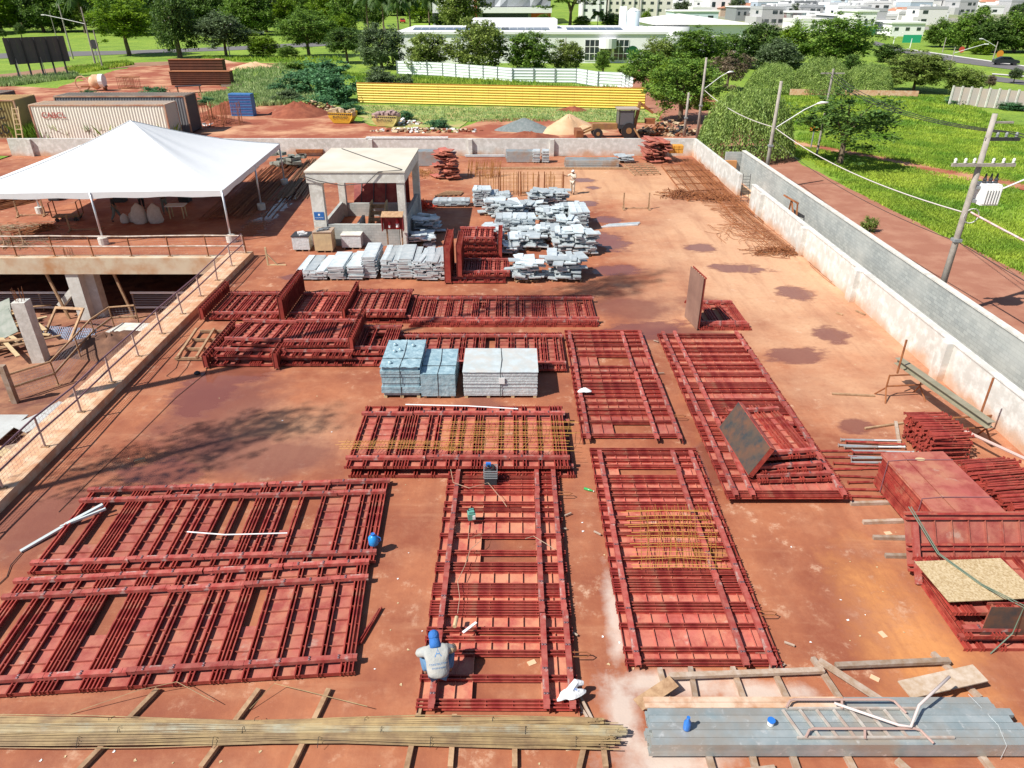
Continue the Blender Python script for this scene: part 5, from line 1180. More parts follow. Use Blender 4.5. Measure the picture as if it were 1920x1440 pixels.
tangle('rusty coil heap of wire by the right wall, upper one',P(1275,368).x,P(1275,368).y,1.1,1.3,90,11,M['rust'],.6,.022)
tangle('rusty coil heap of wire by the right wall, beside the upper one',P(1335,372).x,P(1335,372).y,1.3,1.1,90,12,M['rust'],.5,.022)
tangle('rusty coil of wire at the near end of the cages by the right wall',P(1455,474).x,P(1455,474).y,1.2,.8,110,13,M['rust'],.45,.016)
tangle('thin bent rusty bars on the slab beside the cages',P(1400,440).x,P(1400,440).y,1.6,2.5,60,14,M['rust'],.25,.012)
tangle('orange wire mess on the far slab left of the bar cages',P(793,328).x,P(793,328).y,.9,.9,60,15,M['rebar2'],.6,.014)
o=T('ladder_frame','dark upright ladder like bar cage leaning in the gap of the right wall','rebar cage',(16.2,49.6,0),.0)
for x in (-.25,.25): mb=MB(); mb.tube([(x,0,0),(x,.3,1.9)],.02,5); mb.build('side_bar',M['dark'],o)
for k in range(9): mb=MB(); mb.tube([(-.25,.03+k*.032,.15+k*.2),(.25,.03+k*.032,.15+k*.2)],.014,4); mb.build('rung',M['dark'],o)
# standing cages in the middle distance
def standcage(lab,px0,px1,pyb,nb,seed,h=1.35,m=None):
    a=P(px0,pyb);b=P(px1,pyb); r=random.Random(seed); o=T('standing_cage',lab,'rebar cage',(a.x,a.y,0)); w=b.x-a.x
    mb=MB()
    for k in range(nb): x=w*r.random(); mb.tube([(x,r.uniform(0,.9),.0),(x+r.uniform(-.02,.02),r.uniform(0,.9),h+r.uniform(0,.3))],.014,4,False)
    mb.build('vertical_bar',m or M['rebar2'],o); mb=MB()
    for z in (.15,.45,.75,1.05,1.35):
        for y in (0,.9): mb.tube([(-.05,y,z*h/1.35),(w+.05,y,z*h/1.35)],.01,4,False)
    mb.build('horizontal_bar',m or M['rebar2'],o)
    for x in (0,w): mb=MB(); mb.bar((x,0,0),(x,.02,h+.2),.06); mb.bar((x,.9,0),(x,.92,h+.2),.06); mb.build('end_frame',M['rust'],o)
standcage('standing orange bar cage in the row behind the cluster, left one',900,935,368,14,1)
standcage('standing orange bar cage in the row behind the cluster, second one',938,972,368,12,2)
standcage('standing orange bar cage in the row behind the cluster, third one',976,1010,368,16,3)
standcage('standing orange bar cage in the row behind the cluster, nearest the worker',1021,1056,368,14,4)
for k,(x,y) in enumerate(((885,332),(900,330),(915,334),(928,331))):
    p=P(x,y); mb=MB(); rr=random.Random(k)
    for i in range(10): x_=rr.uniform(-.35,.35); mb.tube([(x_,rr.uniform(-.3,.3),.0),(x_+rr.uniform(.05,.2),rr.uniform(-.2,.3),1.2+rr.uniform(-.2,.2))],.016,4,False)
    for z in (.2,.5,.8): mb.tube([(-.35,0,z),(.45,0,z)],.012,4,False)
    q=mb.build('bar_bunch',M['rebar2'],None,(p.x,p.y,.003)); tag(q,'small bunch of upright orange bars between the dark red heap and the cages','rebar bunch','small upright bar bunches')
for px0,px1,py,lab in ((895,1180,318,'long brown beam lying across the far slab'),(1190,1260,330,'')):
    if lab: a=P(px0,py);b=P(px1,py); mb=MB(); mb.box(a.x,a.y,.01,b.x,a.y+.18,.16); q=mb.build('long_timber',M['wood']); tag(q,lab,'timber')
def grid(lab,pts,n,m,z=.06,w=.07):
    a,b,c,d=[P(*q) for q in pts]; o=T('timber_grating',lab,'timber grid',(0,0,0))
    for k in range(n+1):
        t=k/n; p=a.lerp(b,t);q=d.lerp(c,t); mb=MB(); mb.bar(p+Vector((0,0,z)),q+Vector((0,0,z)),w,w); mb.build('bar',m,o)
    for k in range(6):
        t=k/5; p=a.lerp(d,t);q=b.lerp(c,t); mb=MB(); mb.bar(p+Vector((0,0,z+w)),q+Vector((0,0,z+w)),w*.8,w*.8); mb.build('cross_bar',m,o)
grid('timber grating lying flat in front of the red far corner heap, left one',((1170,310),(1222,310),(1238,328),(1190,330)),4,M['wood'])
grid('rusty grating lying flat in front of the red far corner heap, right one',((1240,312),(1330,312),(1370,372),(1290,378)),5,M['rust'])
grid('timber grating lying flat by the orange hose',((835,362),(868,362),(862,368),(815,370)),5,M['wood'])
# steel A frame between walls
p=P(1480,385,.0); o=T('red_a_frame','red steel A frame standing between the two right walls','frame',(17.0,43.,0))
for a,b in (((-.0,-1.2,0),(0,-.7,1.9)),((0,.6,0),(0,.3,1.8)),((0,-.7,1.85),(0,1.2,1.75)),((0,-1.2,.1),(0,.3,1.8)),((.05,-.7,1.8),(-.25,1.0,1.9))): mb=MB(); mb.bar(a,b,.08); mb.build('tube',M['rust'],o)
mb=MB(); mb.box(16.45,56.3,.3,17.35,56.54,1.5); q=mb.build('orange_board',mat('orange board',(.55,.25,.09),.8)); tag(q,'orange board against the grey return wall','board')
# ================================================================ people
skin=mat('skin',(.30,.15,.09),.6); 
def skinfig(name,verts,edges,radii,m,parent,lvl=1,smooth=True):
    me=bpy.data.meshes.new(name); me.from_pydata([tuple(v) for v in verts],edges,[]); me.materials.append(m)
    o=ob(name,me,parent); md=o.modifiers.new('skin','SKIN'); 
    for i,(sv,r) in enumerate(zip(me.skin_vertices[0].data,radii)):
        sv.radius=(r,r) if not hasattr(r,'__len__') else r; sv.use_root=(i==0)
    md.use_smooth_shade=True
    s=o.modifiers.new('sub','SUBSURF'); s.levels=lvl; s.render_levels=lvl
    return o
def person(lab,loc,rz,J,shirt,pants,hair,hat=None,shoes=None,sleeve=.6,vest=None):
    """J: joints dict pelvis chest neck head  Lsh Lel Lwr Lha  Lhip Lkn Lan Lto (and R)"""
    o=T('person',lab,'person',loc,rz); V={k:Vector(v) for k,v in J.items()}
    K=['pelvis','chest','neck','headc','headt','Lsh','Lel','Lwr','Rsh','Rel','Rwr','Lhip','Lkn','Lan','Lto','Rhip','Rkn','Ran','Rto']
    E_=[('pelvis','chest'),('chest','neck'),('neck','headc'),('headc','headt'),('chest','Lsh'),('Lsh','Lel'),('Lel','Lwr'),('chest','Rsh'),('Rsh','Rel'),('Rel','Rwr'),('pelvis','Lhip'),('Lhip','Lkn'),('Lkn','Lan'),('Lan','Lto'),('pelvis','Rhip'),('Rhip','Rkn'),('Rkn','Ran'),('Ran','Rto')]
    rad=dict(pelvis=.12,chest=.13,neck=.055,headc=(.085,.10),headt=.07,Lsh=.06,Lel=.045,Lwr=.03,Rsh=.06,Rel=.045,Rwr=.03,Lhip=.09,Lkn=.06,Lan=.04,Lto=.04,Rhip=.09,Rkn=.06,Ran=.04,Rto=.04)
    vs=[V[k] for k in K]; es=[(K.index(a),K.index(b)) for a,b in E_]; rr=[rad[k] for k in K]
    for s in 'LR':      # palm, five fingers
        w_=V[s+'wr']; d=(w_-V[s+'el']).normalized(); side=d.cross(Vector((0,0,1)));  side=side.normalized() if side.length>.1 else Vector((1,0,0))
        wi=K.index(s+'wr'); vs.append(w_+d*.07); rr.append((.035,.018)); pi_=len(vs)-1; es.append((wi,pi_))
        for f,(off,ln) in enumerate(((-.028,.065),(-.010,.08),(.010,.075),(.028,.058))):
            a=len(vs); b0=w_+d*.085+side*off; vs+= [b0,b0+d*ln*.55,b0+d*ln*.9+Vector((0,0,-.025))]; rr+= [.009,.008,.007]; es+= [(pi_,a),(a,a+1),(a+1,a+2)]
        a=len(vs); t0=w_+d*.03+side*-.035; vs+=[t0,t0+d*.04+side*-.02]; rr+=[.011,.009]; es+=[(pi_,a),(a,a+1)]
    skinfig('body',vs,es,rr,skin,o)
    # shirt
    up=(V['chest']-V['pelvis'])
    sv=[V['pelvis']-up*.12,V['pelvis']+up*.55,V['chest'],V['chest'].lerp(V['neck'],.7),V['Lsh'],V['Lsh'].lerp(V['Lel'],sleeve),V['Rsh'],V['Rsh'].lerp(V['Rel'],sleeve)]
    skinfig('shirt',sv,[(0,1),(1,2),(2,3),(2,4),(4,5),(2,6),(6,7)],[(.165,.13),(.165,.13),(.185,.14),.075,.085,.075,.085,.075],shirt,o)
    skinfig('trousers',[V['pelvis'],V['Lhip'],V['Lkn'],V['Lan'].lerp(V['Lkn'],.08),V['Rhip'],V['Rkn'],V['Ran'].lerp(V['Rkn'],.08)],[(0,1),(1,2),(2,3),(0,4),(4,5),(5,6)],[(.16,.14),.115,.085,.065,.115,.085,.065],pants,o)
    for s in 'LR': skinfig('shoe',[V[s+'an']+Vector((0,0,-.02)),V[s+'to']],[(0,1)],[.055,.045],shoes or M['black'],o)
    h=V['headc']; f=Vector(J.get('face',(0,-1,0))).normalized(); u=(V['headt']-V['neck']).normalized(); sd=f.cross(u).normalized()
    mb=MB()
    for s in (-1,1): 
        c=h+f*.095+sd*.032*s+u*.01; mb.lathe([(.001,-.01),(.012,0),(.001,.01)],6,c)
    mb.build('eyes',M['dark'],o)
    mb=MB(); c=h+f*.1-u*.02; mb.lathe([(.012,-.02),(.014,0),(.004,.03)],6,c); 
    for s in (-1,1): c=h+sd*.092*s; mb.lathe([(.008,-.03),(.016,0),(.008,.03)],6,c)
    mb.build('nose_and_ears',skin,o)
    mb=MB(); c=h+f*.092-u*.05; mb.bar(c-sd*.022,c+sd*.022,.012); mb.build('mouth',mat('lips',(.25,.08,.06),.6),o)
    hm=hat or hair; mb=MB(); prof=[(.108,-.04),(.113,.01),(.10,.065),(.06,.105),(.01,.12)] ; base=h+u*.02-f*.012
    q_=u.to_track_quat('Z','Y').to_matrix(); vs=[];n=14
    for r0,z in prof:
        for k in range(n): a=2*math.pi*k/n; vs.append(base+q_@Vector((r0*math.cos(a),r0*math.sin(a),z)))
    fs=[(i*n+k,i*n+(k+1)%n,(i+1)*n+(k+1)%n,(i+1)*n+k) for i in range(4) for k in range(n)]; fs.append(tuple(4*n+k for k in range(n))); mb.add(vs,fs)
    if hat: mb.add([h+u*.03+f*.1-sd*.08,h+u*.03+f*.1+sd*.08,h+u*.02+f*.19+sd*.05,h+u*.02+f*.19-sd*.05,h+u*.045+f*.1-sd*.08,h+u*.045+f*.1+sd*.08,h+u*.03+f*.19+sd*.05,h+u*.03+f*.19-sd*.05],((0,3,2,1),(4,5,6,7),(0,1,5,4),(1,2,6,5),(2,3,7,6),(3,0,4,7)))
    mb.build('helmet' if hat else 'hair',hm,o,smooth=True)
    return o
stand=dict(pelvis=(0,0,.95),chest=(0,0,1.28),neck=(0,0,1.48),headc=(0,-.02,1.60),headt=(0,-.01,1.69),Lsh=(.19,0,1.40),Lel=(.25,.02,1.12),Lwr=(.25,-.12,.90),Rsh=(-.19,0,1.40),Rel=(-.25,.02,1.12),Rwr=(-.25,-.12,.90),Lhip=(.10,0,.90),Lkn=(.12,-.02,.5),Lan=(.12,.03,.08),Lto=(.13,-.14,.045),Rhip=(-.10,0,.90),Rkn=(-.12,-.02,.5),Ran=(-.12,.03,.08),Rto=(-.13,-.14,.045))
cream=mat('cream work clothes',(.62,.56,.46),.85,bump=.4,bscale=15)
p=P(1073,364); J=dict(stand); J.update(Rel=(-.32,-.25,1.30),Rwr=(-.5,-.42,1.36),Lel=(.24,-.08,1.14),Lwr=(.12,-.25,1.2),Rkn=(-.14,.1,.5),Ran=(-.16,.22,.1),Rto=(-.16,.06,.045))
person('worker in cream clothes and a white helmet standing by the orange bar cages',(p.x,p.y,.003),-.5,J,cream,cream,M['black'],hat=M['white'],sleeve=.95)
blk=mat('dark clothes',(.03,.03,.035),.85); gpt=mat('grey green trousers',(.16,.18,.17),.85)
p=P(220,415); J=dict(stand); J.update(Lkn=(.12,-.18,.5),Lan=(.12,-.32,.1),Lto=(.13,-.48,.045),Ran=(-.12,.3,.12),Rkn=(-.12,.08,.5),Rto=(-.12,.15,.045))
person('person in a dark top and grey trousers walking under the tent, leftmost of three',(p.x,p.y,.003),2.0,J,blk,gpt,M['black'],sleeve=.95)
p=P(268,392); person('person in dark clothes standing behind the big sacks under the tent',(p.x,p.y,.003),1.0,dict(stand),blk,blk,M['black'],sleeve=.9)
p=P(312,401); J=dict(stand); J.update(Lel=(.2,-.2,1.15),Lwr=(.05,-.35,1.2),Rel=(-.2,-.2,1.15),Rwr=(-.02,-.35,1.18))
person('person in a dark top and grey trousers standing between the sacks and the table',(p.x,p.y,.003),.6,J,blk,gpt,M['black'],sleeve=.9)
# crouching worker, seen from behind
lb=mat('pale blue grey work shirt',(.34,.355,.35),.85,var=(.44,.43,.39),scale=4,amt=.8,bump=1.,bscale=6)
jn=mat('blue jeans',(.10,.20,.34),.85,bump=.4,bscale=20)
J=dict(pelvis=(0,-.10,.30),chest=(-.02,.12,.62),neck=(-.04,.25,.76),headc=(-.05,.33,.83),headt=(-.05,.39,.89),
 Lsh=(-.24,.12,.68),Lel=(-.44,.22,.50),Lwr=(-.38,.46,.32),Rsh=(.18,.16,.68),Rel=(.34,.26,.48),Rwr=(.30,.48,.30),
 Lhip=(-.13,-.06,.26),Lkn=(-.32,.28,.42),Lan=(-.26,.05,.09),Lto=(-.28,.22,.045),Rhip=(.13,-.06,.26),Rkn=(.30,.30,.40),Ran=(.24,.05,.09),Rto=(.26,.22,.045),face=(0,.75,-.6))
p=P(822,1262,.2)
bcl=mat('blue cloth hood',(.03,.14,.42),.85,bump=.5,bscale=25)
mat('faded blue print',(.10,.22,.42),.8)
W=person('crouching worker seen from behind in a pale shirt and blue hood',(p.x+.02,p.y-.1,.21),.13,J,lb,jn,M['black'],hat=bcl,sleeve=.62)
for ch in [c for c in bpy.data.objects if c.parent==W and c.name.startswith('shirt')]: bpy.data.objects.remove(ch)
sv=[(.0,-.20,.24),(.0,-.17,.36),(-.005,-.08,.50),(-.01,.05,.62),(-.02,.15,.67),(-.03,.2,.70),(-.22,.13,.66),(-.43,.20,.52),(.18,.16,.66),(.33,.22,.54)]
q=skinfig('shirt',sv,[(0,1),(1,2),(2,3),(3,4),(4,5),(3,6),(6,7),(3,8),(8,9)],[(.23,.15),(.25,.17),(.255,.17),(.235,.15),(.16,.12),.10,(.125,.11),.095,(.115,.1),.09],lb,W,2); q['label']='pale grey blue work shirt'
mb=MB(); mb.tube([(-.03,.14,.70),(-.04,.24,.765),(-.05,.335,.83)],[.14,.112,.10],12); mb.build('neck_hood',bcl,W,smooth=True)
mb=MB(); vs=[]; 
for i in range(13):
    a=math.pi*(1.0+i/12); vs+=[(.0+.225*math.cos(a),-.13+.17*math.sin(a),.40),(.0+.20*math.cos(a),-.15+.15*math.sin(a),.27)]
mb.add(vs,[(2*i,2*i+1,2*i+3,2*i+2) for i in range(12)]); 0 and mb.build('shirt_hem',mat('beige hem',(.55,.50,.42),.85),W,smooth=True)
# glove and rag on the right
mb=MB(); mb.tube([(.24,.12,.62),(.34,.24,.52),(.34,.42,.40)],[.08,.075,.05],8); mb.build('tan_sleeve',mat('tan sleeve',(.45,.33,.2),.85,bump=.6),W,smooth=True)
dirn=math.atan2(.32,.22)
for body,size,off in (('A',.23,.66),('CONSTRUTORA',.052,.47),('ENGENHARIA',.046,.40)):
    t=off-.3; c=Vector((0.02,-.10,.30)).lerp(Vector((-.01,.13,.62)),t/.36) if 0 else Vector((.02,-.10+.62*t,.30+.9*t))
    nrm=Vector((0,-.8,.6)).normalized()
    tx=text(body,size,mat('faded blue print',(.05,.16,.38),.8),W,c+nrm*.32,(math.radians(54),0,.05)); tx['wrap']=1
# ================================================================ poles and cables
def epole(lab,x,y,h,arm=None,lean=0,big=False):
    o=T('utility_pole',lab,'utility pole',(x,y,0)); mb=MB(); mb.tube([(0,0,-.05),(0,0,h*.5),(0,0,h)],[.15,.125,.10],10); mb.build('shaft',M['pole'],o,smooth=True)
    if arm:
        z,L_,rise,dx,dy=arm; mb=MB(); mb.tube([(.1,0,z),(dx*.7,dy*.7,z+rise*.75),(dx,dy,z+rise)],.035,6); mb.build('lamp_arm',mat('white lamp arm',(.7,.7,.7),.4),o)
        mb=MB(); mb.tube([(dx*.98,dy*.98,z+rise-.02),(dx*1.08,dy*1.08,z+rise+.04),(dx*1.25,dy*1.25,z+rise+.05)],[.05,.1,.06],8); mb.build('lamp_head',M['white'],o,smooth=True)
    mb=MB(); mb.box(-.16,-.16,h*.42,.16,.16,h*.42+.12); mb.build('band',M['grey'],o)
    return o
PX=18.6
o=epole('tall concrete utility pole with a transformer at the right edge',PX,29.,8.7,(5.3,3,1.3,2.6,-.4))
# crossarms
mb=MB(); mb.box(-.1,-.06,7.7,1.25,.06,7.82); mb.build('cross_arm',M['dark'],o)
mb=MB(); mb.box(-1.2,-.22,6.75,1.3,-.12,6.87); mb.build('cross_arm',M['pole'],o)
mb=MB(); mb.box(.1,-.05,8.35,.8,.05,8.42); mb.build('cross_arm',M['pole'],o)
for x,z in ((.35,7.82),(.7,7.82),(1.1,7.82),(-1.1,6.87),(-.7,6.87),(-.35,6.87),(.4,6.87),(.8,6.87),(1.2,6.87)):
    mb=MB(); mb.lathe([(.03,0),(.07,.04),(.035,.08),(.07,.12),(.03,.2)],8,(x,-.0 if z>7 else -.17,z+.001)); mb.build('insulator',M['white'] if z<7 else M['grey'],o,smooth=True)
mb=MB(); mb.box(.28,-.36,5.25,1.0,.36,6.0); 
for k in range(6): mb.box(.34+k*.11,-.46,5.32,.37+k*.11,-.361,5.95)
mb.box(.31,-.34,6.0,.97,.34,6.06); mb.build('transformer_tank',M['white'],o)
for k in range(3): mb=MB(); mb.lathe([(.06,0),(.09,.05),(.06,.1),(.09,.15),(.05,.2),(.03,.38)],8,(.4+k*.23,0,6.061)); mb.build('transformer_bushing',M['dark'],o)
mb=MB(); mb.box(.1,-.1,5.3,.279,.1,5.42); mb.box(.1,-.1,5.85,.279,.1,5.95); mb.build('transformer_bracket',M['grey'],o)
mb=MB(); mb.tube([(.3*math.cos(t*.5)+.25,-.1,4.75+.3*math.sin(t*.5)) for t in range(27)],.02,5); mb.build('cable_coil',M['white'],o)
epole('utility pole with a white street lamp beside the feathery tree',PX,53.1,7.5,(4.4,3,1.7,2.7,-.3)); epole('utility pole with a street lamp near the far right corner of the wall',PX-.1,74.2,7.5,(4.7,3,1.5,2.2,0))
def cable(lab,a,b,sag,m,r_=.02,name='overhead_cable'):
    a=Vector(a);b=Vector(b); mb=MB(); mb.tube([a.lerp(b,i/16)-Vector((0,0,sag*4*(i/16)*(1-i/16))) for i in range(17)],r_,5); q=mb.build(name,m); tag(q,lab,'cable'); return q
A,Bq,Cq=Vector((PX,29,0)),Vector((PX,53.1,0)),Vector((PX,74.2,0))
cable('thick pale twisted cable between the transformer pole and the lamp pole',Bq+Vector((.15,0,4.4)),A+Vector((-.15,0,4.9)),.5,M['cablew'],.03)
cable('thin dark low cable between the two nearest poles',Bq+Vector((.15,0,3.6)),A+Vector((-.15,0,3.7)),.5,M['cable'],.014)
cable('thick pale twisted cable from the lamp pole to the far corner pole',Bq+Vector((-.1,0,4.5)),Cq+Vector((.1,0,4.6)),.4,M['cablew'],.028)
cable('red and white twisted cable leaving the transformer pole to the right',A+Vector((.2,0,4.9)),A+Vector((2.5,-24,4.9)),.5,mat('red white cable',(.55,.2,.16),.6,var=(.7,.7,.7),scale=4,amt=.5),.045)
cable('thin dark low cable leaving the transformer pole to the right',A+Vector((.15,0,3.6)),A+Vector((2.,-24,3.6)),.4,M['cable'],.014)
for k in range(3): cable('black upper wire from the transformer pole to the field pole, wire %s'%('nearest the crossarm tip','in the middle','nearest the pole')[k],A+Vector((1.1-.35*k,0,8.0)),(27.5-.4*k,66,6.9),.8,M['cable'],.02)
for k in range(2): cable('black upper wire leaving the transformer pole, %s one'%('outer','inner')[k],A+Vector((1.1-.35*k,0,8.0)),A+Vector((8-.6*k,-20,8.2)),.6,M['cable'],.02)
p=P(1672,262); 
o=T('field_pole','thin pole half hidden behind the lone field tree','utility pole',(27.4,66,0)); mb=MB(); mb.tube([(0,0,0),(0,0,7.2)],.1,8); mb.build('shaft',M['pole'],o); mb=MB(); mb.box(-1,-.05,6.8,1,.05,6.9); mb.build('cross_arm',M['pole'],o)
def lamp(lab,px,py,pyt,side=1,m=None,L_=3.5,r_=.13):
    p=PT(px,py); h=HT(px,pyt,p.y)-p.z; o=T('street_lamp',lab,'street lamp',p); mb=MB(); mb.tube([(0,0,0),(0,0,h)],[r_,r_*.6],8); mb.build('shaft',m or M['pole'],o)
    if side: 
        mb=MB(); mb.tube([(0,0,h*.72),(side*L_*.6,0,h*.72+1.0),(side*L_,0,h*.72+1.6)],.06,6); mb.build('lamp_arm',mat('white lamp arm',(.7,.7,.7),.4),o)
        mb=MB(); mb.box(min(side*L_,side*(L_+.7)),-.15,h*.72+1.53,max(side*L_,side*(L_+.7)),.15,h*.72+1.7); mb.build('lamp_head',M['white'],o)
    return o
lamp('tall leaning looking pole with a long lamp arm right of the billboard',180,124,13,-1,None,7.5,.2)
lamp('thin concrete pole just right of the long armed lamp pole',193,128,55,0,None,3,.16); lamp('concrete pole directly behind the right end of the billboard',137,110,8,0,None,3,.2); lamp('pale thin pole behind the top of the billboard',106,70,20,0,None)
lamp('thin pale lamp pole among the trees at upper left centre',432,110,40,1,None,.8); lamp('pale pole standing before the orchard trees by the white fence',1059,136,70,0); lamp('pale lamp pole behind the big round tree at the far right fence',1238,128,75,1,None,3); lamp('thin pole in front of the pale centre left tree',727,120,50,0)
lamp('street lamp on the right between the road and the round bushy trees',1780,130,88,1,None,5.5); lamp('street lamp beyond the curving road, near the forest edge',1767,98,70,0); lamp('street lamp beyond the curving road, right of the first forest lamp',1861,113,78,-1,None,3.5)
lamp('white topped pole beside the grey road far right, nearest the green sign',1706,90,72,0,M['white']); lamp('white topped pole by the grey road far right, left of the green sign',1675,82,68,1,M['white'],2)
lamp('tall mast among the palms at the upper left centre',495,62,0,0,M['white'])
# signs
def rsign(lab,px,py,pyt,shape,m,s=.5):
    p=PT(px,py); h=HT(px,pyt,p.y)-p.z; o=T('road_sign',lab,'road sign',p); mb=MB(); mb.tube([(0,0,0),(0,0,h)],.06,6); mb.build('post',M['grey'],o); mb=MB()
    if shape=='o': mb.tube([(0,-.07,h),(0,-.1,h)],s,14)
    else: mb.box(-s*2,-.1,h-s,s*2,-.07,h+s*.6)
    mb.build('sign_face',m,o); return o
grn=mat('green sign',(.02,.35,.18),.5)
rsign('green direction sign above the curving road',1708,80,71,'r',grn,1.4); rsign('round red bordered sign before the forest on the right',1801,101,93,'o',mat('red sign',(.6,.08,.06),.5),.7); rsign('orange diamond sign near the forest edge on the right',1873,107,101,'o',mat('orange sign',(.65,.25,.03),.5),.8)
rsign('round black backed sign on a post right of the billboard',186,122,83,'o',M['dark'],.9); rsign('orange warning sign in the green field by the low footpath',1520,278,240,'r',mat('orange sign',(.65,.25,.03),.5),.22); 
o=epole('short dark post beside the far corner lamp pole',PX-1.0,76.,4.2)
# ================================================================ billboard
p0=P(38,149); p1=P(128,142); o=T('billboard','dark back of a large billboard on five leaning looking posts at the upper left','billboard',(p0.x,p0.y,0)); d=(p1-p0); L_=d.length
for k in range(5):
    q=d*(k/4); mb=MB(); mb.bar((q.x,q.y,0),(q.x,q.y,HT(38,72,p0.y)),.22); mb.build('post',M['dark'],o)
    if k in (1,3): mb=MB(); mb.bar((q.x+.1,q.y-3.,0),(q.x-2,q.y-.1,5.6),.1); mb.build('stay',M['pole'],o)
z0=HT(38,121,p0.y); z1=HT(38,71,p0.y); n=5
for k in range(n):
    a=d*(-.12+1.24*k/n); b=d*(-.12+1.24*(k+1)/n-.006); mb=MB(); mb.add([(a.x,a.y+.15,z0),(b.x,b.y+.15,z0),(b.x,b.y+.15,z1),(a.x,a.y+.15,z1),(a.x,a.y+.23,z0),(b.x,b.y+.23,z0),(b.x,b.y+.23,z1),(a.x,a.y+.23,z1)],((0,1,2,3),(7,6,5,4),(0,4,5,1),(1,5,6,2),(2,6,7,3),(3,7,4,0))); mb.build('back_panel',M['grey'] if 0 else mat('billboard back',(.075,.08,.085),.8,var=(.11,.10,.10),scale=.4,amt=.6),o)
# ================================================================ containers
def container(lab,x,y,L_,W_,H_,rz,side,top,end,txt=None,z=0):
    o=T('shipping_container',lab,'container',(x,y,z),rz); mb=MB(); n=int(L_/.28)
    for s in (0,1):
        yy=0 if s==0 else W_; vs=[];
        for i in range(n*2+1):
            dd=.05 if (i%2) else 0.; xx=L_*i/(n*2); off=dd if s==0 else -dd; vs+=[(xx,yy+off,.15),(xx,yy+off,H_-.12)]
        mb.add(vs,[(2*i,2*i+2,2*i+3,2*i+1) for i in range(n*2)])
    mb.build('corrugated_side',side,o)
    mb=MB(); mb.box(0,0,H_-.1,L_,W_,H_); i=.2
    while i<L_-.1: mb.box(i,.15,H_+.001,i+.14,W_-.15,H_+.03); i+=.3
    mb.build('roof',top,o); 
    mb=MB(); mb.box(L_-.04,.05,.15,L_,W_-.05,H_-.1); mb.build('end_wall',end,o); mb=MB(); mb.box(0,.05,.15,.04,W_-.05,H_-.1); mb.build('end_wall',end,o)
    mb=MB()
    for xx in (-.03,L_-.1):
        for yy in (-.03,W_-.1): mb.box(xx,yy,0,xx+.13,yy+.13,H_-.101)
    mb.box(.1,-.03,0,L_-.1,.1,.149); mb.box(.1,W_-.1,0,L_-.1,W_+.03,.149); mb.box(.1,-.031,H_-.13,L_-.1,-.001,H_+.001); mb.build('corner_frame',mat('rusty frame',(.38,.13,.07),.7,var=(.55,.4,.28),scale=.6,amt=.6),o)
    if txt: text(txt[0],txt[1],txt[2],o,(txt[3],-.05,txt[4]),(math.pi/2,0,0),ext=.01)
    return o
p=P(60,255); q=P(330,243); dp=q-p
crm=mat('cream container side',(.78,.78,.70),.6,var=(.70,.68,.58),scale=.5,amt=.5); crt=mat('dusty orange roof',(.62,.45,.30),.8,var=(.5,.42,.36),scale=.4,amt=.6)
grr=mat('dusty grey roof',(.20,.20,.18),.8,var=(.35,.26,.2),scale=.3,amt=.5); blc=mat('blackish container side',(.03,.035,.05),.6)
container('cream ribbed shipping container with red scrawl on its side',p.x+2.2,73.8,13.2,2.8,3.35,.012,crm,crt,mat('pale grey end',(.42,.45,.42),.6),('CABCL',.75,mat('faded red paint',(.45,.08,.07),.7),2.2,2.35))
container('dark grey roofed shipping container behind the cream one',p.x+2.6,77.6,13.3,2.9,3.7,.012,mat('dark slat side',(.16,.16,.17),.7),grr,blc)
ylc=mat('mustard container side',(.28,.23,.07),.7,var=(.22,.18,.08),scale=.5,amt=.5)
o=container('mustard yellow shipping container with large black letters at the left edge',-63.2,73.2,14.3,4.2,3.7,.10,ylc,mat('dusty yellow roof',(.74,.50,.20),.8,var=(.5,.32,.16),scale=.5,amt=.5),ylc,None)
text('MC',1.5,M['black'],o,(12.0,-.06,2.4),(math.pi/2,0,0),ext=.01); text('20',1.4,M['black'],o,(12.4,-.06,.95),(math.pi/2,0,0),ext=.01)
container('grey roofed container partly seen behind the mustard one',-66,82,10.5,3,3.4,.05,blc,grr,blc)
p=P(52,262); o=T('timber_ladder','pale timber ladder leaning on the end of the cream container','ladder',(-48.6,73.6,0))
for x in (0,.6): mb=MB(); mb.bar((x,-.9,0),(x,-.1,3.2),.09); mb.build('side_rail',M['poly'],o)
for k in range(7): t=(k+.6)/7; mb=MB(); mb.bar((.05,-.9+.8*t,3.2*t),(.55,-.9+.8*t,3.2*t),.07); mb.build('rung',M['poly'],o)
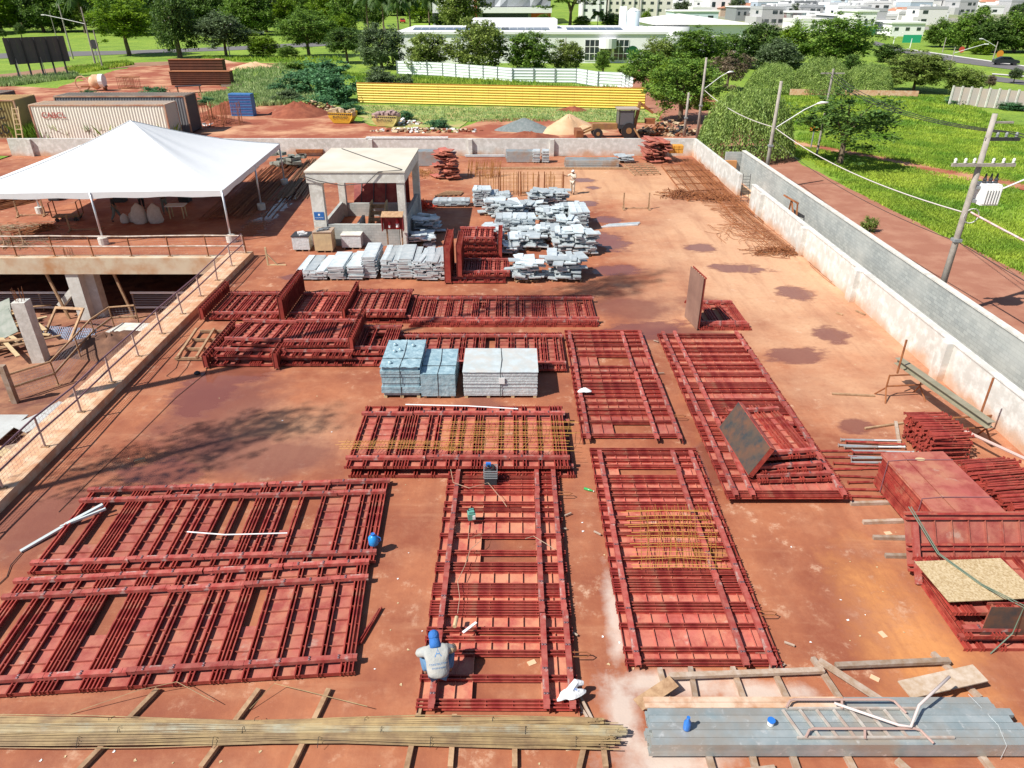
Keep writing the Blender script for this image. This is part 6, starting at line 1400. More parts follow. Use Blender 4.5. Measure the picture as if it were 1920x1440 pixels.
# things in the dirt lot
p=P(200,170); o=T('concrete_mixer','dusty concrete mixer with big wheels in the dirt lot','concrete mixer',(p.x-1.5,p.y,0),.1)
for x,r_ in ((-1.8,1.0),): 
    mb=MB(); mb.tube([(x+r_*math.cos(a*.3),0,r_+r_*math.sin(a*.3)) for a in range(22)],.1,5); mb.build('wheel',M['kerbm'],o)
mb=MB(); mb.tube([(-.6,0,1.2),(0,0,1.2),(.9,0,1.4),(1.4,0,1.5)],[.7,1.05,.9,.5],12); mb.build('drum',M['kerbm'],o,smooth=True)
mb=MB(); mb.tube([(.9,-.2,1.4),(1.5,-.2,1.4)],.95,14); mb.build('drum_ring',M['white'],o)
mb=MB(); mb.box(-2,-.4,.5,1.6,.4,.7); mb.box(1.2,-.5,0,1.4,.5,.6); mb.build('chassis',M['rust'],o)
def lotbox(name,lab,cat,px,py,w,d,h,m,rz=0,ribs=0,mk=None):
    p=P(px,py); o=T(name,lab,cat,(p.x,p.y,0),rz); mb=MB(); mb.box(-w/2,0,0,w/2,d,h); mb.build('body',m,o)
    if ribs:
        mb=MB(); 
        for i in range(ribs+1): mb.box(-w/2+i*(w/ribs)-.06,-.08,0,-w/2+i*(w/ribs)+.06,-.001,h)
        mb.build('side_rib',mk or m,o)
    return o
dr=mat('dark rust plate',(.085,.028,.014),.8,var=(.13,.04,.018),scale=.8,amt=.7); rt=mat('rust top',(.34,.13,.05),.85)
for lab,px,py,w,h in (('rear rusty steel trough in the dirt lot',372,148,9.2,3.0),('front rusty steel trough in the dirt lot, longer and lower',378,160,9.6,2.0)):
    o=lotbox('steel_trough',lab,'steel trough',px,py,w,1.5,h,dr,0,0); 
    mb=MB(); 
    for k in range(6): mb.box(-w/2+.02,-.06,.2+k*h/6.5,w/2-.02,-.001,.28+k*h/6.5)
    mb.build('corrugation',dr,o); mb=MB(); mb.box(-w/2-.05,-.1,h+.002,w/2+.05,1.6,h+.08); mb.build('top_plate',rt,o)
p=P(225,166); cage('long rusty cage lying behind the mixer in the dirt lot',(p.x,p.y+.5,0),(P(253,168).x,p.y,0),1.6,1.6,9,M['rust'],5,.25,.045)
p=P(362,160); 
o=T('site_bench','dark topped low table in the weeds of the dirt lot','table',(P(362,172).x,P(362,174).y,0),.35); mb=MB(); mb.box(-1.8,-.5,.9,1.8,.5,1.0); mb.build('table_top',M['dark'],o)
for x in (-1.6,1.45): mb=MB(); mb.box(x,-.45,0,x+.15,.45,.899); mb.build('leg',M['wood'],o)
o=T('plank_pile','pile of pale planks beside the rusty troughs','plank pile',(P(440,162).x,P(440,162).y,0),.2)
for k in range(5): mb=MB(); mb.box(-2.,-.5+k*.2,.02+.1*(k%3),2.,-.35+k*.2,.1+.1*(k%3)); mb.build('plank',M['wood2'],o)
p=P(455,218); o=T('blue_panel_stack','tilted stack of blue plastic panels in the dirt lot','panel stack',(p.x,p.y,0),-.1)
bp=mat('blue panel',(.04,.16,.40),.5,var=(.08,.22,.46),scale=2,amt=.7); bp2=mat('purple blue slat',(.10,.12,.30),.6)
mb=MB(); mb.box(-1.35,0,0,1.35,1.,2.5); mb.build('panel_block',bp,o); 
for k in range(13): mb=MB(); mb.box(-1.36,-.05,.05+k*.19,1.36,-.001,.14+k*.19); mb.build('slat',bp2 if k%2 else bp,o)
for k,(x0,x1,y,lab) in enumerate(((372,395,236,'left of three'),(396,420,238,'middle of three'),(422,450,235,'right of three'))): standcage('rusty frame cage on the dirt behind the tent, '+lab,x0,x1,y,12,k+20,2.2,M['rust'])
# mounds
mound('sand_pile','pale tan sand pile beyond the far wall',P(1066,246).x,P(1066,246).y,0,3.2,2.,1.75,mat('pale sand',(.66,.44,.27),.95,var=(.58,.36,.2),scale=.8,amt=.6,bump=.5,bscale=6),31,cat='sand pile',n=40,jag=.08,pw=1.0)
mound('sand_pile','low tan sand spill right of the main sand pile',P(1096,248).x,P(1096,248).y,0,2.2,1.3,.7,MC['pale sand'],32,cat='sand pile',n=30,jag=.1)
mound('gravel_pile','grey gravel pile beyond the far wall left of the sand',P(983,244).x,P(983,244).y,0,3.2,1.9,1.25,mat('grey gravel',(.14,.17,.17),.95,var=(.2,.22,.22),scale=3,amt=.9,bump=.6,bscale=12),33,cat='gravel pile',n=40,jag=.05,pw=1.1)
dd=mat('fresh red soil',(.20,.05,.025),.95,var=(.30,.09,.045),scale=1,amt=.8,bump=.8,bscale=3)
for px,py,rx,h,lab in ((990,259,3.6,.55,'low dark red soil heap just behind the far wall'),(1075,208,1.9,.5,'small red soil heap in front of the yellow fence'),(395,232,4.,.8,'red soil bank behind the tent beside the cages'),(560,215,4.5,1.3,'long red soil bank below the shrubs'),(430,212,3.,1.2,'red soil heap left of the blue panels'),(410,118,3,.8,'orange soil heap right of the rusty troughs'),(475,128,5,1.,'pale orange soil heap beside the rusty troughs')):
    p=P(px,py); mound('soil_heap',lab,p.x,p.y,0,rx,rx*.6,h,dd if py>200 else MC['pale sand'],int(px),cat='soil heap',n=30,jag=.35)
r=random.Random(77)
def debris(lab,px,py,rx,ry,n,seed,ms,h=.7):
    r=random.Random(seed); p=P(px,py); mb=MB()
    for k in range(n):
        a=r.uniform(0,6.28); q=r.random()**.5; x=p.x+rx*q*math.cos(a); y=p.y+ry*q*math.sin(a); s=r.uniform(.05,.22); mb.cur=r.randrange(len(ms))
        Mx=Matrix.Translation((x,y,h*(1-q)*r.random()+s*.3))@Matrix.Rotation(r.uniform(0,6),4,'Z')@Matrix.Rotation(r.uniform(-.6,.6),4,'X'); mb.box(-s*r.uniform(.5,2),-s,-s*.4,s,s,s*.4,Mx)
    q=mb.build('rubble',ms); tag(q,lab,'rubble',None,'stuff'); return q
bone=mat('straw debris',(.50,.38,.24),.95)
debris('pale rubble strip at the grass edge behind the wall',800,246,6,1.2,150,1,[M['white'],bone,dd],.4)
debris('brushwood and straw rubble on the red bank',588,210,5,2.2,480,2,[bone,M['drygrass'],dd,bone],1.5)
debris('rubble beside the right hand skip',755,232,2.5,1.4,80,3,[bone,dd,M['white']],.5)
debris('pile of branches and rubble in the far right corner beyond the wall',1255,250,4.2,2,240,4,[bone,M['wood'],M['dark'],M['rust']],1.5)
debris('rubble and cans at the left behind the tent',375,236,2.2,1.,60,5,[M['white'],M['dark'],M['grey']],.3)
# skips
def skip(lab,px,py,rz,m,fill):
    p=P(px,py); o=T('rubble_skip',lab,'skip',(p.x,p.y,0),rz); w,h=1.25,1.1; mb=MB(); a=[(-w*.72,0,.05),(w*.72,0,.05),(w*1.1,-.1,h*.62),(w*1.1,-.1,h),(-w*1.1,-.1,h),(-w*1.1,-.1,h*.62)]; b=[(x,1.7 if z<h*.5 else 1.8,z) for x,_,z in a]
    mb.add(a+b,((0,1,2,3,4,5),(11,10,9,8,7,6),(0,6,7,1),(1,7,8,2),(2,8,9,3),(5,11,6,0),(4,10,11,5))); mb.build('tub',m,o)
    mb=MB(); 
    for k in range(12): mb.box(-w*1.08+k*w*.18,-.125,h-.16,-w*1.08+k*w*.18+.13,-.101,h-.03)
    mb.build('hazard_stripe',M['dark'],o)
    mb=MB(); mb.box(-w*1.12,-.14,h,w*1.12,-.04,h+.06); mb.box(-w*1.12,1.75,h,w*1.12,1.85,h+.06); mb.build('rim',m,o)
    text('ENTULHO',.38,M['dark'],o,(0,-.13,h*.62),(math.pi/2-.05,0,0))
    rr=random.Random(px); mb=MB()
    for k in range(50): s=rr.uniform(.06,.22); Mx=Matrix.Translation((rr.uniform(-1.2,1.3),rr.uniform(.1,1.5),h-.1+rr.uniform(0,.4)))@Matrix.Rotation(rr.uniform(0,6),4,'Z'); mb.box(-s*1.6,-s,-s,s,s,s,Mx)
    mb.box(-w,.0,h-.3,w,1.7,h-.12); q=mb.build('rubble_load',fill); q.location=o.location; q.rotation_euler=o.rotation_euler; tag(q,'rubble load heaped in the '+('orange' if px<680 else 'pale yellow')+' skip','rubble',None,'stuff')
skip('orange yellow rubble skip behind the far wall, left one',640,232,-.12,mat('skip orange',(.65,.38,.03),.6),bone); skip('pale yellow rubble skip behind the far wall, right one',722,238,-.12,mat('skip yellow',(.62,.50,.18),.6),mat('pink rubble',(.40,.28,.26),.9))
# backhoe
p=P(1150,258); o=T('backhoe_loader','dusty backhoe loader with raised rear arm beyond the far wall','backhoe',(p.x,p.y+.3,0),.05); ym=mat('dusty machine yellow',(.36,.19,.06),.7,var=(.25,.12,.06),scale=2,amt=.7)
mb=MB(); mb.box(-2.2,-.45,.8,.3,.45,1.35); mb.build('engine_hood',ym,o)
mb=MB(); mb.box(.35,-.75,.9,1.9,.75,1.3); mb.build('chassis',M['dark'],o)
for x in (.35,1.8):
    for y in (-.75,.65): mb=MB(); mb.box(x,y,1.301,x+.1,y+.1,2.7); mb.build('cab_post',M['dark'],o)
mb=MB(); mb.box(.2,-.85,2.701,2.3,.85,2.82); mb.build('cab_roof',mat('dusty cab roof',(.40,.33,.27),.8),o)
mb=MB(); mb.box(.36,-.64,1.31,.4,.64,2.65); mb.box(.46,-.74,1.31,1.79,-.72,2.65); mb.build('cab_glass',mat('dusty glass',(.12,.12,.13),.3),o)
for x,r_ in ((1.4,.75),(-1.7,.48)):
    for y in (-.95,.6): mb=MB(); mb.tube([(x,y,r_),(x,y+.35,r_)],r_,16); q=mb.build('wheel',M['black'],o); mb=MB(); mb.tube([(x,y-.02,r_),(x,y+.37,r_)],r_*.4,10); mb.build('rim',ym,q)
mb=MB(); mb.bar((2.1,0,.9),(2.5,0,3.3),.3); mb.build('boom',ym,o); mb=MB(); mb.bar((2.45,0,3.3),(3.9,0,2.3),.24); mb.build('dipper_arm',M['rust'],o)
mb=MB(); mb.prism([(3.1,-.4),(4.2,-.4),(4.2,.4),(3.1,.4)],1.75,1.8); mb.box(3.2,-.4,1.3,4.1,.4,1.75); mb.build('rear_bucket',M['rust'],o)
mb=MB(); mb.bar((-2.2,-.6,.9),(-3.2,-.6,.5),.16); mb.bar((-2.2,.6,.9),(-3.2,.6,.5),.16); mb.build('loader_arm',ym,o); mb=MB(); mb.box(-3.9,-1.1,.1,-3.2,1.1,.8); mb.build('front_bucket',M['rust'],o)
mb=MB(); mb.bar((1.9,-.9,1.0),(2.5,-1.3,.1),.14); mb.bar((1.9,.9,1.0),(2.5,1.3,.1),.14); mb.build('stabiliser',ym,o)
# ================================================================ fences
def corr(o,a,b,z0,h,n,m,nm='sheet',amp=.05):
    a=Vector(a);b=Vector(b);d=b-a; s=Vector((d.y,-d.x)).normalized(); mb=MB(); vs=[]; k=n*4
    for i in range(k+1):
        off=s*(amp*math.sin(i/k*n*2*math.pi)); z=z0+h*i/k; vs+=[(a.x+off.x,a.y+off.y,z),(b.x+off.x,b.y+off.y,z)]
    mb.add(vs,[(2*i,2*i+1,2*i+3,2*i+2) for i in range(k)]); return mb.build(nm,m,o)
yl=mat('yellow corrugated sheet',(.84,.62,.11),.5,var=(.76,.52,.10),scale=.6,amt=.5)
a=P(672,193);b=P(1208,205); o=T('yellow_fence','long yellow corrugated metal fence behind the far wall','fence',(0,0,0))
N_=17
for k in range(N_): corr(o,a.lerp(b,k/N_),a.lerp(b,(k+1)/N_-.0003),.05,2.45,8,yl,'sheet',.07)
for k in range(N_+1): q=a.lerp(b,k/N_); mb=MB(); mb.box(q.x-.06,q.y+.12,0,q.x+.06,q.y+.24,2.5); mb.build('post',M['wood'],o)
mb=MB(); mb.bar((a.x,a.y+.02,2.53),(b.x,b.y+.02,2.53),.1,.05); mb.build('top_rail',mat('orange brown rail',(.5,.2,.05),.7),o)
wh=mat('white corrugated sheet fence',(.72,.76,.76),.5,var=(.62,.68,.68),scale=.5,amt=.5)
pts=[(745,139),(830,143),(960,155),(1080,156),(1120,163),(1165,165),(1185,177)]
o=T('white_fence','long curving white corrugated fence below the round trees','fence',(0,0,0))
for (u,v) in zip(pts[:-1],pts[1:]):
    a=P(*u);b=P(*v); n=max(1,round((b-a).length/3.2))
    for k in range(n): corr(o,a.lerp(b,k/n),a.lerp(b,(k+1)/n),.05,2.2,5,wh,'sheet',.04); q=a.lerp(b,k/n); mb=MB(); mb.box(q.x-.06,q.y-.2,0,q.x+.06,q.y-.08,2.3); mb.build('post',M['grey'],o)
a=P(1830,205);b=P(1935,208); o=T('panel_wall','grey precast panel wall with pale posts at the right edge of the field','wall',(0,0,0)); a=P(1778,196); b=P(1935,208); n=9
for k in range(n):
    u=a.lerp(b,k/n);v=a.lerp(b,(k+1)/n); mb=MB(); mb.bar((u.x,u.y,1.1),(v.x,v.y,1.1),.1,2.2); mb.build('wall_panel',mat('grey precast',(.33,.31,.29),.9,var=(.40,.33,.28),scale=.6,amt=.6),o); mb=MB(); mb.box(u.x-.1,u.y-.25,0,u.x+.1,u.y-.06,2.35); mb.build('post',M['conc'],o)
a=P(1480,178);b=P(1720,182); mb=MB(); mb.bar((a.x,a.y,.4),(b.x,b.y,.4),.2,.8); q=mb.build('low_wall',M['kerbm']); tag(q,'low stained wall under the weeping trees','wall')
# ================================================================ foliage
def leafmat(name,a,b,ns=5.5,rnd=.12):
    m=bpy.data.materials.new(name); m.use_nodes=True; nt=m.node_tree; L=nt.links; bs=nt.nodes['Principled BSDF']; bs.inputs['Roughness'].default_value=.55; bs.inputs['Specular IOR Level'].default_value=.35
    tc=N(nt,'ShaderNodeTexCoord'); n=N(nt,'ShaderNodeTexNoise'); L.new(tc.outputs['Object'],n.inputs['Vector']); n.inputs['Scale'].default_value=ns; n.inputs['Detail'].default_value=3
    r=N(nt,'ShaderNodeValToRGB'); L.new(n.outputs[0],r.inputs[0]); e=r.color_ramp.elements; e[0].position=.36; e[0].color=(*a,1); e[1].position=.66; e[1].color=(*b,1)
    g=N(nt,'ShaderNodeNewGeometry'); oi=N(nt,'ShaderNodeObjectInfo'); hs=N(nt,'ShaderNodeHueSaturation'); ad=N(nt,'ShaderNodeMath',operation='MULTIPLY_ADD'); L.new(g.outputs['Random Per Island'],ad.inputs[0]); ad.inputs[1].default_value=.7; 
    mr=N(nt,'ShaderNodeMapRange'); L.new(oi.outputs['Random'],mr.inputs[0]); mr.inputs[3].default_value=.65-rnd; mr.inputs[4].default_value=.65+rnd; L.new(mr.outputs[0],ad.inputs[2]); L.new(ad.outputs[0],hs.inputs['Value']); L.new(r.outputs[0],hs.inputs['Color'])
    L.new(hs.outputs[0],bs.inputs['Base Color'])
    tr=N(nt,'ShaderNodeBsdfTranslucent'); L.new(hs.outputs[0],tr.inputs[0]); mx=N(nt,'ShaderNodeMixShader'); mx.inputs[0].default_value=.3; out=nt.nodes['Material Output']; L.new(bs.outputs[0],mx.inputs[1]); L.new(tr.outputs[0],mx.inputs[2]); L.new(mx.outputs[0],out.inputs[0])
    return m
LM=dict(bright=leafmat('bright green leaves',(.10,.20,.012),(.26,.38,.02)),mid=leafmat('mid green leaves',(.08,.17,.025),(.24,.37,.055)),dark=leafmat('dark green leaves',(.05,.11,.025),(.16,.26,.05)),
 olive=leafmat('olive leaves',(.12,.18,.035),(.32,.40,.09)),willow=leafmat('feathery green leaves',(.17,.27,.06),(.36,.48,.12)),grey=leafmat('grey green leaves',(.08,.12,.055),(.18,.25,.11)),castor=leafmat('blue green broad leaves',(.05,.15,.06),(.15,.33,.14)),dry=leafmat('dry brownish twigs',(.16,.12,.08),(.28,.22,.14)),palm=leafmat('palm leaves',(.03,.08,.015),(.10,.17,.03)),grass=leafmat('tall grass blades',(.15,.29,.03),(.40,.50,.06),.22),weed=leafmat('weed blades',(.20,.33,.09),(.46,.54,.24),.5))
def leafquads(mb,c,d,n,size,r,flatn=.5):
    """n small leaves round point c, scatter d"""
    for _ in range(n):
        p=Vector((c[0]+r.gauss(0,d),c[1]+r.gauss(0,d),c[2]+r.gauss(0,d*.7)))
        a=Vector((r.gauss(0,1),r.gauss(0,1),r.gauss(0,.6))).normalized(); b=a.cross(Vector((r.gauss(0,.5),r.gauss(0,.5),1))).normalized()
        s=size*r.uniform(.6,1.3); mb.add([p-a*s,p+b*s*.55,p+a*s,p-b*s*.55],((0,1,2,3),))
def crown_round(seed,nclump=75,nleaf=52,size=.05,spread=.085,flat=1.,lump=.22):
    r=random.Random(seed); mb=MB(); ph=[r.uniform(0,6.28) for _ in range(8)]
    for k in range(nclump):
        u=r.uniform(-.92,1); a=r.uniform(0,6.28); q=(r.random()**.35)
        s=1+lump*(math.sin(3*a+ph[0])*.5+math.sin(2*a+ph[1]+u*3)*.5+math.sin(5*a+u*4+ph[2])*.35)
        rr=math.sqrt(max(0,1-u*u)); c=(q*s*rr*math.cos(a),q*s*rr*math.sin(a),(u*q*flat*s))
        leafquads(mb,c,spread*r.uniform(.7,1.3),nleaf,size,r)
    return mb
def crown_willow(seed,n=1900):
    r=random.Random(seed); mb=MB()
    for k in range(n):
        a=r.uniform(0,6.28); q=r.random()**.5; z0=math.sqrt(max(0,1-q**2.6))*.95*r.uniform(.8,1.05)+.06*math.sin(4*a+q*3); x=q*math.cos(a); y=q*math.sin(a); L_=min(z0+.05,r.uniform(.3,.9)*(.35+q*.75))
        nn=int(9+L_*17)
        for i in range(nn):
            t=i/nn; p=Vector((x*(1+.12*t)+r.gauss(0,.02),y*(1+.12*t)+r.gauss(0,.02),z0-L_*t)); s=.022*r.uniform(.7,1.3); d=Vector((x*.8+r.gauss(0,.5),y*.8+r.gauss(0,.5),-1)).normalized(); b=d.cross(Vector((r.gauss(0,1),r.gauss(0,1),.1))).normalized(); mb.add([p,p+d*s+b*s*.5,p+d*s*2.,p+d*s-b*s*.5],((0,1,2,3),))
    return mb
def crown_palm(seed):
    r=random.Random(seed); mb=MB()
    for k in range(22):
        a=k*2.4+r.uniform(-.2,.2); el=r.uniform(-.1,1.2); L_=r.uniform(.8,1.05); prev=None
        for i in range(14):
            t=i/13; rad=L_*t*math.cos(el*.8)*(1-.1*t); z=L_*(t*math.sin(el)-.75*t*t); p=Vector((rad*math.cos(a),rad*math.sin(a),z)); side=Vector((-math.sin(a),math.cos(a),0))
            if i: 
                w=.23*math.sin(min(1,t*1.1)*math.pi*.85)+.03
                for s in (-1,1): mb.add([prev,p,p+side*s*w+Vector((0,0,-.12-.5*w)),p+side*s*w*.8+(prev-p)*.7+Vector((0,0,-.12-.4*w))],((0,1,2,3),))
            prev=p
    return mb
def cm(key,mk,kind): return cached((key,kind),lambda:mk().me('crown',LM[kind]))
def trunk_me(kind,seed):
    def f():
        r=random.Random(seed); mb=MB()
        if kind=='palm': mb.tube([(0,0,0),(.02,0,.5),(0,0,1)],[.035,.024,.02],7)
        else:
            mb.tube([(0,0,0),(.01,.01,.25),(r.uniform(-.03,.03),0,.5)],[.045,.035,.028],7)
            for k in range(6):
                a=k*1.05+r.uniform(-.3,.3); e=r.uniform(.15,.3); z=r.uniform(.28,.5); mb.tube([(0,0,z),(e*.5*math.cos(a),e*.5*math.sin(a),z+.16),(e*math.cos(a),e*math.sin(a),z+.34)],[.02,.014,.006],5)
        return mb.me('trunk',M['bark'])
    return cached(('tr',kind,seed),f)
rt_=random.Random(99)
def tree(name,lab,px,py,ptop,wpx,kind='mid',shape='round',cat='tree',group=None,cb=.22,var=None,pos=None,hh=None,ww=None):
    p=pos or PT(px,py); h=hh or max(1.0,HT(px,ptop,p.y+ (wpx*m_per_px(p))*.15)-p.z); w=ww or wpx*m_per_px(p)
    var=var if var is not None else rt_.randrange(3); o=T(name,lab,cat,p,group=group)
    rz=rt_.uniform(0,6.28)
    if shape=='palm':
        ob('trunk',trunk_me('palm',1),o,rot=(0,0,rz),sc=(h*.9,h*.9,h*.93)); ob('crown',cm(('palm',var),lambda:crown_palm(var),kind),o,(0,0,h*.92),rot=(0,0,rz),sc=(w/2,w/2,w/2)); return o
    if shape=='willow': 
        me=cm(('wil',var),lambda:crown_willow(var+50),kind); ob('crown',me,o,(0,0,h*.13),rot=(0,0,rz),sc=(w/1.8,w/1.8,h*.93)); ob('trunk',trunk_me('b',var),o,sc=(h*.6,h*.6,h*.85)); return o
    big=wpx>=100
    if name=='slender_tree':
        q=h*(1-cb)/2; ob('crown',cm(('sl',var),lambda:crown_round(var+5,90,34,.045,.14),kind),o,(0,0,h-q),sc=(w/2,w/2,q)); mb=MB(); mb.tube([(0,0,0),(0,0,h*.9)],[.3,.08],8); mb.build('trunk',M['bark'],o); return o
    if shape=='open': mk=lambda:crown_round(var+30,75,60,.055,.095,1.,.35); key=('open',var)
    elif shape=='bush': mk=lambda:crown_round(var+60,60,80,.075,.14,.8,.3); key=('bush',var)
    elif big: mk=lambda:crown_round(var+80,230,75,.042,.085,1.,.22); key=('big',var)
    else: mk=lambda:crown_round(var+10,170,66,.055,.10,1.,.2); key=('rd',var)
    me=cm(key,mk,kind); ch=h*(1-cb)/2
    ob('crown',me,o,(0,0,h*cb+ch*.92 if shape!='bush' else h*.42),rot=(0,0,rz),sc=(w/1.95,w/1.95,ch*1.04 if shape!='bush' else h*.6))
    if shape!='bush': ob('trunk',trunk_me('b',var),o,rot=(0,0,rz),sc=(h,h,h))
    return o
# named foreground and middle trees
tree('tree','big bright green tree by the avenue right of the billboard',243,104,-4,112,'bright',cb=.3)
tree('tree','dark green tree standing close right of the big bright tree',338,108,-25,72,'dark',cb=.12)
tree('tree','grey green tree between the avenue and the thin lamp pole',425,108,28,95,'grey',cb=.25)
tree('tree','low bright bushy tree right of the thin lamp pole',495,108,66,58,'bright',cb=.05)
tree('tree','broad dark tree with several trunks left of the shrubs',580,106,18,108,'mid',cb=.25); tree('tree','dark rounded tree behind the shrubs at the centre left',652,118,50,72,'dark',cb=.3); tree('tree','tall pale grey green tree at the left end of the white fence',716,128,42,82,'grey',cb=.05)
tree('round_tree','first round tree behind the white fence, counting from the left',805,137,62,88,'olive',cb=.08); tree('round_tree','tallest round tree behind the white fence',898,139,32,98,'olive',cb=.1); tree('round_tree','round tree behind the white fence right of the tallest',992,141,60,88,'mid',cb=.1); tree('round_tree','smaller round tree behind the white fence beside the pale pole',1062,136,74,62,'olive',cb=.1); tree('tree','small tree on the lawn before the white building windows',1130,142,94,34,'mid',cb=.3)
tree('tree','dark rounded tree at the right end of the white fence',1206,170,92,78,'mid',cb=.2)
tree('tree','big dense tree beyond the far right corner of the wall',1275,228,102,126,'mid',cb=.22)
tree('feathery_tree','big feathery weeping tree just beyond the right wall',1393,292,166,148,'willow','willow')
tree('tree','lone dark tree standing in the green field',1574,308,156,165,'dark','open',cb=.22,hh=6.2)
tree('tree','brownish bare looking tree behind the feathery tree',1362,168,98,82,'dry','open',cb=.15)
tree('weeping_tree','weeping tree in the row, leftmost',1447,172,118,84,'willow','willow'); tree('weeping_tree','weeping tree in the row, second from the left',1535,174,108,96,'willow','willow'); tree('weeping_tree','small weeping tree in the row before the dark trees',1622,174,118,78,'willow','willow')
tree('tree','broad rounded tree at the right of the weeping row',1712,172,96,118,'olive',cb=.2); tree('tree','rounded tree beside the precast wall',1806,180,128,72,'olive',cb=.05)
tree('tree','bushy tree at the corner between the big dense tree and the street',1238,188,120,50,'bright',cb=.1)
for lab,x,y,t,w,k in (('dark tree behind the brownish tree',1300,128,52,110,'mid'),('dark tree left of the tall leafy tree',1420,128,44,92,'dark'),('bright topped tree between dark trees behind the weeping row',1478,122,46,66,'bright'),('tallest leafy tree behind the weeping row',1562,126,28,132,'mid'),('dark grey green tree behind the leftmost weeping tree',1455,142,78,84,'grey'),('round dark tree right of the tallest leafy tree',1662,116,82,54,'dark'),('dark tree before the white hall roof',1360,120,64,76,'mid'),('small dark tree between the weeping trees',1592,138,102,34,'dark'),('tree behind the big dense tree top',1232,130,74,60,'olive')):
    tree('tree',lab,x,y,t,w,k,cb=.1)
for lab,x,y,t,w,k in (('left end tree of the dark forest patch on the right',1762,88,38,64,'mid'),('broad tree in the dark forest patch, second from its left end',1812,94,24,84,'mid'),('tree in the middle of the dark forest patch on the right',1855,98,38,80,'dark'),('tall tree in the right half of the dark forest patch',1900,98,22,90,'mid'),('tree at the right picture edge of the dark forest patch',1950,98,24,90,'dark'),('small tree at the foot of the forest patch',1838,102,76,40,'bright')):
    tree('forest_tree',lab,x,y,t,w,k,cb=.06)
tree('young_tree','young sapling by the right edge beside the branch road',1900,156,128,26,'grey',cb=.3); tree('young_tree','thin sapling before the precast wall',1853,170,140,18,'dry',cb=.3); tree('young_tree','small round tree on the lawn behind the billboard',41,70,45,20,'dark',cb=.25); tree('young_tree','small round tree on the far lawn at the left edge',7,72,54,14,'dark',cb=.2)
# upper left band
for k,(x,y,t,w,kd,sh) in enumerate([(20,50,-22,70,'dark','round'),(75,48,-20,60,'grey','palm'),(118,48,-20,60,'dark','round'),(160,62,-16,84,'palm','palm'),(200,52,-25,70,'mid','round'),(185,60,2,60,'bright','palm'),(290,50,-25,60,'dark','round'),(360,60,-25,70,'mid','round'),(400,60,-20,70,'dark','round'),(450,66,-10,60,'mid','round'),(500,60,-16,60,'grey','round'),(535,60,-5,60,'bright','round'),(570,48,-20,60,'mid','round'),(610,58,-12,60,'bright','round'),(650,60,-14,60,'mid','round'),(692,62,-14,62,'palm','palm'),(720,64,-10,60,'palm','palm'),(748,66,-4,58,'palm','palm'),(770,62,-6,50,'palm','palm'),(806,60,-10,56,'palm','palm'),(835,58,16,46,'dark','round'),(862,60,24,44,'mid','round'),(700,56,-8,44,'mid','round'),(640,74,30,44,'bright','round'),(1120,58,22,34,'palm','palm'),(1145,55,24,40,'dark','round'),(1168,56,30,30,'mid','round'),(1210,58,20,20,'bright','round'),(1020,52,26,30,'mid','round'),(1090,56,30,34,'mid','round'),(480,50,-20,60,'olive','round'),(45,56,-10,50,'mid','palm'),(540,110,84,36,'mid','round'),(250,46,-20,50,'dark','round'),(330,46,-22,56,'grey','round')]):
    nm='palm_tree' if sh=='palm' else 'tree'; side='left of the white building' if x<800 else 'behind the white building'
    tree(nm,('tall palm' if sh=='palm' else {'dark':'dark','mid':'leafy green','bright':'bright green','olive':'olive green','grey':'grey green'}[kd]+' tree')+' in the distant row '+side,x,y,t,w,kd,sh,group=('distant palms ' if sh=='palm' else kd+' trees in the distant row ')+side,cb=.15)
tree('spreading_tree','large spreading tree with bare forked limbs above the white building',1068,56,-34,140,'mid','open',cb=.5)
# shrubs
for lab,x,y,t,w,k in (('big blue green castor shrub below the dark trees, left one',590,175,122,90,'castor'),('big blue green castor shrub left of the yellow fence',630,190,130,84,'castor'),('castor shrub at the top of the weed bank',615,140,108,80,'castor'),('grey green bushy shrub behind the left end of the yellow fence',716,166,122,56,'grey'),('smaller dark shrub beside the grey green bush',762,166,136,30,'grey'),('low castor bush by the left end of the yellow fence',660,214,190,44,'castor'),('low castor bush behind the right hand skip',758,226,206,34,'castor'),('castor bush behind the dark container',292,182,160,42,'castor'),('castor bush before the blue panel stack',385,196,180,32,'castor'),('low bush by the mixer wheel',165,182,168,28,'castor'),('green bush under the first street pole',1320,205,190,40,'bright'),('flowering yellowish bush on the white building lawn',1170,140,120,26,'bright'),('castor bush by the precast wall',1800,195,180,50,'castor'),('castor bush along the precast wall, right one',1900,206,192,40,'castor'),('green bush beside the black posts at the left edge of the wall',8,255,215,30,'castor'),('castor weeds before the cream container',90,256,238,46,'castor'),('grassy bush before the cream container, right one',170,252,228,60,'bright'),('low bushy patch at the dirt and grass edge',820,240,226,40,'castor'),('small castor clump in the upper weed bank',560,150,132,40,'castor'),('small castor clump in the middle of the weed bank',520,172,154,36,'castor'),('small castor clump at the lower left of the weed bank',470,190,174,34,'bright'),('pale bushy clump beside the castor shrubs',545,190,166,50,'grey'),('castor clump at the lower right of the weed bank',600,204,176,60,'castor'),('dark bush at the foot of the far hedge row',560,132,112,50,'mid'),('small shrub by the block wall on the road side',1628,435,412,26,'olive')):
    tree('shrub',lab,x,y,t,w,k,'bush','shrub',cb=0)
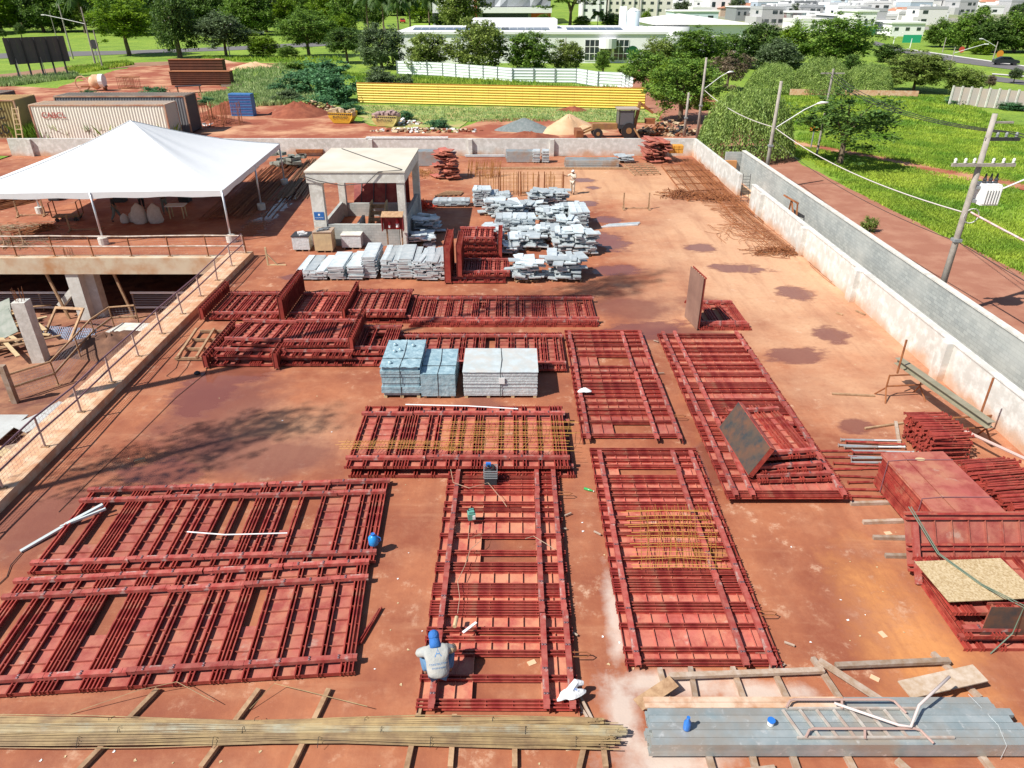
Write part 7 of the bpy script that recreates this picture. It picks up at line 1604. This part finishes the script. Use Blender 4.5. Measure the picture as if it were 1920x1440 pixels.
# grass tufts (uncountable): field, weeds
FPp=[P(*q) for q in ((1470,266),(1540,278),(1640,296),(1760,321),(1925,352),(2100,385))]; FP=list(zip(FPp[:-1],FPp[1:]))
def tufts(name,lab,quads,n,h,seed,kind,wid=.03,cl=5):
    r=random.Random(seed); mb=MB(); tot=sum(q[4] for q in quads) if len(quads[0])>4 else len(quads)
    for _ in range(n):
        q=r.choice(quads); s,t=r.random(),r.random(); a,b,c,d=[P(*v) for v in q[:4]]
        p=a.lerp(b,s).lerp(d.lerp(c,s),t)
        if 17.5<p.x<24.75+max(0,66-p.y)*.058 and p.y<66: continue
        if any(((p-a_).cross(b_-a_)).length/(b_-a_).length<.75 and -1<(p-a_).dot(b_-a_)/(b_-a_).length<(b_-a_).length+1 for a_,b_ in FP): continue
        for k in range(cl):
            x=p.x+r.gauss(0,.18); y=p.y+r.gauss(0,.18); hh=h*r.uniform(.5,1.3); a_=r.uniform(0,6.28); dx,dy=math.cos(a_)*wid,math.sin(a_)*wid; lx,ly=r.gauss(0,.25)*hh,r.gauss(0,.25)*hh
            mb.add([(x-dx,y-dy,-.02),(x+dx,y+dy,-.02),(x+lx*.5+dx*.6,y+ly*.5+dy*.6,hh*.6),(x+lx,y+ly,hh)],((0,1,2,3),))
    q=mb.build(name,LM[kind]); tag(q,lab,name,None,'stuff'); return q
tufts('grass','tall bright green grass covering the field right of the road',[((1480,270),(1640,270),(1925,440),(1925,600)),((1560,235),(1925,235),(1925,400),(1640,330)),((1500,250),(1925,250),(1925,420),(1490,292)),((1600,340),(1925,420),(1925,590),(1700,440))],18000,.16,1,'grass',.045,7)
tufts('grass','bright green grass covering the back of the right field',[((1440,180),(1780,180),(1925,245),(1440,245))],5000,.22,2,'grass',.08,7)
tufts('weeds','tall pale weeds on the bank below the dark trees',[((440,130),(560,118),(560,180),(430,190)),((380,180),(460,170),(560,195),(400,205)),((470,150),(560,150),(640,215),(500,190))],3800,.6,3,'weed',.09,6)
tufts('weeds','sparse green weeds on the dry strip before the yellow fence',[((680,198),(1200,208),(1225,226),(700,230))],2600,.22,4,'weed',.05,5)
tufts('grass','yellow green grass between the yellow and white fences',[((640,140),(1000,158),(1190,190),(680,165)),((700,150),(1160,168),(1200,202),(680,190))],3800,.7,5,'grass',.1,6)
tufts('weeds','green weeds in front of the cream container at the far wall',[((30,250),(330,250),(330,262),(30,262))],1500,1.3,6,'grass',.06,6)
tufts('weeds','weeds around the billboard posts',[((0,150),(140,138),(150,146),(0,164))],900,.6,7,'weed',.09,6); tufts('weeds','weeds along the dirt lot edges at the back',[((380,108),(640,108),(640,118),(380,114)),((120,130),(240,116),(250,122),(150,138))],1200,.6,8,'grass',.1,6)
# trees outside the left of the picture that throw the soft shade on the yard
tree('slender_tree','slender tall tree standing just outside the yard on the left',0,0,0,200,'dark','round',var=0,pos=Vector((-23.7,11.4,-3.6)),hh=28,ww=3.0,cb=.62)
tree('slender_tree','very tall slender tree outside the yard on the left, farther back',0,0,0,200,'dark','round',var=1,pos=Vector((-21.5,18.6,-3.6)),hh=43,ww=3.2,cb=.72)
# ================================================================ buildings behind
def building(lab,px0,px1,pyb,pyt,depth,m,zb=None,name='building'):
    a=PT(px0,pyb); b=PT(px1,pyb); y=(a.y+b.y)/2; z=hz(0,y); dpt=y*CS+(CH-z)*SN
    xa=(px0-960)*dpt/FPX; xb=(px1-960)*dpt/FPX; h=HT((px0+px1)/2,pyt,y)-z
    o=T(name,lab,'building',(xa,y,z)); W_=xb-xa; mb=MB(); mb.box(0,0,-1,W_,depth,h); mb.build('wall',m,o); return o,W_,h,dpt
def win(o,x,z,w,h,nx=1,nz=1,fr=None):
    mb=MB(); mb.box(x,-.06,z,x+w,-.002,z+h); f=mb.build('window',M['glass'],o)
    mb=MB(); 
    for i in range(nx+1): mb.box(x+w*i/nx-.06,-.10,z,x+w*i/nx+.06,-.061,z+h)
    for j in range(nz+1): mb.box(x,-.12,z+h*j/nz-.06,x+w,-.101,z+h*j/nz+.06)
    mb.build('frame',fr or M['white'],f); return f
o,W_,h,s_=building('long low white building with tall dark windows behind the round trees',748,1245,118,64,34,M['wbuild'])
u=lambda px:(px-748)*W_/(1245-748)
mb=MB(); mb.box(-.3,-.3,h,W_+.3,34,h+.5); mb.build('parapet',M['wbuild'],o)
for a_,b_,yy in ((770,940,6),(940,1022,6),(1065,1168,6)):
    mb=MB(); k=0; x=u(a_)
    while x<u(b_): mb.add([(x,yy,h+.55),(x+1.7,yy,h+.55),(x+1.7,yy+5,h+.9),(x,yy+5,h+.9)],((0,1,2,3),)); x+=1.75
    mb.build('solar_panels',mat('solar panel',(.13,.17,.22),.35),o)
for a_,b_ in ((1098,1120),(1152,1174)): win(o,u(a_)-.3,.5,u(b_)-u(a_)+.6,h*.72,3,3)
win(o,u(1124),1.,u(1146)-u(1124),h*.42,3,1)
mb=MB(); mb.tube([(u(1137),-.4,h*.52),(u(1137),-.4,h*.86)],u(1150)-u(1134),18); mb.build('round_bay',M['wbuild'],o,smooth=False)
for px in (1184,): mb=MB(); mb.tube([(u(px),-.02,h*.36),(u(px),-.1,h*.36)],1.35,20); f=mb.build('round_window',mat('green glass',(.02,.10,.04),.1),o)
mb=MB(); mb.box(u(880),14,h+.5,u(1050),28,h+2.4); mb.build('upper_storey',M['wbuild'],o)
p=PT(1182,100); o=T('water_tank_tower','tall pale cylindrical water tank behind the white building','water tank',(p.x,p.y,0)); hh=HT(1182,20,p.y); mb=MB(); mb.tube([(0,0,0),(0,0,hh)],1.6,18); mb.build('tank_shaft',mat('pale blue tank',(.62,.72,.76),.4),o,smooth=True); mb=MB(); mb.lathe([(1.65,hh+.001),(.4,hh+.6)],18); mb.build('tank_cap',M['white'],o)
mb=MB(); mb.box(-3.2,-.5,0,-1.7,1.2,hh*1.1); mb.build('stair_shaft',M['wbuild'],o)
o,W_,h,_=building('white hall with a round corner tower at the right end of the low building',1225,1405,100,46,40,M['wbuild']); mb=MB(); mb.tube([(3,-1,-.5),(3,-1,h-.4)],5,20); mb.build('corner_tower',M['wbuild'],o,smooth=True)
mb=MB(); mb.add([(-1,-1,h+.01),(W_+1,-1,h+.01),(W_+1,41,h+.01),(-1,41,h+.01),(W_*.4,20,h+2.)],((0,1,4),(1,2,4),(2,3,4),(3,0,4),(0,3,2,1))); mb.build('roof',mat('white hall roof',(.78,.77,.74),.7),o)
# modern grey building
o,W_,h,_=building('modern grey building with faceted upper front and an orange red end wall',848,1031,44,-18,40,mat('blue grey cladding',(.30,.35,.38),.6))
v=lambda px:(px-848)*W_/(1031-848)
mb=MB(); mb.box(-1,-2,h*.30,v(898),-.01,h*.72); mb.build('pale_volume',mat('pale grey cladding',(.60,.66,.68),.6),o)
mb=MB(); mb.box(v(890),-3,-.5,v(895),-2.01,h*.95); mb.build('orange_pillar',mat('orange red paint',(.60,.13,.05),.6),o)
mb=MB(); mb.box(v(996),-.6,.0,v(1031)+.3,-.01,h*.33); mb.build('orange_wall',MC['orange red paint'],o)
mb=MB(); mb.box(v(900),-5,h*.33,v(1033),-.61,h*.50); mb.build('canopy',M['wbuild'],o)
fm=[mat('facet grey a',(.22,.24,.26),.6),mat('facet grey b',(.36,.38,.40),.6),mat('facet grey c',(.13,.14,.15),.6)]
mb=MB(); r=random.Random(8); n=10; gz=[h*.52,h*.78,h*1.05]; gp_=[[(v(900)+(v(1031)-v(900))*i/n+(r.uniform(-.8,.8) if 0<i<n else 0),-.5-r.uniform(0,2.2),z) for i in range(n+1)] for z in gz]
for j in range(2):
    for i in range(n):
        a,b,c,d=gp_[j][i],gp_[j][i+1],gp_[j+1][i+1],gp_[j+1][i]; mb.cur=r.randrange(3); mb.add([a,b,c],((0,1,2),)); mb.cur=r.randrange(3); mb.add([a,c,d],((0,1,2),))
mb.build('faceted_front',fm,o)
mb=MB(); mb.box(v(905),-.05,.3,v(990),-.011,h*.3); mb.build('dark_glazing',M['glass'],o)
o,W_,h,_=building('white and dark angular building left of the modern grey one',812,850,48,-5,20,M['wbuild']); mb=MB(); mb.box(0,-1,h*.2,W_,-.01,h*.45); mb.build('dark_band',M['dark'],o)
# apartment towers
apm=mat('cream apartment wall',(.70,.66,.58),.8); 
for lab,a_,b_,cols in (('white apartment tower with rows of small windows, left one',1090,1135,3),('cream apartment tower with wide balconies, middle one',1138,1196,5),('cream apartment tower beside the water tank, right one',1197,1258,4)):
    o,W_,h,_=building(lab,a_,b_,40,-70,18,apm if 'cream' in lab else M['wbuild'])
    nfl=8
    for f in range(nfl):
        for c in range(cols):
            x=W_*(c+.3)/cols; mb=MB(); mb.box(x,-.05,h*(f+.35)/nfl,x+W_/cols*.42,-.002,h*(f+.75)/nfl); mb.build('window',M['glass'],o)
    for c in range(0,cols,2): mb=MB(); mb.box(W_*(c+.12)/cols,-.5,.5,W_*(c+.22)/cols,-.003,h*.98); mb.build('wall_rib',mat('grey rib',(.35,.35,.36),.8),o)
# industrial halls
for lab,a_,b_,yb,yt,m,rf in (('long white flat warehouse left of the brick wall, upper right centre',1262,1345,46,22,mat('pale blue wall',(.55,.65,.70),.7),None),('plain white tall block above the halls',1327,1380,30,-8,M['wbuild'],None),('bare red brick walled lot behind the dark trees',1410,1478,41,24,mat('bare brick',(.45,.17,.10),.9),None),('blue grey workshop left of the brick walls',1378,1412,40,14,M['grey'],None),('white low hall before the forest patch',1668,1730,68,44,M['wbuild'],None),('white two storey shop with green base',1600,1636,66,22,M['wbuild'],'g'),('white and mural painted hall right of the brick walls',1478,1530,50,24,mat('teal mural wall',(.40,.52,.50),.7,var=(.22,.12,.12),scale=.25,amt=.9),None),('grey glass fronted shop beside the green based shop',1560,1600,60,30,M['grey'],None),('cream warehouse behind the water tank',1225,1262,36,20,M['wbuild'],None)):
    o,W_,h,_=building(lab,a_,b_,yb,yt,18,m); mb=MB(); mb.box(-.4,-.4,h,W_+.4,18.4,h+.5); mb.build('roof',M['wbuild'],o)
    for k in range(3): mb=MB(); x=W_*(k+.3)/3; mb.box(x,-.08,h*.45,x+W_*.12,-.003,h*.7); mb.build('window',M['glass'],o)
    if rf: mb=MB(); mb.box(-.2,-1.,-.5,W_+.2,-.1,h*.4); mb.build('green_base',mat('green shop front',(.02,.13,.06),.6),o)
# city of small houses
hw=[M['wbuild'],mat('house cream',(.66,.60,.50),.85),mat('house grey',(.45,.45,.45),.85),mat('house blue grey',(.42,.50,.56),.85),mat('house tan',(.52,.40,.30),.85),mat('house pale',(.74,.73,.70),.85)]
hr=[M['wbuild'],mat('roof grey',(.40,.41,.42),.8),mat('roof tile',(.45,.20,.12),.85),mat('roof pale',(.66,.66,.64),.7),mat('roof dark',(.18,.19,.2),.8)]
HN=['white','cream','grey','blue grey','tan','pale']; RN=['white flat','grey','red tiled','pale','dark']
def housemesh(v):
    r=random.Random(v+500); wi=[0,0,5,1,0,2,3,5,0,4,0,5][v]; ri=[0,3,1,2,3,1,0,3,0,2,4,0][v]; w=r.uniform(9,15); d=r.uniform(9,14); h=r.choice((3.4,3.6,6.2,6.6))
    mb=MB(); mb.box(-w/2,-d/2,-2,w/2,d/2,h)
    if h>5: mb.box(-w/2-2.5,-d/2-1,-2,-w/2-.01,d/2-2,3.2)
    mb.box(-w*.2,-d*.1,h+.001,w*.05,d*.2,h+1.3); mb.tube([(w*.3,d*.1,h+.3),(w*.3,d*.1,h+1.5)],.7,8); A=mb.me('wall',hw[wi])
    mb=MB()
    if ri in (2,): mb.add([(-w/2-.4,-d/2-.4,h+.01),(w/2+.4,-d/2-.4,h+.01),(w/2+.4,d/2+.4,h+.01),(-w/2-.4,d/2+.4,h+.01),(-w/4,0,h+1.7),(w/4,0,h+1.7)],((0,1,5,4),(1,2,5),(2,3,4,5),(3,0,4),(0,3,2,1)))
    else: 
        for b in ((-w/2-.1,-d/2-.1,w/2+.1,-d/2+.2),(-w/2-.1,d/2-.2,w/2+.1,d/2+.1),(-w/2-.1,-d/2+.201,-w/2+.2,d/2-.201),(w/2-.2,-d/2+.201,w/2+.1,d/2-.201)): mb.box(b[0],b[1],h-.3,b[2],b[3],h+.7)
        mb.box(-w/2+.21,-d/2+.21,h+.002,w/2-.21,d/2-.21,h+.06)
    B_=mb.me('roof',hr[ri])
    mb=MB(); k=0
    for z in ((1.0,) if h<5 else (1.0,4.2)):
        for x in (-w*.36,-w*.05,w*.24): 
            if r.random()<.8: mb.box(x,-d/2-.06,z,x+r.uniform(1.2,2.6),-d/2-.003,z+1.3)
        mb.box(-w/2-.06,-d*.2,z,-w/2-.003,d*.0,z+1.2)
    C_=mb.me('windows',M['glass']); return A,B_,C_,HN[wi],RN[ri],h
HM=[housemesh(v) for v in range(12)]; r=random.Random(314); nh=0
y=292.
while y<800 and nh<297:
    row=int(y/26); x0=(1262-960)/FPX*y*1.05 if y<520 else (1080-960)/FPX*y*1.05; x1=(1990-960)/FPX*y*1.06; x=x0; step=14.5 if y<480 else 19 if y<620 else 27
    while x<x1 and nh<297:
        q=(x*FPX/(y*CS+CH*SN)+960); v_=CH-hz(x,y); yy=720+FPX*((-(-v_))*CS-y*SN)/(y*CS+v_*SN)
        okk=True
        if y<400 and q<1440: okk=False
        if y<330 and (q>1600 or q<1500): okk=False
        if q>1740 and y<430: okk=False
        if q>1945: okk=False
        if q<1262 and y<560: okk=False
        if r.random()<.10: okk=False
        if okk:
            k=r.randrange(12); A,B_,C_,wn,rn,h_=HM[k]; o=T('house','%s house with a %s roof in the hillside town'%(wn,rn),'house',(x+r.uniform(-3,3),y+r.uniform(-5,5),hz(x,y)),r.choice((0,math.pi/2,0,math.pi))+.06+r.uniform(-.05,.05),'%s houses with %s roofs in the hillside town'%(wn,rn))
            ob('wall',A,o); ob('roof',B_,o); ob('window',C_,o); nh+=1
        x+=step*r.uniform(.8,1.25)
    y+=(21 if y<500 else 32)*r.uniform(.9,1.1)
for k in range(60):
    y=r.uniform(340,880); x=r.uniform(.2,.78)*y; 
    tree('tree','small green tree among the town houses',0,0,0,60,r.choice(('dark','mid','grey')),'round',pos=Vector((x,y,hz(x,y))),hh=r.uniform(5,9),ww=r.uniform(5,9),group='small trees among the town houses',cb=.1)
for k in range(85):
    y=r.uniform(270,560); x=-r.uniform(.02,.80)*y
    tree('tree','tall leafy tree in the far woods at the upper left',0,0,0,60,r.choice(('mid','mid','bright','olive','dark')),'round',pos=Vector((x,y,hz(x,y))),hh=r.uniform(12,19),ww=r.uniform(13,20),group='tall trees in the far woods at the upper left',cb=.06)
# cars
def carmesh():
    mb=MB(); prof=[(-2.1,.35),(-2.1,.75),(-1.9,.9),(-1.1,1.0),(-.5,1.42),(.9,1.45),(1.6,1.05),(2.1,.95),(2.15,.4)]
    n=len(prof); vs=[]
    for s in (-.85,.85):
        for x,z in prof: vs.append((x,s*(.86 if z>1.2 else 1),z))
    fs=[tuple(range(n)),tuple(range(2*n-1,n-1,-1))]+[(i,n+i,n+(i+1)%n,(i+1)%n) for i in range(n)]; mb.add(vs,fs); return mb
CB=carmesh(); mb=MB(); 
for s in (-.80,.80): mb.add([(-.9,s,1.02),(1.35,s,1.02),(.85,s*.95,1.38),(-.5,s*.95,1.38)],((0,1,2,3),(3,2,1,0)))
mb.add([(-1.15,-.7,1.03),(-1.15,.7,1.03),(-.52,.62,1.42),(-.52,-.62,1.42)],((0,1,2,3),(3,2,1,0))); mb.add([(1.62,-.7,1.07),(1.62,.7,1.07),(.92,.62,1.46),(.92,-.62,1.46)],((0,1,2,3),(3,2,1,0))); CW=mb.me('window',M['glass'])
mb=MB()
for s in (-.88,.70):
    mb.tube([(0,s,.33),(0,s+.18,.33)],.33,14)
WM=mb.me('wheel',M['black'])
CP={'white':mat('white car paint',(.8,.8,.8),.25),'black':mat('black car paint',(.015,.018,.025),.2),'silver':mat('silver car paint',(.5,.52,.54),.25,metal=.5),'red':mat('red car paint',(.45,.03,.03),.25)}; CM_={k:CB.me('body',m) for k,m in CP.items()}
def car(lab,px,py,col,rz,group=None,sc=1.):
    p=PT(px,py); o=T('parked_car' if col!='black' else 'car',lab,'car',p,rz,group); o.scale=(sc,sc,sc); ob('body',CM_[col],o); ob('window',CW,o,sc=(1,1.07,1.01)); ob('wheel',WM,o,(-1.35,0,0)); ob('wheel',WM,o,(1.35,0,0)); return o
car('black car driving on the curving road at the far right',1884,122,'black',2.85,sc=1.1)
for k,x in enumerate((905,918,938,953,984,994,1004,1018)): car('pale car parked in the row before the modern grey building',x,43.5+(.6 if k%2 else 0),'white' if k%3 else 'silver',1.4+.1*k,'cars parked before the modern grey building')
for k,(x,y,c) in enumerate(((495,40,'white'),(375,34,'silver'),(405,56,'white'),(480,66,'silver'),(360,58,'white'),(500,44,'silver'),(755,43,'red'),(1630,62,'white'),(1648,66,'white'),(1645,64,'silver'))): car('%s car glimpsed among distant trees, %s'%(c,'at the avenue' if x<700 else 'by the palms' if x<800 else 'by the shop'),x,y,c,.3*k,'%s cars glimpsed %s'%(c,'at the avenue' if x<700 else 'by the palms' if x<800 else 'by the shop'),1.2)

# writing becomes real meshes; the print on the worker's back is laid onto the cloth
bpy.context.view_layer.update(); dg=bpy.context.evaluated_depsgraph_get()
from mathutils.bvhtree import BVHTree
sh=[c for c in bpy.data.objects if c.parent==W and c.name.startswith('shirt') and c.modifiers][0]
ev=sh.evaluated_get(dg); em=ev.to_mesh(); bvh=BVHTree.FromPolygons([v.co.copy() for v in em.vertices],[tuple(p.vertices) for p in em.polygons])
for o in [x for x in bpy.data.objects if x.type=='FONT']:
    me=bpy.data.meshes.new_from_object(o.evaluated_get(dg)); par=o.parent; loc=o.location.copy(); rot=o.rotation_euler.copy(); wr=o.get('wrap'); bpy.data.objects.remove(o)
    q=ob('lettering',me,par,loc,rot=rot)
    if wr:
        Mx=Matrix.Translation(loc)@rot.to_matrix().to_4x4(); Mi=Mx.inverted(); dr=-(rot.to_matrix()@Vector((0,0,1)))
        for v in me.vertices:
            p=Mx@v.co; h_,n_,_,_=bvh.ray_cast(p,dr)
            if h_ is not None: v.co=Mi@(h_-dr*(.004 if v.co.z>0 else .001))
ev.to_mesh_clear()
